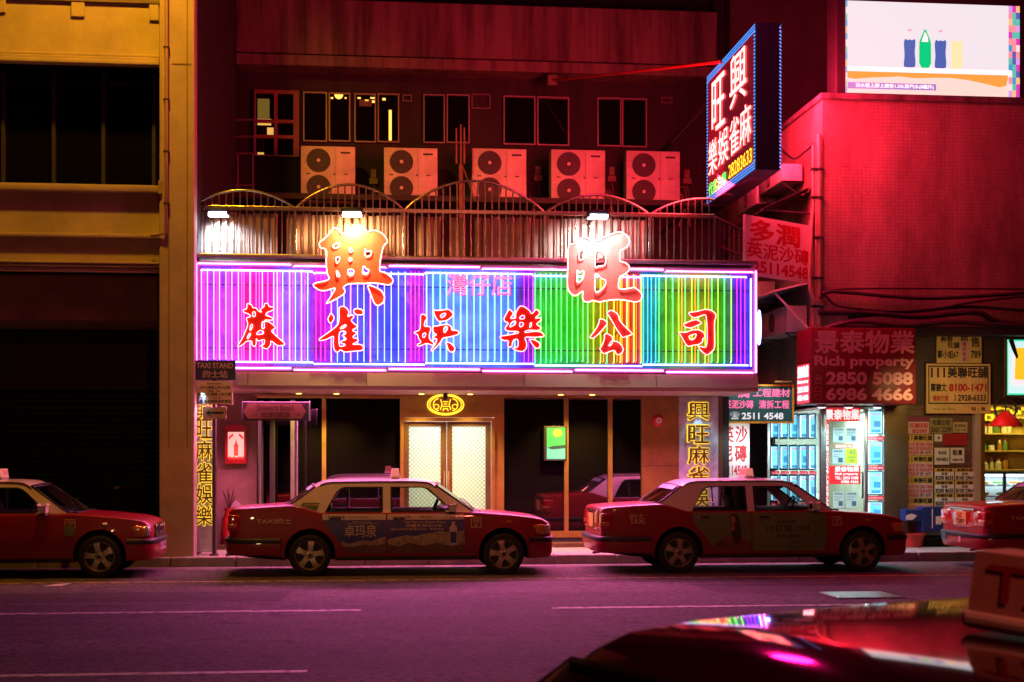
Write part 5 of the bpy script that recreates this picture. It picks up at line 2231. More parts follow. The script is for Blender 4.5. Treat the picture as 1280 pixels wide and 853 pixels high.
letters(t1, 'sticker_lettering', [('So POWER', (1.08, 1.0, 1.29, 1.035), .012)], M['gold'], None, .009, gfn)
place(t1, near_x(283) + .03, YT, 0)

# ---- third in the row (olive advert with a portrait)
t2 = copies[0]
t2['label'] = 'red taxi with dim olive advert doors parked in front of the lit shop window'
D = DOORS['rear']
warmred = mat('warm_print', (.20, .06, .02), .45, var=.7, scale=5)
new_door(t2, 'rear-1', [
    (D, .007),
    ([(1.345, .889), (2.258, .889), (2.258, .33), (1.72, .33), (1.655, .40), (1.60, .485), (1.50, .61), (1.40, .72)], .009),
    ([(1.68, .35), (1.72, .44), (1.80, .50), (1.90, .545), (2.0, .53), (2.08, .55), (2.2, .48), (2.255, .42), (2.255, .34), (1.72, .34)], .011)],
    [M['red'], M['olive'], warmred])
D = DOORS['front']
new_door(t2, 'front-1', [
    (D, .007),
    ([(2.280, .889), (3.398, .889), (3.415, .70), (3.41, .45), (3.39, .32), (2.280, .32)], .009)],
    [M['red'], M['olive']])
hair = mat('dark_hair_print', (.03, .012, .01), .45)
skin = mat('skin_print', (.34, .17, .08), .45, var=.2)
b = MB()
b.cur = 0
cut_sheet(b, FN, smooth_loop([(1.93, .84), (1.97, .875), (2.03, .87), (2.07, .82), (2.085, .72), (2.10, .60), (2.09, .47), (2.04, .44), (1.97, .50), (1.95, .60), (1.945, .70), (1.92, .78)]), .013)
b.cur = 1
cut_sheet(b, FN, smooth_loop([(1.93, .80), (1.95, .835), (1.99, .84), (2.02, .80), (2.01, .74), (1.98, .70), (1.945, .725)]), .0145)
b.cur = 1
cut_sheet(b, FN, smooth_loop([(1.96, .71), (2.0, .71), (2.01, .63), (1.94, .62)]), .0141)
b.cur = 0
cut_sheet(b, FN, [(1.945, .788), (1.962, .788), (1.962, .794), (1.945, .794)], .0155)
cut_sheet(b, FN, [(1.978, .788), (1.998, .788), (1.998, .794), (1.978, .794)], .0155)
b.cur = 2
cut_sheet(b, FN, [(1.958, .745), (1.985, .745), (1.978, .735), (1.964, .735)], .0155)
o = b.build('portrait_print', [hair, skin, M['redink']])
o.parent = doors(t2)['rear-1']
letters(t2, 'advert_lettering', [('10日瘦10吋', (2.50, .60, 3.16, .71), .0), ('專業纖體', (2.64, .73, 2.94, .77), .0), ('免費體驗', (2.64, .52, 3.0, .565), .0)], M['ink'], 'front-1', .012)
letters(t2, 'side_lettering', [('的士', (.42, .805, .64, .875), .012), ('TAXI', (.42, .73, .64, .795), .012)], M['gold'], None, .005)
place(t2, near_x(750) + .03, YT, 0)

# ---- first in the row (nose only)
t3 = copies[1]
t3['label'] = 'red taxi nosing out from before the roller shutter, showing headlight and white plate'
place(t3, near_x(191) - CL * .985 - .04, YT, 0)
b = MB()
fr = Fr((4.765, 0, .43), (0, 1, 0))
b.text(fr, 'EK 4826', (-.22, -.04, .22, .04), .004, .02)
o = b.build('plate_lettering', M['ink'])
o.parent = t3
b = MB()
cut_sheet(b, FN, [(3.50, .60), (3.64, .60), (3.64, .74), (3.50, .74)], .009)
o = b.build('door_badge', M['olive'])
o.parent = t3

# ---- last in the row (tail only)
t4 = copies[2]
t4['label'] = 'red taxi cut off beyond the shutter shop, showing tail lights and yellow plate'
place(t4, near_x(1230) + .03, YT, 0)
b = MB()
fr = Fr((-.036, 0, .76), (0, -1, 0))
b.text(fr, 'LC', (-.09, .01, .09, .08), .004, .03)
b.text(fr, '7287', (-.16, -.08, .16, -.01), .004, .03)
o = b.build('plate_lettering', M['ink'])
o.parent = t4
b = MB()
fr2 = Fr((-.085, 0, .44), (0, -1, 0))
b.fbox(fr2, -.60, -.44, -.04, .06, 0, .006)
o = b.build('bumper_sticker', mat('teal_sticker', (.03, .16, .15), .4))
o.parent = t4
b = MB()
b.fbox(fr2, .05, .13, -.05, .06, 0, .006)
o = b.build('pink_sticker', M['pinkpaper'])
o.parent = t4
letters(t4, 'side_lettering', [('TAXI的士', (.40, .755, .90, .83), .012)], M['gold'], None, .005)

# ---- the near taxi whose roof fills the lower corner
t5 = copies[3]
t5['label'] = 'nearest taxi, only its dark glossy roof and roof sign showing, catching the neon'
ang = math.radians(180 + 35) - TH
rotm = Matrix.Rotation(ang, 3, 'Z')
tgt = Vector((.93 * math.cos(TH) + 2.56 * math.sin(TH), -.93 * math.sin(TH) + 2.56 * math.cos(TH), 0))
off = rotm @ Vector((2.41 - .06, 0, 0))
place(t5, tgt.x - off.x, tgt.y - off.y, ang)
t5.rotation_euler = (math.radians(-3.2), 0, ang)
t5.location.z = -.015
rmat = mat('red_cast_roof_paint', (.035, .003, .006), .08, .2, var=.05, coat=1.0, spec=.6)  # red surroundings and dimness painted into the silver roof's colour
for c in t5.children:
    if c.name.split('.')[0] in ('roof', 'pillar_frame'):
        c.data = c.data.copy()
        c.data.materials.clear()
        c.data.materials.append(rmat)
for c in t5.children:
    if c.name.split('.')[0] == 'roof_sign':
        c.location.x -= .06
        for q in c.children:
            if q.name.split('.')[0] == 'sign_case':
                q.data = q.data.copy()
                q.data.materials.clear()
                q.data.materials.append(SIGNOFF)
for t in (t1, t2, t3, t4, t5):
    for d in t.children:
        if '_key' in d:
            del d['_key']
# ================================================================== air conditioners on the shelf of the set-back storey
YA = 29.25


def aircon_parts(t, x0, x1, z0, z1, y):
    fr = wall(y)
    b = MB()
    b.rbox(x0, x1, y, y + .38, z0, z1, .015)
    cs = b.build('casing', M['aircon'], t, smooth=40)
    W_, H_ = x1 - x0, z1 - z0
    b = MB()
    b.box(x0 + W_ * .63, x0 + W_ * .635, y - .003, y + .001, z0 + .02, z1 - .02)
    for (u, v, w, h) in ((.10, .49, .075, .02), (.79, .49, .08, .018), (.60, .48, .03, .03), (.73, .87, .18, .035)):
        b.box(x0 + W_ * u, x0 + W_ * (u + w), y - .004, y + .001, z0 + H_ * v, z0 + H_ * (v + h))
    b.build('badge', M['grille'], cs)
    for k in (0, 1):
        c = (x0 + W_ * .325, y, z0 + H_ * (.26 + .48 * k))
        R_ = H_ * .212
        b = MB()
        b.lathe([(0, -.004), (R_, -.004), (R_ * 1.02, .0)], c, 'y', 36)
        f = b.build('fan_grille', M['grille'], t)
        b = MB()
        for i in range(22):
            a = 2 * math.pi * i / 22
            b.tube([(c[0] + .18 * R_ * math.cos(a), y - .014, c[2] + .18 * R_ * math.sin(a)), (c[0] + R_ * math.cos(a + .25), y - .014, c[2] + R_ * math.sin(a + .25))], .0035, 4)
        for rr in (.42, .62, .82, 1.0):
            b.tube([(c[0] + rr * R_ * math.cos(2 * math.pi * i / 28), y - .016, c[2] + rr * R_ * math.sin(2 * math.pi * i / 28)) for i in range(28)], .0035, 4, closed=True)
        b.build('grille_wire', mat_wire, f)
        b = MB()
        b.lathe([(0, -.022), (R_ * .15, -.020), (R_ * .16, -.006)], c, 'y', 16)
        b.build('fan_hub', M['aircon'], f)


mat_wire = mat('grille_wire', (.12, .11, .10), .5)
GA = 'air conditioners in a row on the shelf'
acl = ['orange lit twin fan air conditioner under the lit yellow windows',
       'twin fan air conditioner second in the row, under the narrow lit window',
       'red lit twin fan air conditioner beside the rusty bracket post',
       'red lit twin fan air conditioner second from the LED sign',
       'pinkish red twin fan air conditioner nearest to the projecting LED sign']
for (x0, y0, x1, y1), lb_ in zip(((376, 183, 444, 252), (480, 185, 547, 253), (590, 186, 658, 255), (689, 187.5, 756.5, 256.5), (783, 189, 850, 258)), acl):
    xa, za, xb, zb = R(x0, y0, x1, y1, YA)
    t = thing('air_conditioner', lb_, 'air conditioner', ((xa + xb) / 2, YA, za), GA)
    aircon_parts(t, xa, xb, za, zb, YA)
    random.seed(int(x0))
    b = MB()
    for k_ in range(3):
        xx = xb + .03 + .05 * k_
        zz = za + random.uniform(.15, .5)
        b.tube([(xb - .02, YA + .15 + .03 * k_, zz), (xx, YA + .13, zz - .02), (xx + .03, YA + .10, zz - .20), (xx + random.uniform(-.05, .1), YA + .10, za - .05), (xx + random.uniform(-.1, .2), YA + .1, za - .4)], .013 + .006 * (k_ == 1), 6)
    b.build('hose', M['plasterdark'] if int(x0) % 2 else M['cable'], t, smooth=60)
for px, py in ((467, 222), (672, 218), (764, 219), (858, 222)):
    p = P(px, py, YU)
    t = thing('wall_socket_box', 'small pale isolator box on the dark wall, ' + {467: 'between the first two air conditioners', 672: 'beside the third air conditioner', 764: 'beside the fourth air conditioner', 858: 'beside the last air conditioner'}[px], 'switch box', p)
    b = MB()
    b.rbox(p.x - .06, p.x + .06, YU - .08, YU, p.z - .02, p.z + .16, .01)
    b.build('box', M['plasterdark'], t)
    b = MB()
    b.rbox(p.x - .09, p.x + .09, YU - .10, YU, p.z - .16, p.z - .03, .01)
    b.tube([(p.x, YU - .05, p.z - .16), (p.x + .05, YU - .05, p.z - .45)], .012, 6)
    b.build('conduit', M['plasterdark'], t)
# rusty upright bracket
p = P(575, 200, 28.9)
t = thing('steel_post', 'upright rusty steel channel standing between two air conditioners', 'post', (p.x, 28.9, 4.95))
rust = mat('rusty_steel', (.22, .12, .07), .7, .3, var=.5)
b = MB()
za_, zb_ = Z(205, 575, 28.9), Z(156, 575, 28.9)
for dx in (-.09, .0, .07):
    b.rbox(p.x + dx, p.x + dx + .035, 28.88, 28.95, za_, zb_ - abs(dx) * .8, .006)
b.build('channel', rust, t)
b = MB()
b.rbox(p.x - .02, p.x + .06, 28.9, 28.96, 4.95, za_, .006)
b.tube([(p.x + .05, 28.9, za_ - .05), (p.x + .32, 28.9, Z(252, 585, 28.9))], .018, 6)
b.build('leg', rust, t)
# service frame in the dark corner
t = thing('pipe_frame', 'dark pipe frame in the corner beside the gridded window', 'frame', P(320, 250, 29.6))
b = MB()
for (a, c, e, g) in ((283, 192, 283, 250), (297, 192, 297, 250), (316, 192, 316, 250), (283, 192, 316, 192), (283, 232, 316, 232), (292, 133, 292, 190), (318, 133, 318, 190), (292, 150, 318, 150), (292, 171, 318, 171)):
    b.tube([P(a, c, 29.6), P(e, g, 29.6)], .022, 6)
b.build('tube_frame', mat('purple_grey_paint', (.14, .10, .12), .5), t)

# ================================================================== alley beside the tiled building
XW = RX - .002
sw = lambda px, py: Vector((XW, yside(px, XW), CAMZ + (HY - py) * depth(XW, yside(px, XW)) / F))


def side_ac(px0, px1, py0, py1, label, fan=True, out=.42):
    p0, p1 = sw(px0, py1), sw(px1, py0)
    y0, y1 = max(p1.y, YR + .02), p0.y
    z0, z1 = p0.z, p1.z
    t = thing('air_conditioner', label, 'air conditioner', (XW, (y0 + y1) / 2, z0), 'old air conditioners in the alley')
    b = MB()
    b.rbox(XW - out, XW - .04, y0, y1, z0, z1, .02)
    cs = b.build('casing', M['aircon'], t, smooth=40)
    c = (XW - out, (y0 + y1) / 2 + .08, (z0 + z1) / 2)
    R_ = min(y1 - y0, z1 - z0) * .36
    b = MB()
    b.lathe([(0, -.004), (R_, -.004), (R_ * 1.02, .0)], c, 'x', 28)
    f = b.build('fan_grille', M['grille'], t)
    b = MB()
    for rr in (.4, .7, 1.0):
        b.tube([(c[0] - .012, c[1] + rr * R_ * math.cos(2 * math.pi * i / 24), c[2] + rr * R_ * math.sin(2 * math.pi * i / 24)) for i in range(24)], .006, 4, closed=True)
    for i in range(8):
        a = 2 * math.pi * i / 8
        b.tube([(c[0] - .01, c[1], c[2]), (c[0] - .01, c[1] + R_ * math.cos(a), c[2] + R_ * math.sin(a))], .005, 4)
    b.build('grille_wire', mat_wire, f)
    b = MB()
    for y in (y0 + .06, y1 - .06):
        b.tube([(XW - out, y, z0 - .01), (XW, y, z0 - .01), ], .018, 6)
        b.tube([(XW - out, y, z0 - .01), (XW, y, z0 - .30)], .014, 6)
    b.build('bracket', M['cable'], t)
    return t


side_ac(975, 1006, 205, 246, 'air conditioner high in the alley just beside the corner pipes')
side_ac(948, 972, 232, 270, 'air conditioner deep in the alley under the LED sign')
side_ac(950, 972, 352, 388, 'upper deep alley air conditioner below the tilted cement sign')
side_ac(950, 978, 398, 432, 'lower deep alley air conditioner above the green shop sign')
side_ac(978, 1012, 382, 425, 'alley air conditioner under the small metal canopy')
t = thing('window_canopy', 'sagging corrugated metal canopy on the alley wall under the high air conditioner', 'canopy', sw(990, 265))
b = MB()
p0, p1 = sw(952, 268), sw(1015, 252)
k = []
nn = 40
for i in range(nn + 1):
    y = p0.y + (p1.y - p0.y) * i / nn
    dz = .02 * math.cos(i * 1.6)
    k += [(XW - .02, y, p1.z + .25 + dz), (XW - .85, y, p1.z - .12 + dz), (XW - .85, y, p1.z - .14 + dz), (XW - .02, y, p1.z + .23 + dz)]
b.add(k, [q for i in range(nn) for q in ((4 * i, 4 * i + 1, 4 * i + 5, 4 * i + 4), (4 * i + 1, 4 * i + 2, 4 * i + 6, 4 * i + 5), (4 * i + 2, 4 * i + 3, 4 * i + 7, 4 * i + 6))])
b.build('sheet', M['dark'], t)
b = MB()
for y in (p0.y - .1, p1.y + .1):
    b.tube([(XW, y, p1.z - .2), (XW - .82, y, p1.z - .15)], .016, 6)
b.build('bracket', M['cable'], t)
t = thing('window_canopy', 'small pale metal canopy on angled stays above the alley air conditioner', 'canopy', sw(990, 370))
b = MB()
p0, p1 = sw(970, 372), sw(1015, 360)
b.add([(XW, p0.y, p1.z + .12), (XW - .7, p0.y, p1.z - .05), (XW - .7, p1.y, p1.z - .05), (XW, p1.y, p1.z + .12), (XW, p0.y, p1.z + .09), (XW - .7, p0.y, p1.z - .08), (XW - .7, p1.y, p1.z - .08), (XW, p1.y, p1.z + .09)],
      [(0, 1, 2, 3), (7, 6, 5, 4), (1, 5, 6, 2), (0, 4, 5, 1), (3, 2, 6, 7)])
b.build('sheet', M['white'], t)
b = MB()
b.tube([(XW - .68, p1.y + .05, p1.z - .08), (XW - .02, p1.y + .05, p1.z - .75)], .022, 6)
b.tube([(XW - .68, p0.y - .05, p1.z - .08), (XW - .02, p0.y - .05, p1.z - .75)], .022, 6)
b.build('stay', M['white'], t)

# corner pipes
for dx, r, px, lbl in ((-.07, .045, 1019, 'thick pipe running down the corner of the tiled building'), (-.17, .03, 1012, 'thin pipe on the alley side of the corner pipe')):
    t = thing('corner_pipe', lbl, 'pipe', (RX + dx, YR - .04, zr(410)))
    b = MB()
    top_ = zr(172) if r > .04 else zr(185)
    b.tube([(RX + dx, YR - .03, zr(408)), (RX + dx, YR - .03, top_)], r, 8)
    b.build('pipe_run', M['pipe'], t, smooth=60)
    b = MB()
    for py in (215, 250, 300, 350, 385):
        b.rbox(RX + dx - r - .02, RX + dx + r + .02, YR - .09, YR + .02, zr(py) - .02, zr(py) + .02, .005)
    b.build('pipe_clip', M['dark'], t)
t = thing('conduit', 'pale curved conduit bending down from the corner pipes', 'conduit', P(1015, 350, YR - .12))
b = MB()
b.tube([P(1016, 262, YR - .10), P(1014, 300, YR - .12), P(1012, 345, YR - .12), P(1012, 362, YR - .12), P(1017, 374, YR - .12), P(1026, 380, YR - .12), P(1033, 381, YR - .05)], .035, 8)
b.build('pipe_run', M['pipe'], t, smooth=60)


def cable(label, pts, r, name='cable'):
    q = []
    P0 = [Vector(a) for a in pts]
    for i in range(len(P0) - 1):
        a, b_, c, d = P0[max(i - 1, 0)], P0[i], P0[i + 1], P0[min(i + 2, len(P0) - 1)]
        for s in range(8):
            u = s / 8
            q.append(.5 * ((2 * b_) + (c - a) * u + (2 * a - 5 * b_ + 4 * c - d) * u * u + (3 * b_ - a - 3 * c + d) * u ** 3))
    q.append(P0[-1])
    b = MB()
    b.tube(q, r, 6)
    o = b.build(name, M['cable'], loc=P0[0], smooth=60)
    tag(o, label, 'cable', 'black cables along the tiled wall')
    return o


yc = YR - .10
cable('thin black cable, topmost of those strung along the tiled wall', [P(1027, 363, yc), P(1080, 361, yc), P(1200, 361, yc), P(1330, 362, yc)], .016)
cable('thick black cable sagging across the tiled wall, second from the top', [P(1024, 372, yc - .05), P(1034, 365, yc - .05), P(1060, 366, yc - .05), P(1150, 373, yc - .05), P(1230, 370, yc - .05), P(1340, 362, yc - .05)], .034)
cable('black cable dropping from the corner then running low along the wall', [P(1026, 366, yc - .1), P(1034, 372, yc - .1), P(1050, 383, yc - .1), P(1110, 389, yc - .1), P(1170, 386, yc - .1), P(1230, 376, yc - .1), P(1340, 366, yc - .1)], .022)
cable('thick black cable bundle crossing the wall just over the red sign', [P(1023, 391, yc - .12), P(1090, 392, yc - .12), P(1150, 396, yc - .12), P(1220, 391, yc - .12), P(1250, 403, yc - .12), P(1340, 412, yc - .12)], .050)
cable('lowest black cable lying along the ledge above the shop signs', [P(1030, 411, yc - .30), P(1070, 402, yc - .30), P(1130, 407, yc - .30), P(1190, 403, yc - .30), P(1260, 407, yc - .30), P(1340, 409, yc - .30)], .045)
cable('black cable rising across the wall towards the far side', [P(1060, 397, yc - .07), P(1130, 391, yc - .07), P(1190, 385, yc - .07), P(1220, 384, yc - .07), P(1280, 388, yc - .07), P(1340, 388, yc - .07)], .028)
cable('cable looping from the alley air conditioner to the corner pipe', [sw(985, 215) + Vector((-.3, 0, .6)), sw(1000, 205) + Vector((-.15, 0, .1)), P(1006, 190, YR + .3), P(1017, 180, YR - .05)], .02)

# ================================================================== signs round the alley mouth
# tilted cement dealer sign
A0 = P(932, 268, 23.38)
B0 = P(932, 343, 23.38)
dirx = Vector((math.cos(math.radians(36)), math.sin(math.radians(36)), 0))
wid = 1.0
while True:
    e_ = A0 + dirx * wid
    if CX + F * math.tan(math.atan2(e_.x, e_.y) - TH) > 1015:
        break
    wid += .01
q = Fr((A0.x, A0.y, B0.z), dirx, (0, 0, 1))
hgt = A0.z - B0.z
t = thing('shop_sign', 'pink lit white board with red characters hung at a slant over the alley', 'sign', (A0.x, A0.y, B0.z))
b = MB()
b.fbox(q, 0, wid, 0, hgt, -.06, 0)
b.build('board', M['white'], t)
b = MB()
b.text(q, '多潤', (.12, hgt * .58, wid * .80, hgt * .94), .004, .035)
b.text(q, '英泥沙磚', (.04, hgt * .30, wid * .95, hgt * .56), .004, .03)
b.text(q, '25114548', (.18, hgt * .05, wid * .95, hgt * .26), .004, .04)
b.build('lettering', M['redink'], t)
b = MB()
b.tube([q(wid, 0, -.03), q(wid, hgt + .1, -.03)], .03, 6)
b.tube([q(wid, hgt * .5, -.03), (XW, q(wid, 0).y + .2, B0.z + hgt * .5)], .025, 6)
b.build('bracket', M['pipe'], t)
# green builder's sign
r = R(900, 483, 990, 527, 24.9)
t = thing('shop_sign', 'dark green sign with pink and white lettering in a yellow frame at the alley mouth', 'sign', ((r[0] + r[2]) / 2, 24.9, r[1]))
fr = wall(24.9)
b = MB()
b.fbox(fr, r[0], r[2], r[1], r[3], -.10, 0)
b.build('board', mat('dark_green_board', (.016, .13, .11), .4), t)
b = MB()
b.plate(fr, [(r[0] - .03, r[1] - .035), (r[2] + .03, r[1] - .035), (r[2] + .03, r[3] + .03), (r[0] - .03, r[3] + .03)], -.1, .03, [[(r[0], r[1]), (r[2], r[1]), (r[2], r[3]), (r[0], r[3])]])
b.build('frame', mat('yellow_frame', (.60, .38, .03), .4), t)
W_, H_ = r[2] - r[0], r[3] - r[1]
sub = lambda a, c, e, g: (r[0] + W_ * a, r[1] + H_ * c, r[0] + W_ * e, r[1] + H_ * g)
pinkglow = emit('pink_lettering_lit', (.85, .16, .36), 1.0)
whiteglow = emit('white_lettering_lit', (.62, .66, .68), 1.0)
b = MB()
b.text(fr, '多', sub(.05, .68, .17, .97), .004, .04)
b.text(fr, '潤', sub(.25, .68, .40, .97), .004, .04)
b.text(fr, '工程建材', sub(.46, .70, .97, .93), .004, .025)
b.text(fr, '英泥沙磚', sub(.06, .37, .46, .60), .004, .025)
b.text(fr, '清拆工程', sub(.54, .37, .96, .60), .004, .025)
b.build('lettering', pinkglow, t)
b = MB()
b.text(fr, '2511 4548', sub(.30, .06, .88, .25), .004, .03)
b.text(fr, '☎', sub(.14, .06, .27, .27), .004, .0)
b.build('number', whiteglow, t)
lamp('sign_lamp', 'AREA', ((r[0] + r[2]) / 2, 24.45, r[3] + .25), (.9, .95, 1.0), 7, target=((r[0] + r[2]) / 2, 24.95, r[1]), size=.9, size_y=.08)
b = MB()
b.rbox(r[0] + .95, r[2] - .05, 24.72, 24.80, r[3] + .06, r[3] + .09, .01)
b.build('cover_strip', M['brass'], t)
# white cement sign under it
r = R(897, 528, 937, 602, 25.0)
t = thing('shop_sign', 'white upright board with dark red characters under the green sign', 'sign', ((r[0] + r[2]) / 2, 25.0, r[1]))
fr = wall(25.0)
W_, H_ = r[2] - r[0], r[3] - r[1]
b = MB()
b.fbox(fr, r[0], r[2], r[1], r[3], -.06, 0)
b.build('board', M['white'], t)
b = MB()
for s, x, y in (('英', .14, .66), ('沙', .56, .66), ('泥', .10, .34), ('磚', .54, .34)):
    b.text(fr, s, sub(x, y, x + .36, y + .27), .004, .03)
b.text(fr, '25114548', sub(.10, .10, .92, .27), .004, .03)
b.build('lettering', M['redink'], t)
b = MB()
b.rbox(r[0] - .04, r[0], 24.9, 25.1, r[1], r[3] + .1, .008)
b.build('frame', M['brass'], t)
lamp('board_lamp', 'AREA', ((r[0] + r[2]) / 2 + .1, 24.5, 2.05), (.8, .95, 1.0), 9, target=((r[0] + r[2]) / 2, 25.0, 1.5), size=.5, size_y=.1)

# ================================================================== estate agency
YG = 23.15
r = R(1014, 410, 1145, 505, YG)
t = thing('agency_sign', 'large dark red box sign with pale property lettering over the lit agency window', 'sign', ((r[0] + r[2]) / 2, YG, r[1]))
fr = wall(YG)
W_, H_ = r[2] - r[0], r[3] - r[1]
b = MB()
b.rbox(r[0], r[2], YG, YR - .03, r[1], r[3], .012)
b.build('cabinet', mat('dark_red_sign', (.20, .010, .018), .4, var=.15), t, smooth=40)
b = MB()
b.text(fr, '景泰物業', sub(.04, .67, .98, .96), .005, .03)
b.text(fr, 'Rich property', sub(.03, .46, .98, .63), .005, .03)
b.text(fr, '2850 5088', sub(.14, .25, .97, .42), .005, .04)
b.text(fr, '6986 4666', sub(.14, .04, .97, .21), .005, .04)
b.text(fr, '☏', sub(.03, .26, .10, .37), .005, .0)
b.build('lettering', mat('pale_red_lettering', (.72, .34, .32), .5), t)
b = MB()
for y in (.05, .15):
    b.plate(fr, [(r[0] + W_ * .035, r[1] + H_ * y), (r[0] + W_ * .095, r[1] + H_ * y), (r[0] + W_ * .095, r[1] + H_ * (y + .07)), (r[0] + W_ * .035, r[1] + H_ * (y + .07))], 0, .006,
            [[(r[0] + W_ * .047, r[1] + H_ * (y + .012)), (r[0] + W_ * .083, r[1] + H_ * (y + .012)), (r[0] + W_ * .083, r[1] + H_ * (y + .055)), (r[0] + W_ * .047, r[1] + H_ * (y + .055))]])
b.build('icon', mat('dull_red_icon', (.36, .06, .06), .5), t)
sf2 = Fr((r[0], YR - .05, r[1]), (0, -1, 0))
Lq = YR - .08 - YG
b = MB()
b.rect(sf2, (.04, .02, Lq - .06, H_ * .53), .006)
b.build('side_panel', emit('red_side_panel', (1.3, .05, .10), 1.3), t)
b = MB()
for s, y0, y1 in (('景泰物業', .36, .51), ('Rich property', .27, .33), ('2850 5088', .16, .24), ('6986 4666', .05, .13)):
    b.text(sf2, s, (.08, H_ * y0, Lq - .10, H_ * y1), .010, .03)
b.build('side_lettering', emit('white_side_lettering', (1.3, 1.1, 1.15), 1.6), t)
# window lights under the sign
cy_em = emit('cyan_downlight', (.45, .9, 1.0), 14)
for i, px in enumerate((1028, 1062, 1098)):
    p = P(px, 507, 23.5)
    t = thing('window_light', ['first of three round cyan downlights under the red agency sign, at the alley corner', 'middle one of three cyan downlights under the red agency sign', 'last of three cyan downlights under the red agency sign, near the pier'][i], 'light', (p.x, 23.55, r[1] - .05), 'downlights under the agency sign')
    b = MB()
    b.lathe([(.001, .05), (.075, .05), (.085, .02), (.07, .0)], (p.x, 23.55, r[1] - .052), 'z', 18)
    b.build('housing', M['steel'], t)
    b = MB()
    b.lathe([(.001, .0), (.068, .002)], (p.x, 23.55, r[1] - .056), 'z', 18)
    b.build('lens', cy_em, t)
    lamp('window_lamp', 'SPOT', (p.x, 23.55, r[1] - .08), (.35, .85, 1.0), 90, target=(p.x, 23.75, 0), size=.06, spot=120, blend=.7)
zS = r[1] - .06
# agency shopfront frame + glass
t = thing('agency_shopfront', 'aluminium and glass corner shopfront of the estate agency, lit cyan inside', 'shopfront', (RX, YR, .15))
b = MB()
xD0, xD1, xE = X(1029, YR), X(1083, YR), X(1111, YR)
for xx, w in ((RX + .02, .05), (xD1, .03), (xE - .04, .05)):
    b.rbox(xx - w, xx + w, YR - .01, YR + .08, .15, zS, .008)
b.rbox(RX, xE, YR - .01, YR + .08, .15, .30, .008)
yB = yside(960, RX)
b.rbox(RX - .03, RX + .03, yB - .05, yB + .05, .15, zS, .008)
b.rbox(RX - .02, RX + .02, YR + .1, yB, .15, .30, .008)
b.build('frame', M['steel'], t, smooth=40)
b = MB()
b.quad((RX + .08, YR + .035, .30), (xE - .08, YR + .035, .30), (xE - .08, YR + .035, zS), (RX + .08, YR + .035, zS))
b.quad((RX, YR + .10, .30), (RX, yB - .05, .30), (RX, yB - .05, zS), (RX, YR + .10, zS))
b.build('pane', M['shopglass'], t)
b = MB()
b.tube([(xD1 - .09, YR - .03, 1.0), (xD1 - .09, YR - .07, 1.02), (xD1 - .09, YR - .07, 1.42), (xD1 - .09, YR - .03, 1.44)], .016, 8)
b.build('door_handle', M['black'], t, smooth=60)
b = MB()
b.box(RX + .02, xE, YR + .1, 27.2, zS, zS + .04)
b.build('ceiling', M['white'], t)
b = MB()
b.rbox(RX + .5, X(1085, YR) - .1, 26.0, 26.5, .15, 1.0, .02)
b.build('counter', mat('counter_laminate', (.55, .50, .38), .5), t)
lamp('agency_lamp', 'AREA', (RX + 1.0, 25.2, zS - .05), (.55, .94, .95), 240, target=(RX + 1.0, 25.2, 0), size=1.4, size_y=1.6)
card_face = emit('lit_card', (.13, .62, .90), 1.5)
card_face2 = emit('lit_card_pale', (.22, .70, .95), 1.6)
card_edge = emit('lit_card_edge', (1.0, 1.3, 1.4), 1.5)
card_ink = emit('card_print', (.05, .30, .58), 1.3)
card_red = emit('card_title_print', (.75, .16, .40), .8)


def card(fr, a0, b0, a1, b1, label, k, photo=False):
    t = thing('listing_card', label, 'poster', fr((a0 + a1) / 2, b0, .01), 'lit listing cards in the agency window')
    W_, H_ = a1 - a0, b1 - b0
    b = MB()
    e = W_ * .07
    b.plate(fr, [(a0, b0), (a1, b0), (a1, b1), (a0, b1)], .005, .03, [[(a0 + e, b0 + e), (a1 - e, b0 + e), (a1 - e, b1 - e), (a0 + e, b1 - e)]])
    b.build('frame', mat_card, t)
    b = MB()
    b.rect(fr, (a0 + e, b0 + e, a1 - e, b1 - e), .012)
    b.build('backlight', card_edge, t)
    b = MB()
    o = .10 if k % 3 else .05
    b.rect(fr, (a0 + W_ * (.12 + o), b0 + e * 1.2, a1 - e * 1.4, b1 - H_ * (.05 + .03 * (k % 2))), .016)
    b.build('sheet', card_face if k % 2 else card_face2, t)
    b = MB()
    random.seed(k)
    x0, x1 = a0 + W_ * .30, a1 - W_ * .14
    b.text(fr, random.choice(['租售筍盤', '旺舖出租', '住宅放售']), (x0, b1 - H_ * .20, x1, b1 - H_ * .12), .018, .02)
    b.build('title', card_red, t)
    b = MB()
    for i in range(6):
        y = b1 - H_ * (.30 + .07 * i)
        b.rect(fr, (x0, y, x0 + (x1 - x0) * random.uniform(.5, 1), y + H_ * .02), .018)
    if photo or k % 2:
        b.rect(fr, (x0 + W_ * .15, b0 + H_ * .30, x1, b0 + H_ * .55), .0185)
    b.rect(fr, (x0, b0 + H_ * .08, x1, b0 + H_ * .20), .018)
    b.build('print', card_ink, t)
    return t


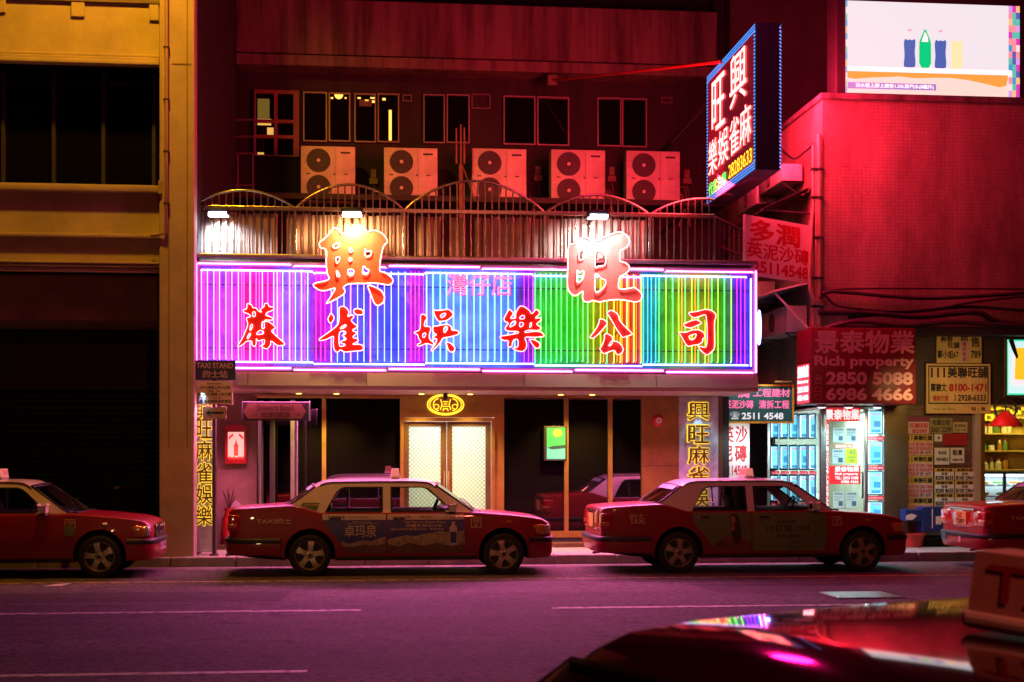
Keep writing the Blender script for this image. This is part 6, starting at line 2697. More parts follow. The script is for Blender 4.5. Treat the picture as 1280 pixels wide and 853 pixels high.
mat_card = mat('card_frame', (.10, .32, .45), .3, .3)
gw_ = Fr((RX + .0, 0, 0), (0, -1, 0))      # glass wall along the alley: a = -y
rowsz = [(517, 549), (556, 588), (593, 628)]
rown = ['top', 'second', 'third']
coln = ['closest to the dark alley', 'one in from the alley end', 'in the middle of the row', 'next to last before the corner post', 'closest to the corner post']
k = 0
for ri, (ya_, yb_) in enumerate(rowsz):
    for ci in range(5):
        pA = 965 + ci * 12.0
        if ci == 4:
            w = 8.5
        else:
            w = 10.2
        yy0, yy1 = yside(pA, RX), yside(pA + w, RX)
        mid = (yy0 + yy1) / 2
        za_, zb_ = CAMZ + (HY - yb_) * depth(RX, mid) / F, CAMZ + (HY - ya_) * depth(RX, mid) / F
        k += 1
        if zb_ > zS:
            zb_ = zS - .03
        card(Fr((RX - .012, 0, 0), (0, -1, 0)), -yy0, za_, -yy1, zb_, f'lit card, {rown[ri]} row of the alley window, {coln[ci]}', k)
red_strip = emit('red_price_strip', (.62, .02, .06), .9)
strip_ink = emit('strip_print', (.9, .45, .5), .9)
for ri, (ya_, yb_) in enumerate(((589, 594.5), (628.5, 634))):
    for ci in range(5):
        pA = 965.5 + ci * 12.0
        yy0, yy1 = yside(pA, RX), yside(pA + (8 if ci == 4 else 9.6), RX)
        za_, zb_ = CAMZ + (HY - yb_) * depth(RX, yy0) / F, CAMZ + (HY - ya_) * depth(RX, yy0) / F
        t = thing('price_strip', f'red strip under the {rown[ri + 1]} alley window row, {coln[ci]}', 'label strip', (RX - .012, yy0, za_), 'red strips between the cards')
        f2 = Fr((RX - .012, 0, 0), (0, -1, 0))
        b = MB()
        b.fbox(f2, -yy0, -yy1, za_, zb_, .003, .012)
        b.build('strip', red_strip, t)
        b = MB()
        b.text(f2, '24小時', (-yy0 + .04, za_ + .02, -yy1 - .04, zb_ - .02), .014, .02)
        b.build('lettering', strip_ink, t)
# front column of cards and the door posters
ff = wall(YR + .025)
for i, (ya_, yb_) in enumerate(((512, 543), (552, 581), (589, 619), (627, 650))):
    r = R(1083, ya_, 1104, yb_, YR)
    k += 1
    card(ff, r[0], r[1], r[2], min(r[3], zS - .02), ['topmost lit blue card in the column beside the agency door', 'second lit blue card down beside the agency door', 'third lit blue card down beside the agency door', 'lowest lit blue card beside the agency door, behind the taxi bonnet'][i], k, True)
for i, (ya_, yb_) in enumerate(((545.5, 551), (582, 587.5), (620, 625))):
    r = R(1083, ya_, 1106, yb_, YR)
    t = thing('price_strip', ['red strip under the topmost card beside the agency door', 'red strip under the second card beside the agency door', 'red strip under the third card beside the agency door'][i], 'label strip', ((r[0] + r[2]) / 2, YR, r[1]), 'red strips between the cards')
    b = MB()
    b.fbox(ff, r[0], r[2], r[1], r[3], .003, .012)
    b.build('strip', red_strip, t)
    b = MB()
    b.text(ff, '租售專線 2850', (r[0] + .03, r[1] + .015, r[2] - .03, r[3] - .015), .014, .02)
    b.build('lettering', strip_ink, t)
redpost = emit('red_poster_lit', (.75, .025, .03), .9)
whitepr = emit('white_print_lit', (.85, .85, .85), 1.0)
df_ = wall(YR + .025)


def poster(px, label, bg, items, ink, name='door_poster', cat='poster'):
    r = R(*px, YR)
    t = thing(name, label, cat, ((r[0] + r[2]) / 2, YR + .02, r[1]))
    b = MB()
    b.fbox(df_, r[0], r[2], r[1], r[3], .003, .010)
    b.build('sheet', bg, t)
    if items:
        W_, H_ = r[2] - r[0], r[3] - r[1]
        b = MB()
        for s, a, c, e, g, bo in items:
            b.text(df_, s, (r[0] + W_ * a, r[1] + H_ * c, r[0] + W_ * e, r[1] + H_ * g), .014, bo)
        b.build('lettering', ink, t)
    return t


poster((1031, 510.5, 1075.5, 527), 'red banner with white characters across the top of the agency door', redpost, [('景泰物業', .03, .14, .97, .90, .035)], whitepr)
poster((1031, 528, 1036.5, 642), 'narrow upright red banner with white characters down the edge of the agency door', redpost, [(s, .1, .93 - .062 * i, .9, .985 - .062 * i, .02) for i, s in enumerate('商舖寫字樓住宅24小時租售698')], whitepr)
poster((1037, 582.5, 1076, 605.5), 'red poster with telephone numbers in the middle of the agency door', redpost, [('景泰物業', .18, .68, .95, .96, .03), ('Rich property', .18, .46, .93, .63, .03), ('TEL: 2850 5088', .18, .26, .93, .42, .02), ('6986 4666', .38, .05, .93, .22, .02)], whitepr)
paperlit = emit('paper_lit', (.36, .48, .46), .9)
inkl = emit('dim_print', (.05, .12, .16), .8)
for px, lb_ in (((1042, 535, 1055, 553), 'upper white notice with a small picture on the agency door, nearer the banner'), ((1058, 535, 1071, 553), 'upper white notice on the agency door, nearer the handle'),
                ((1041, 562, 1055, 580), 'lower white notice on the agency door beside the lime notice'), ((1042, 615, 1055, 635), 'white notice at the foot of the agency door nearer the banner'), ((1058, 615, 1072, 635), 'white notice at the foot of the agency door nearer the handle')):
    poster(px, lb_, paperlit, [('租售筍盤', .1, .82, .9, .94, .02), ('實用六百呎', .1, .62, .8, .72, .0), ('即租即住', .1, .46, .6, .56, .0), ('■', .5, .12, .9, .42, .0)], inkl)
poster((1058, 561, 1072, 579.5), 'lime green notice on the agency door', emit('lime_paper_lit', (.48, .60, .02), .9), [('cl15', .3, .62, .8, .92, .03), ('旺舖急租', .15, .36, .85, .50, .0), ('免佣', .3, .12, .7, .28, .0)], inkl)
poster((1044, 555.5, 1067, 560.5), 'small orange strip between the notices on the agency door', emit('orange_strip_lit', (.75, .16, .05), .9), [('放盤熱線 6986', .05, .18, .95, .82, .03)], whitepr, 'price_strip', 'label strip')

# ================================================================== shutter full of rental posters
yz = YR + .09
pw = wall(yz)


def bill(px, label, bg, items, extra=()):
    r = R(*px, yz)
    t = thing('rental_poster', label, 'poster', ((r[0] + r[2]) / 2, yz, r[1]), 'rental posters pasted on the brown shutter')
    W_, H_ = r[2] - r[0], r[3] - r[1]
    b = MB()
    b.fbox(pw, r[0], r[2], r[1], r[3], .003, .009)
    b.build('sheet', bg, t)
    for a, c, e, g, m_, nm in extra:
        b = MB()
        b.rect(pw, (r[0] + W_ * a, r[1] + H_ * c, r[0] + W_ * e, r[1] + H_ * g), .011)
        b.build(nm, m_, t)
    by = {}
    for s, a, c, e, g, bo, ink in items:
        by.setdefault(ink, []).append((s, a, c, e, g, bo))
    for ink, its in by.items():
        b = MB()
        for s, a, c, e, g, bo in its:
            b.text(pw, s, (r[0] + W_ * a, r[1] + H_ * c, r[0] + W_ * e, r[1] + H_ * g), .013, bo)
        b.build('lettering', M[ink], t)


for i, ya_ in enumerate((543.5, 570, 596.5, 622)):
    bill((1130.5, ya_, 1166, ya_ + 26), 'yellow rental poster with pink number panel, ' + ['topmost of the stack by the agency pier', 'second down in the stack by the agency pier', 'third down in the stack by the agency pier', 'lowest in the stack, behind the blue boxes'][i], M['yellowpaper'],
         [('美聯旺舖', .32, .72, .96, .96, .04, 'ink'), ('▮▮▮', .03, .72, .27, .96, .0, 'ink'), ('2311-7138 2381-7368', .04, .45, .96, .62, .03, 'redink'), ('2696-2128 2628-6333', .04, .25, .96, .42, .03, 'redink'), ('2819-2628', .04, .05, .5, .22, .03, 'redink'), ('第一太平', .55, .05, .92, .22, .02, 'ink')],
         [(.02, .02, .98, .66, M['pinkpaper'], 'number_panel')])
for j, ya_ in enumerate((585.5, 601.5, 617.5)):
    for i, (xa_, num) in enumerate(((1168, '8200 8635'), (1193.5, '8100 2964'))):
        bill((xa_, ya_, xa_ + 24.5, ya_ + 15.5), f'yellow and white number poster, {["upper", "middle", "lower"][j]} row of the block, {["beside the tall yellow stack", "next to the food shop"][i]}', M['yellowpaper'],
             [('美聯旺舖', .1, .74, .9, .97, .03, 'ink'), ('租售', .35, .44, .65, .66, .03, 'ink'), (num, .04, .05, .96, .40, .04, 'ink')], [(.02, .02, .98, .70, M['paper'], 'number_panel')])
bill((1131, 521, 1161, 542.5), 'pale pink and purple poster at the top of the shutter', M['pinkpaper'], [('旺舖招租', .2, .35, .95, .62, .03, 'redink'), ('8200', .3, .05, .9, .28, .03, 'redink')], [(.0, .70, 1, 1, mat('plum_print', (.18, .02, .08), .6), 'header')])
bill((1162, 523, 1190, 542), 'dull olive poster near the top of the shutter', mat('olive_paper', (.28, .24, .08), .8), [('地舖出租', .1, .55, .9, .92, .02, 'ink'), ('2601 2299', .05, .08, .95, .42, .02, 'ink')])
bill((1191, 528, 1209, 541), 'small cream notice at the top of the shutter beside the food shop', mat('cream_paper', (.5, .40, .2), .8), [('租 REMAX', .1, .5, .9, .85, .03, 'ink'), ('2804 1188', .1, .12, .9, .38, .0, 'ink')])
bill((1168, 543, 1177.5, 552), 'small white notice with a black star shape', M['paper'], [('★', .3, .2, .75, .85, .0, 'ink')])
bill((1178.5, 542.5, 1208, 557), 'plain deep red poster on the shutter', M['redplain'], [])
bill((1168, 560, 1186.5, 581), 'white notice with black lettering on the shutter, beside the yellow stack', M['paper'], [('租或售', .25, .6, .8, .8, .02, 'ink'), ('9834803', .1, .2, .9, .42, .03, 'ink')])
bill((1188, 560, 1205, 579), 'white to-let notice with black lettering, nearer the food shop', M['paper'], [('租/賣', .15, .52, .85, .85, .05, 'ink'), ('地產代理', .12, .12, .88, .3, .02, 'ink')])
lamp('shutter_fill', 'SPOT', (X(1185, 22.0), 21.9, 2.9), (1.0, .70, .26), 85, target=(X(1180, YR), YR, 1.9), size=.2, spot=120, blend=.8)  # unseen warm spot aimed to brighten the boards and posters

# yellow rental boards over the shutter
yb2 = YR - .05
bf = wall(yb2)


def board(px, label, items, d0=-.04):
    r = R(*px, yb2)
    t = thing('rental_board', label, 'sign', ((r[0] + r[2]) / 2, yb2, r[1]))
    W_, H_ = r[2] - r[0], r[3] - r[1]
    b = MB()
    b.fbox(bf, r[0], r[2], r[1], r[3], d0, .0)
    b.build('board', mat('ochre_board', (.66, .46, .16), .7, var=.3), t)
    by = {}
    for s, a, c, e, g, bo, ink in items:
        by.setdefault(ink, []).append((s, a, c, e, g, bo))
    for ink, its in by.items():
        b = MB()
        for s, a, c, e, g, bo in its:
            b.text(bf, s, (r[0] + W_ * a, r[1] + H_ * c, r[0] + W_ * e, r[1] + H_ * g), .004, bo)
        b.build('lettering', M[ink], t)
    return t, r


t, r = board((1158, 455, 1238, 517), 'ochre rental board with a black border and red telephone number', [('▮▮▮', .07, .72, .29, .92, .0, 'ink'), ('美聯旺舖', .33, .72, .95, .93, .035, 'ink'), ('鄭錦文', .07, .44, .31, .60, .035, 'ink'), ('8100-1471', .35, .44, .94, .60, .04, 'redink'), ('2928-6333', .49, .25, .93, .38, .03, 'ink'), ('❯', .43, .25, .46, .38, .0, 'ink'), ('獨家代理', .10, .25, .34, .36, .03, 'redink'), ('Shop for lease', .1, .06, .45, .11, .0, 'ink'), ('租 | 售', .70, .04, .92, .13, .02, 'ink')])
W_, H_ = r[2] - r[0], r[3] - r[1]
b = MB()
o_ = [(r[0] + W_ * .03, r[1] + H_ * .19), (r[2] - W_ * .03, r[1] + H_ * .19), (r[2] - W_ * .03, r[3] - H_ * .04), (r[0] + W_ * .03, r[3] - H_ * .04)]
i_ = [(r[0] + W_ * .045, r[1] + H_ * .215), (r[2] - W_ * .045, r[1] + H_ * .215), (r[2] - W_ * .045, r[3] - H_ * .065), (r[0] + W_ * .045, r[3] - H_ * .065)]
b.plate(bf, o_, 0, .004, [i_])
b.build('border', M['ink'], t)
board((1171, 417, 1227, 454), 'grubby ochre to-let board, upper of the two over the shutter', [('美聯', .08, .70, .35, .95, .02, 'ink'), ('旺舖', .25, .50, .50, .70, .03, 'ink'), ('租', .53, .68, .70, .98, .02, 'ink'), ('售', .76, .55, .95, .88, .02, 'ink'), ('鄭小姐67', .02, .16, .48, .42, .03, 'ink'), ('789', .76, .16, .98, .42, .03, 'ink')])
t = thing('rental_strip', 'narrow reddish paper strip pasted over the upper ochre board', 'paper', P(1206, 452, yb2 - .02))
r = R(1200.5, 427, 1210, 453, yb2)
b = MB()
b.fbox(bf, r[0], r[2], r[1], r[3], .006, .010)
b.build('sheet', M['pinkpaper'], t)
b = MB()
for i, s in enumerate('電約睇舖'):
    b.text(bf, s, (r[0] + .04, r[3] - .09 - .085 * i, r[2] - .04, r[3] - .02 - .085 * i), .013, .02)
b.build('lettering', M['redink'], t)

# ================================================================== food shop
r = R(1259, 425, 1300, 494, YR - .15)
t = thing('light_box', 'bright light box with a yellow packet picture hung over the food shop', 'light box', ((r[0] + r[2]) / 2, YR - .15, r[1]))
lbf = wall(YR - .15)
b = MB()
b.rbox(r[0] - .05, r[2] + .05, YR - .15, YR + .05, r[1] - .05, r[3] + .05, .02)
b.build('case', M['brassdark'], t)
b = MB()
b.rect(lbf, r, .004)
b.build('lit_face', emit('lightbox_face', (.62, .88, .90), 1.0), t)
b = MB()
for (a, c, e, g) in ((0, 0, 1, .03), (0, .97, 1, 1), (0, 0, .03, 1)):
    b.rect(lbf, (r[0] + (r[2] - r[0]) * a, r[1] + (r[3] - r[1]) * c, r[0] + (r[2] - r[0]) * e, r[1] + (r[3] - r[1]) * g), .006)
b.build('green_edge', emit('lightbox_edge', (.04, .75, .45), 1.0), t)
b = MB()
pk = R(1268, 434, 1296, 476, YR - .15)
b.sheet(lbf, [(pk[0], pk[1] + .02), (pk[2], pk[1]), (pk[2], pk[3]), (pk[0] + .02, pk[3] - .02)], d=.008)
b.build('packet_picture', emit('packet_yellow', (.95, .55, .02), 1.0), t)
b = MB()
b.sheet(lbf, [(pk[0] - .02, pk[1] - .09), (pk[2], pk[1] - .07), (pk[2], pk[1] - .005), (pk[0], pk[1] + .015)], d=.008)
b.sheet(lbf, [(pk[0] - .05, pk[1] - .05), (pk[0] - .01, pk[1] - .09), (pk[0] + .01, pk[3] - .02), (pk[0] - .02, pk[3] - .01)], d=.007)
b.build('packet_base', emit('packet_white', (.95, .80, .85), 1.0), t)
t = thing('hanging_banner', 'black pennant hanging over the edge of the bright light box', 'pennant', P(1262, 450, YR - .3))
b = MB()
b.plate(wall(YR - .22), [(X(1254, YR), Z(427, 1254, YR)), (X(1259, YR), Z(424, 1259, YR)), (X(1265.5, YR), Z(447, 1265, YR)), (X(1264, YR), Z(450, 1264, YR)), (X(1259, YR), Z(440, 1259, YR))], -.01, .01)
b.build('cloth', M['ink'], t)
# interior
fx0, fx1 = X(1227, YR), X(1440, YR)
t = thing('food_shop', 'open fronted food shop with yellow lit shelves of jars and bottles', 'shop interior', ((fx0 + fx1) / 2, 25.5, .15))
b = MB()
zt_ = Z(500, 1250, YR)
b.box(fx0 + .01, fx1, 25.6, 25.7, .15, zt_)
b.build('back_panel', mat('yellow_back_panel', (.62, .46, .10), .6, var=.2), t)
b = MB()
for z in (1.45, 1.80, 2.12, 2.42):
    b.rbox(fx0 + .02, fx1, 25.25, 25.6, z, z + .03, .005)
b.build('shelf', mat('shelf_board', (.5, .36, .10), .5), t)
b = MB()
b.rbox(fx0 + .01, fx0 + .09, YR + .05, YR + .13, .15, zt_, .01)
b.build('post', M['brass'], t)
lamp('food_shop_lamp', 'AREA', (fx0 + 1.0, 25.0, zt_ - .05), (1.0, .78, .16), 75, target=(fx0 + 1.0, 25.5, 1.0), size=1.8, size_y=.4)
bm_ = [mat('bottle_amber', (.35, .16, .02), .2), mat('bottle_pale', (.6, .55, .38), .3), mat('jar_white', (.65, .60, .5), .4), mat('bottle_green', (.10, .22, .05), .25)]
capm = [M['redpl'], M['white'], M['brass'], M['black']]
random.seed(11)
n = 0
for zi, z in enumerate((1.48, 1.83, 2.15)):
    x = fx0 + .14
    while x < fx0 + 1.15:
        kind = random.randrange(4)
        R_ = random.choice((.045, .055, .06))
        h = random.uniform(.16, .25)
        yq = 25.36 + random.uniform(-.03, .04)
        shelfn = ['lowest', 'middle', 'top'][zi]
        t = thing('shelf_bottle', f'bottle or jar on the {shelfn} yellow shelf of the food shop', 'bottle', (x, yq, z), f'jars and bottles on the {shelfn} food shop shelf')
        b = MB()
        b.lathe([(.001, 0), (R_, .003), (R_, h * .62), (R_ * .55, h * .78), (R_ * .45, h * .86)] if kind in (0, 1, 3) else [(.001, 0), (R_, .003), (R_, h * .55), (R_ * .9, h * .62)], (x, yq, z), 'z', 14)
        b.build('bottle_body', bm_[kind], t, smooth=40)
        b = MB()
        hh = h * .86 if kind != 2 else h * .62
        b.lathe([(R_ * .5 if kind != 2 else R_ * .95, hh - .01), (R_ * .5 if kind != 2 else R_ * .95, hh + .035), (.001, hh + .037)], (x, yq, z), 'z', 12)
        b.build('cap', capm[(kind + zi) % 4], t)
        x += R_ * 2 + random.uniform(.015, .04)
        n += 1
# yellow price cards up on the back
for i, (px, py, w, h) in enumerate(((1232, 505, 16, 8), (1248, 503, 18, 9), (1262, 509, 14, 9), (1230, 518, 12, 8), (1268, 505, 12, 8))):
    r = R(px, py, px + w, py + h, 25.2)
    t = thing('price_card', 'yellow price card hung at the top of the food shop, ' + ['by the post', 'second from the post', 'above the red lamp', 'lower by the post', 'farthest from the post'][i], 'card', ((r[0] + r[2]) / 2, 25.2, r[1]), 'yellow price cards in the food shop')
    b = MB()
    b.fbox(wall(25.2), r[0], r[2], r[1], r[3], 0, .006)
    b.build('sheet', mat('bright_yellow_card', (.80, .58, .04), .6), t)
    b = MB()
    b.text(wall(25.2), ['特價', '新鮮', '熱賣', '燒味', '優惠'][i], (r[0] + .05, r[1] + .02, r[2] - .05, r[3] - .02), .009, .03)
    b.build('lettering', M['ink'], t)
# chilled display case
r = R(1227, 592, 1300, 640, YR + .35)
t = thing('display_case', 'chilled glass display case lit white blue at the food shop front', 'display case', ((r[0] + r[2]) / 2, YR + .5, .15))
x0, x1 = r[0], r[0] + 1.5
b = MB()
for xx in (x0, x0 + .42, x1):
    b.rbox(xx - .025, xx + .025, YR + .32, YR + .37, .15, r[3], .006)
b.rbox(x0, x1, YR + .32, YR + .95, r[3], r[3] + .03, .008)
b.rbox(x0, x1, YR + .32, YR + .95, .15, .70, .01)
b.build('case_frame', M['black'], t)
b = MB()
b.box(x0, x1, YR + .93, YR + .95, .70, r[3])
b.build('case_back', M['white'], t)
for zz in (.98, 1.18):
    b = MB()
    b.box(x0, x1, YR + .40, YR + .92, zz, zz + .012)
    b.build('glass_shelf', M['shopglass'], t)
b = MB()
b.rbox(x0 + .06, x1 - .06, YR + .40, YR + .43, r[3] - .05, r[3] - .02, .008)
b.build('tube_light', emit('case_tube', (.55, .9, 1.2), 9), t)
lamp('case_lamp', 'AREA', ((x0 + x1) / 2, YR + .6, r[3] - .03), (.65, .92, 1.0), 11, target=((x0 + x1) / 2, YR + .6, 0), size=1.3, size_y=.3)
foodm = [mat('food_yellow', (.6, .38, .03), .6), mat('food_green', (.12, .30, .03), .6), mat('food_orange', (.55, .18, .03), .6)]
for i in range(6):
    xq = x0 + .15 + (i % 3) * .30
    zq = 1.195 if i < 3 else .995
    t = thing('food_tray', f'tray of {"yellow green orange".split()[i % 3]} food on the {"upper" if i < 3 else "lower"} shelf of the chilled case', 'tray', (xq, YR + .6, zq), 'food trays in the chilled case')
    b = MB()
    b.rbox(xq - .12, xq + .12, YR + .44, YR + .74, zq, zq + .03, .01)
    b.build('tray_dish', M['white'], t)
    b = MB()
    random.seed(i)
    for k_ in range(9):
        cx_, cy_ = xq + random.uniform(-.08, .08), YR + .58 + random.uniform(-.1, .1)
        rr = random.uniform(.03, .045)
        b.lathe([(.001, -rr * .3), (rr * .8, 0), (rr, rr * .5), (rr * .6, rr), (.001, rr * 1.15)], (cx_, cy_, zq + .035), 'z', 8)
    b.build('food', foodm[i % 3], t, smooth=60)
# the red lamp with its loop, hung in front of the food shop
c = P(1257, 526, 23.6)
t = thing('market_lamp', 'red lampshade with a looped cord hanging in front of the yellow shelves', 'lamp', (c.x, c.y, c.z))
b = MB()
b.lathe([(.06, .16), (.09, .13), (.17, .06), (.26, -.05), (.275, -.10), (.26, -.095), (.16, .045), (.06, .12)], c, 'z', 24)
b.build('lamp_shade', M['redpl'], t, smooth=50)
b = MB()
b.lathe([(.0, -.02), (.05, -.02), (.055, .1), (.0, .16)], c, 'z', 12)
b.build('bulb', mat('dull_bulb', (.5, .3, .1), .3), t)
b = MB()
b.tube([c + Vector((.0, 0, .15)), c + Vector((.0, 0, .9))], .012, 6)
b.tube([c + Vector((.19 * math.sin(a), 0, .20 - .19 * math.cos(a))) for a in [2 * math.pi * i / 24 for i in range(24)]], .018, 6, closed=True)
b.build('cord', M['cable'], t)

# ================================================================== boxes and basin by the shutter
yk = YR - .35
for px, py, w, h, m_, lb_ in ((1142, 637, .30, .20, 'bluepl', 'blue and white carton on the red basin beside the shutter posters'), (1166, 634, .38, .42, 'bluepl', 'tall blue crate standing behind the last taxi by the shutter')):
    p = P(px, py, yk)
    z0 = p.z - h
    t = thing('carton', lb_, 'box', (p.x, yk, z0))
    b = MB()
    b.rbox(p.x - w / 2, p.x + w / 2, yk, yk + .25, z0, p.z, .012)
    b.build('box', M[m_], t)
    b = MB()
    fr = wall(yk)
    if px < 1150:
        b.sheet(fr, [(p.x - .14, z0 + .02), (p.x - .02, z0 + .02), (p.x + .06, z0 + .09), (p.x - .03, z0 + .13), (p.x - .14, z0 + .10)], d=.004)
    else:
        b.rect(fr, (p.x - .02, z0 + .05, p.x + .0, p.z - .03), .004)
        b.rect(fr, (p.x + .05, z0 + .12, p.x + .15, z0 + .26), .004)
    b.build('print', M['white'], t)
p = P(1143, 662, yk)
t = thing('basin', 'red plastic basin on the step under the blue carton', 'basin', (p.x, yk + .12, .30))
b = MB()
b.lathe([(.001, 0), (.17, 0), (.21, .20), (.23, .21), (.23, .225), (.20, .225), (.165, .02), (.001, .015)], (p.x, yk + .12, .15), 'z', 24)
b.build('tub', M['redpl'], t, smooth=40)
b = MB()
b.tube([(p.x + .24 * math.cos(2 * math.pi * i / 24), yk + .12 + .24 * math.sin(2 * math.pi * i / 24), .37) for i in range(24)], .012, 6, closed=True)
b.build('rim', M['redpl'], t, smooth=60)
t.location.z = .15
for ch in t.children:
    ch.location.z += .15

# ================================================================== shrine in the niche, post signs
YN = YF - .02
r = R(282, 537, 309, 580, YN)
t = thing('wall_shrine', 'small red shrine cabinet with a glowing candle picture on the beige niche wall', 'shrine', ((r[0] + r[2]) / 2, YN, r[1]))
fr = wall(YN - .10)
b = MB()
e = .045
b.plate(fr, [(r[0], r[1]), (r[2], r[1]), (r[2], r[3]), (r[0], r[3])], -.10, .02, [[(r[0] + e, r[1] + .10), (r[2] - e, r[1] + .10), (r[2] - e, r[3] - e), (r[0] + e, r[3] - e)]])
b.plate(fr, [(r[0] - .05, r[3]), (r[2] + .05, r[3]), (r[2] - .05, r[3] + .06), ((r[0] + r[2]) / 2, r[3] + .10), (r[0] + .05, r[3] + .06)], -.10, .03)
b.build('cabinet', M['redplain'], t)
b = MB()
b.rect(fr, (r[0] + e, r[1] + .10, r[2] - e, r[3] - e), -.06)
b.build('glowing_back', emit('shrine_glow', (.95, .50, .46), 1.0), t)
cx_ = (r[0] + r[2]) / 2
b = MB()
b.fbox(fr, cx_ - .035, cx_ + .035, r[1] + .14, r[1] + .33, -.05, -.03)
b.plate(fr, [(cx_ - .02, r[1] + .33), (cx_ + .02, r[1] + .33), (cx_, r[1] + .42)], -.05, -.03)
for s in (-1, 1):
    b.plate(fr, [(cx_ + s * .04, r[3] - .10), (cx_ + s * .12, r[3] - .18), (cx_ + s * .12, r[3] - .13), (cx_ + s * .06, r[3] - .07)], -.05, -.03)
b.build('red_candle', emit('shrine_red', (.75, .03, .02), 1.0), t)
b = MB()
for dx in (-.10, -.03, .05, .11):
    b.lathe([(.001, 0), (.03, .0), (.035, .04), (.02, .06)], (cx_ + dx, YN - .09, r[1] + .06), 'z', 10)
b.build('offering_cup', emit('shrine_lamp', (1.2, .05, .03), 1.2), t)
lamp('shrine_lamp', 'POINT', (cx_, YN - .25, r[1] + .22), (1.0, .18, .10), 3.0, size=.05)
# red vase and white paper
p = P(290, 640, YN - .2)
t = thing('altar_vase', 'tall red vase on the ground under the wall shrine', 'vase', (p.x, p.y, .23))
b = MB()
b.lathe([(.001, 0), (.10, 0), (.13, .18), (.10, .45), (.06, .55), (.09, .62), (.085, .62), (.05, .55)], (p.x - .05, p.y, .23), 'z', 20)
b.build('vase_body', M['redpl'], t, smooth=50)
b = MB()
for k_ in range(7):
    a = k_ * 2.4
    b.tube([(p.x - .05, p.y, .82), (p.x - .05 + .10 * math.cos(a), p.y + .08 * math.sin(a), 1.05 + .02 * k_)], .008, 4)
b.build('incense_stick', M['brassdark'], t)
r = R(287, 629, 303, 650, YN - .05)
t = thing('shrine_tablet', 'white rounded tablet leaning on the niche wall behind the first taxi', 'tablet', ((r[0] + r[2]) / 2, YN, r[1]))
b = MB()
b.plate(wall(YN - .06), [(r[0], r[1] - .3), (r[2], r[1] - .3), (r[2], r[3] - .05), ((r[0] + r[2]) / 2, r[3] + .05), (r[0], r[3] - .05)], -.03, 0)
b.build('tablet', M['white'], t)

# taxi stand post with its plates
yq = KERB + .35
p = P(268, 690, yq)
t = thing('sign_post', 'slim dark post at the kerb beside the ochre pillar', 'post', (p.x, yq, .15))
b = MB()
b.tube([(p.x, yq, .15), (p.x, yq, Z(452, 268, yq))], .035, 12)
b.build('pole', mat('dark_post_paint', (.05, .035, .035), .5), t, smooth=50)
b = MB()
b.lathe([(.001, .03), (.06, .03), (.075, 0), (.08, 0)], (p.x, yq, .15), 'z', 14)
b.build('base_collar', M['dark'], t)
sp = wall(yq - .045)


def plate_sign(px, label, m_, items, ink, extra=None):
    r = R(*px, yq - .045)
    t = thing('street_sign', label, 'sign', ((r[0] + r[2]) / 2, yq - .045, r[1]))
    W_, H_ = r[2] - r[0], r[3] - r[1]
    b = MB()
    b.rbox(r[0], r[2], yq - .045, yq - .035, r[1], r[3], .004)
    b.build('sign_plate', m_, t)
    b = MB()
    for s, a, c, e, g, bo in items:
        b.text(sp, s, (r[0] + W_ * a, r[1] + H_ * c, r[0] + W_ * e, r[1] + H_ * g), .004, bo)
    if extra:
        extra(b, r)
    b.build('lettering', ink, t)
    b = MB()
    b.rbox(p.x - .05, p.x + .05, yq - .036, yq + .04, r[1] + H_ * .4, r[1] + H_ * .6, .005)
    b.build('clamp', M['steel'], t)
    return t, r


plate_sign((243.5, 450.5, 294.5, 475), 'dark navy taxi stand plate at the top of the kerb post', mat('navy_plate', (.010, .012, .05), .4), [('TAXI STAND', .04, .58, .94, .88, .03), ('的士站', .20, .10, .80, .48, .03)], mat('dim_pink_letter', (.50, .30, .42), .5))
plt, r = plate_sign((245, 476.5, 291, 506), 'pinkish times plate full of small print under the taxi stand plate', mat('cream_plate', (.62, .50, .42), .5), [('8am-midnight', .30, .84, .70, .93, .02), ('上午八時至上午十二時', .08, .66, .92, .79, .02), ('Mon - Sun', .35, .54, .66, .62, .02), ('晚上十二時至上午八時', .05, .38, .95, .51, .02), ('No other parking', .22, .24, .70, .32, .02), ('其他時間准許停泊', .22, .08, .95, .21, .02)], M['ink'])
b = MB()
W_, H_ = r[2] - r[0], r[3] - r[1]
b.rect(sp, (r[0] + W_ * .04, r[1] + H_ * .08, r[0] + W_ * .18, r[1] + H_ * .34), .004)
b.build('parking_panel', mat('navy_panel', (.02, .02, .14), .5), plt)
b = MB()
b.text(sp, 'P', (r[0] + W_ * .075, r[1] + H_ * .12, r[0] + W_ * .15, r[1] + H_ * .31), .007, .03)
b.build('parking_letter', M['pinkpaper'], plt)


def arrow(b, r):
    W_, H_ = r[2] - r[0], r[3] - r[1]
    q = lambda a, c: (r[0] + W_ * a, r[1] + H_ * c)
    b.sheet(sp, [q(.12, .5), q(.34, .80), q(.28, .58), q(.88, .58), q(.88, .42), q(.28, .42), q(.34, .20)], d=.004)


plate_sign((253.5, 508.5, 283, 524), 'small plate with a black arrow under the times plate', mat('tan_plate', (.36, .24, .17), .6), [], M['ink'], arrow)
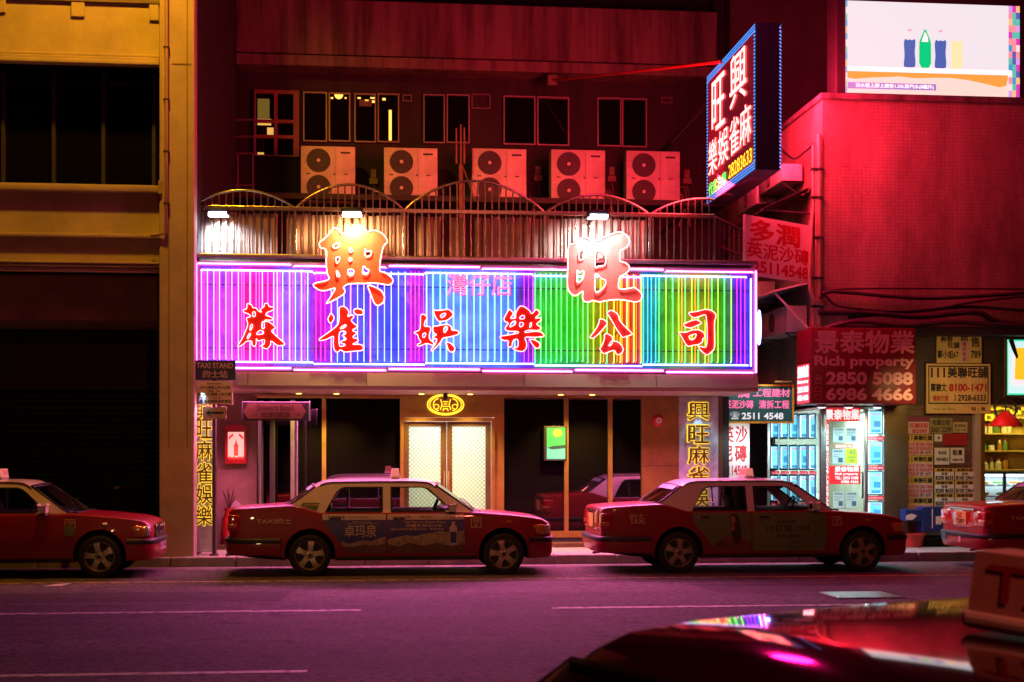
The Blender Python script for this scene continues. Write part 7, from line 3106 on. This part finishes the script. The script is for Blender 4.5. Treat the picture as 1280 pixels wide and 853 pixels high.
# street name sign on two posts
yq2 = KERB + .45
r = R(302.5, 502.5, 386, 526, yq2)
sp2 = wall(yq2)
t = thing('street_name_sign', 'street name board with pointed ends on two pale posts before the folding doors', 'street sign', ((r[0] + r[2]) / 2, yq2, .15))
W_, H_ = r[2] - r[0], r[3] - r[1]
b = MB()
b.rbox(r[0], r[2], yq2, yq2 + .05, r[1], r[3], .008)
b.build('board', M['ink'], t)
b = MB()
q = lambda a, c: (r[0] + W_ * a, r[1] + H_ * c)
b.sheet(sp2, [q(.02, .5), q(.09, .90), q(.89, .90), q(.955, .5), q(.89, .10), q(.09, .10)], d=.004)
b.build('name_panel', mat('red_brown_plate', (.20, .085, .055), .6), t)
b = MB()
b.text(sp2, 'Stewart Road', (r[0] + W_ * .22, r[1] + H_ * .54, r[0] + W_ * .77, r[1] + H_ * .84), .008, .02)
b.text(sp2, '史釗域道', (r[0] + W_ * .28, r[1] + H_ * .18, r[0] + W_ * .72, r[1] + H_ * .46), .008, .02)
b.text(sp2, '2-4', (r[0] + W_ * .14, r[1] + H_ * .24, r[0] + W_ * .22, r[1] + H_ * .38), .008, .0)
b.text(sp2, '38', (r[0] + W_ * .80, r[1] + H_ * .24, r[0] + W_ * .87, r[1] + H_ * .38), .008, .0)
b.build('lettering', mat('dark_red_letter', (.06, .012, .012), .6), t)
b = MB()
b.rbox(r[2], r[2] + .02, yq2 + .0, yq2 + .05, r[1], r[3] + .01, .004)
b.build('edge_trim', M['steel'], t)
for px in (324, 370):
    b = MB()
    b.tube([(X(px, yq2), yq2 + .08, .15), (X(px, yq2), yq2 + .08, r[3])], .028, 10)
    b.build('post', M['steel'], t, smooth=50)

# ================================================================== LED screen on the roof of the tiled building
YL = 24.35
r = R(1057, 4.5, 1274.5, 119, YL)
t = thing('led_screen', 'huge bright LED billboard with drink bottles on a shelf above the tiled wall', 'screen', ((r[0] + r[2]) / 2, YL, ztop))
lf = wall(YL)
b = MB()
b.rbox(r[0] - .18, r[2] + .2, YL + .0, YL + .5, r[1] - .10, r[3] + .6, .03)
b.build('cabinet', M['dark'], t)
b = MB()
W_, H_ = r[2] - r[0], r[3] - r[1]
for i in range(4):
    xx = r[0] + W_ * (.1 + .27 * i)
    b.rbox(xx - .05, xx + .05, YL + .1, YL + .4, ztop + .05, r[1] - .08, .01)
b.build('foot', M['dark'], t)
sb = lambda a, c, e, g: (r[0] + W_ * a, r[1] + H_ * c, r[0] + W_ * e, r[1] + H_ * g)
scr, snt, sbs = nodes('led_picture')
stc = snt.nodes.new("ShaderNodeTexCoord")
swv = snt.nodes.new("ShaderNodeTexWave")
swv.bands_direction = 'Z'
swv.inputs["Scale"].default_value = 26
swv.inputs["Distortion"].default_value = .4
snt.links.new(stc.outputs["Object"], swv.inputs["Vector"])
srp = snt.nodes.new("ShaderNodeValToRGB")
srp.color_ramp.elements[0].color = (.84, .72, .80, 1)
srp.color_ramp.elements[1].color = (1.05, .93, .96, 1)
snt.links.new(swv.outputs["Fac"], srp.inputs["Fac"])
snt.links.new(srp.outputs["Color"], sbs.inputs["Emission Color"])
sbs.inputs["Emission Strength"].default_value = .97
sbs.inputs["Base Color"].default_value = (.02, .02, .02, 1)
b = MB()
b.rect(lf, sb(0, 0, .935, 1), .006)
b.build('picture', scr, t)
E1 = lambda n_, c_, k_=1.0: emit(n_, c_, k_)
b = MB()
b.rect(lf, sb(0, .0, .93, .24), .010)
b.build('shelf_front', E1('screen_peach', (1.0, .72, .62)), t)
b = MB()
pts = [(r[0] + W_ * a, r[1] + H_ * c) for a, c in ((.0, .165), (.05, .15), (.15, .17), (.24, .18), (.3, .19), (.4, .175), (.5, .185), (.6, .19), (.7, .17), (.8, .135), (.88, .10), (.92, .12), (.93, .20), (.93, .235), (.0, .235))]
b.sheet(lf, pts, d=.014)
b.build('shelf_grain', E1('screen_orange', (.90, .36, .06)), t)
b = MB()
b.rect(lf, sb(0, .235, .95, .29), .015)
b.build('shelf_edge', E1('screen_white', (1.15, 1.0, 1.05)), t)
bott = [(0, .53), (.0, .08), (.0, .0)]


def bottle_shape(cx, w, kind):
    k = lambda a, c: (r[0] + W_ * (cx + a * w), r[1] + H_ * c)
    if kind == 'green':
        return [k(-.5, .29), k(.5, .29), k(.5, .56), k(.42, .60), k(.12, .69), k(.12, .70), k(-.12, .70), k(-.12, .69), k(-.42, .60), k(-.5, .56)]
    return [k(-.46, .29), k(.46, .29), k(.5, .36), k(.42, .45), k(.5, .58), k(.42, .605), k(.18, .585), k(.02, .60), k(-.15, .585), k(-.38, .605), k(-.5, .56), k(-.42, .42), k(-.5, .33)]


for cx, kind, col in ((.363, 'blue', (.05, .13, .42)), (.452, 'green', (.0, .62, .20)), (.54, 'blue', (.05, .13, .42)), (.635, 'yellow', (.95, .82, .42))):
    b = MB()
    b.sheet(lf, smooth_loop(bottle_shape(cx, .068, kind), 1), d=.016)
    bo = b.build('bottle_picture', E1(f'screen_{kind}', col), t)
    b = MB()
    if kind == 'green':
        k = lambda a, c: (r[0] + W_ * (cx + a * .068), r[1] + H_ * c)
        b.sheet(lf, [k(-.3, .575), k(.25, .575), k(.22, .62), k(.05, .675), k(-.05, .675)], d=.018)
        b.build('bottle_label', E1('screen_white_label', (1.1, 1.0, 1.05)), bo)
        b = MB()
        b.rect(lf, (r[0] + W_ * (cx - .012), r[1] + H_ * .70, r[0] + W_ * (cx + .012), r[1] + H_ * .715), .016)
        b.build('bottle_cap', E1('screen_cap_blue', (.45, .60, .80)), bo)
    elif kind == 'blue':
        b.rect(lf, (r[0] + W_ * (cx - .011), r[1] + H_ * .685, r[0] + W_ * (cx + .011), r[1] + H_ * .71), .016)
        b.build('bottle_cap', E1('screen_cap_pink', (.80, .42, .45)), bo)
b = MB()
b.rect(lf, sb(.01, .045, .515, .115), .018)
b.build('ticker_bar', E1('screen_ticker', (.20, .23, .55)), t)
b = MB()
b.text(lf, '淡水壺上膠上廣告1.29L即汽水(8毫升)', sb(.055, .055, .50, .105), .022, .03)
b.build('ticker_lettering', E1('screen_ticker_text', (1.1, 1.0, 1.0)), t)
random.seed(5)
cols_ = [(.62, .05, .45), (.05, .35, .60), (.90, .30, .35), (.10, .55, .45), (.60, .35, .80), (.95, .55, .25), (.10, .12, .45), (.95, .75, .70)]
mats_ = [E1(f'screen_mosaic_{i}', c_) for i, c_ in enumerate(cols_)]
b = MB()
for i in range(14):
    for j in range(3):
        b.cur = random.randrange(8)
        x0, x1 = .935 + .0217 * j, .935 + .0217 * (j + 1)
        b.rect(lf, sb(x0, i / 14, x1, (i + 1) / 14), .006)
b.build('picture_edge', mats_, t)
b = MB()
for i in range(14):
    b.cur = (1, 3, 7, 1, 5)[i % 5]
    b.rect(lf, sb(.0, i / 14, .008, (i + 1) / 14), .020)
b.build('picture_border', mats_, t)
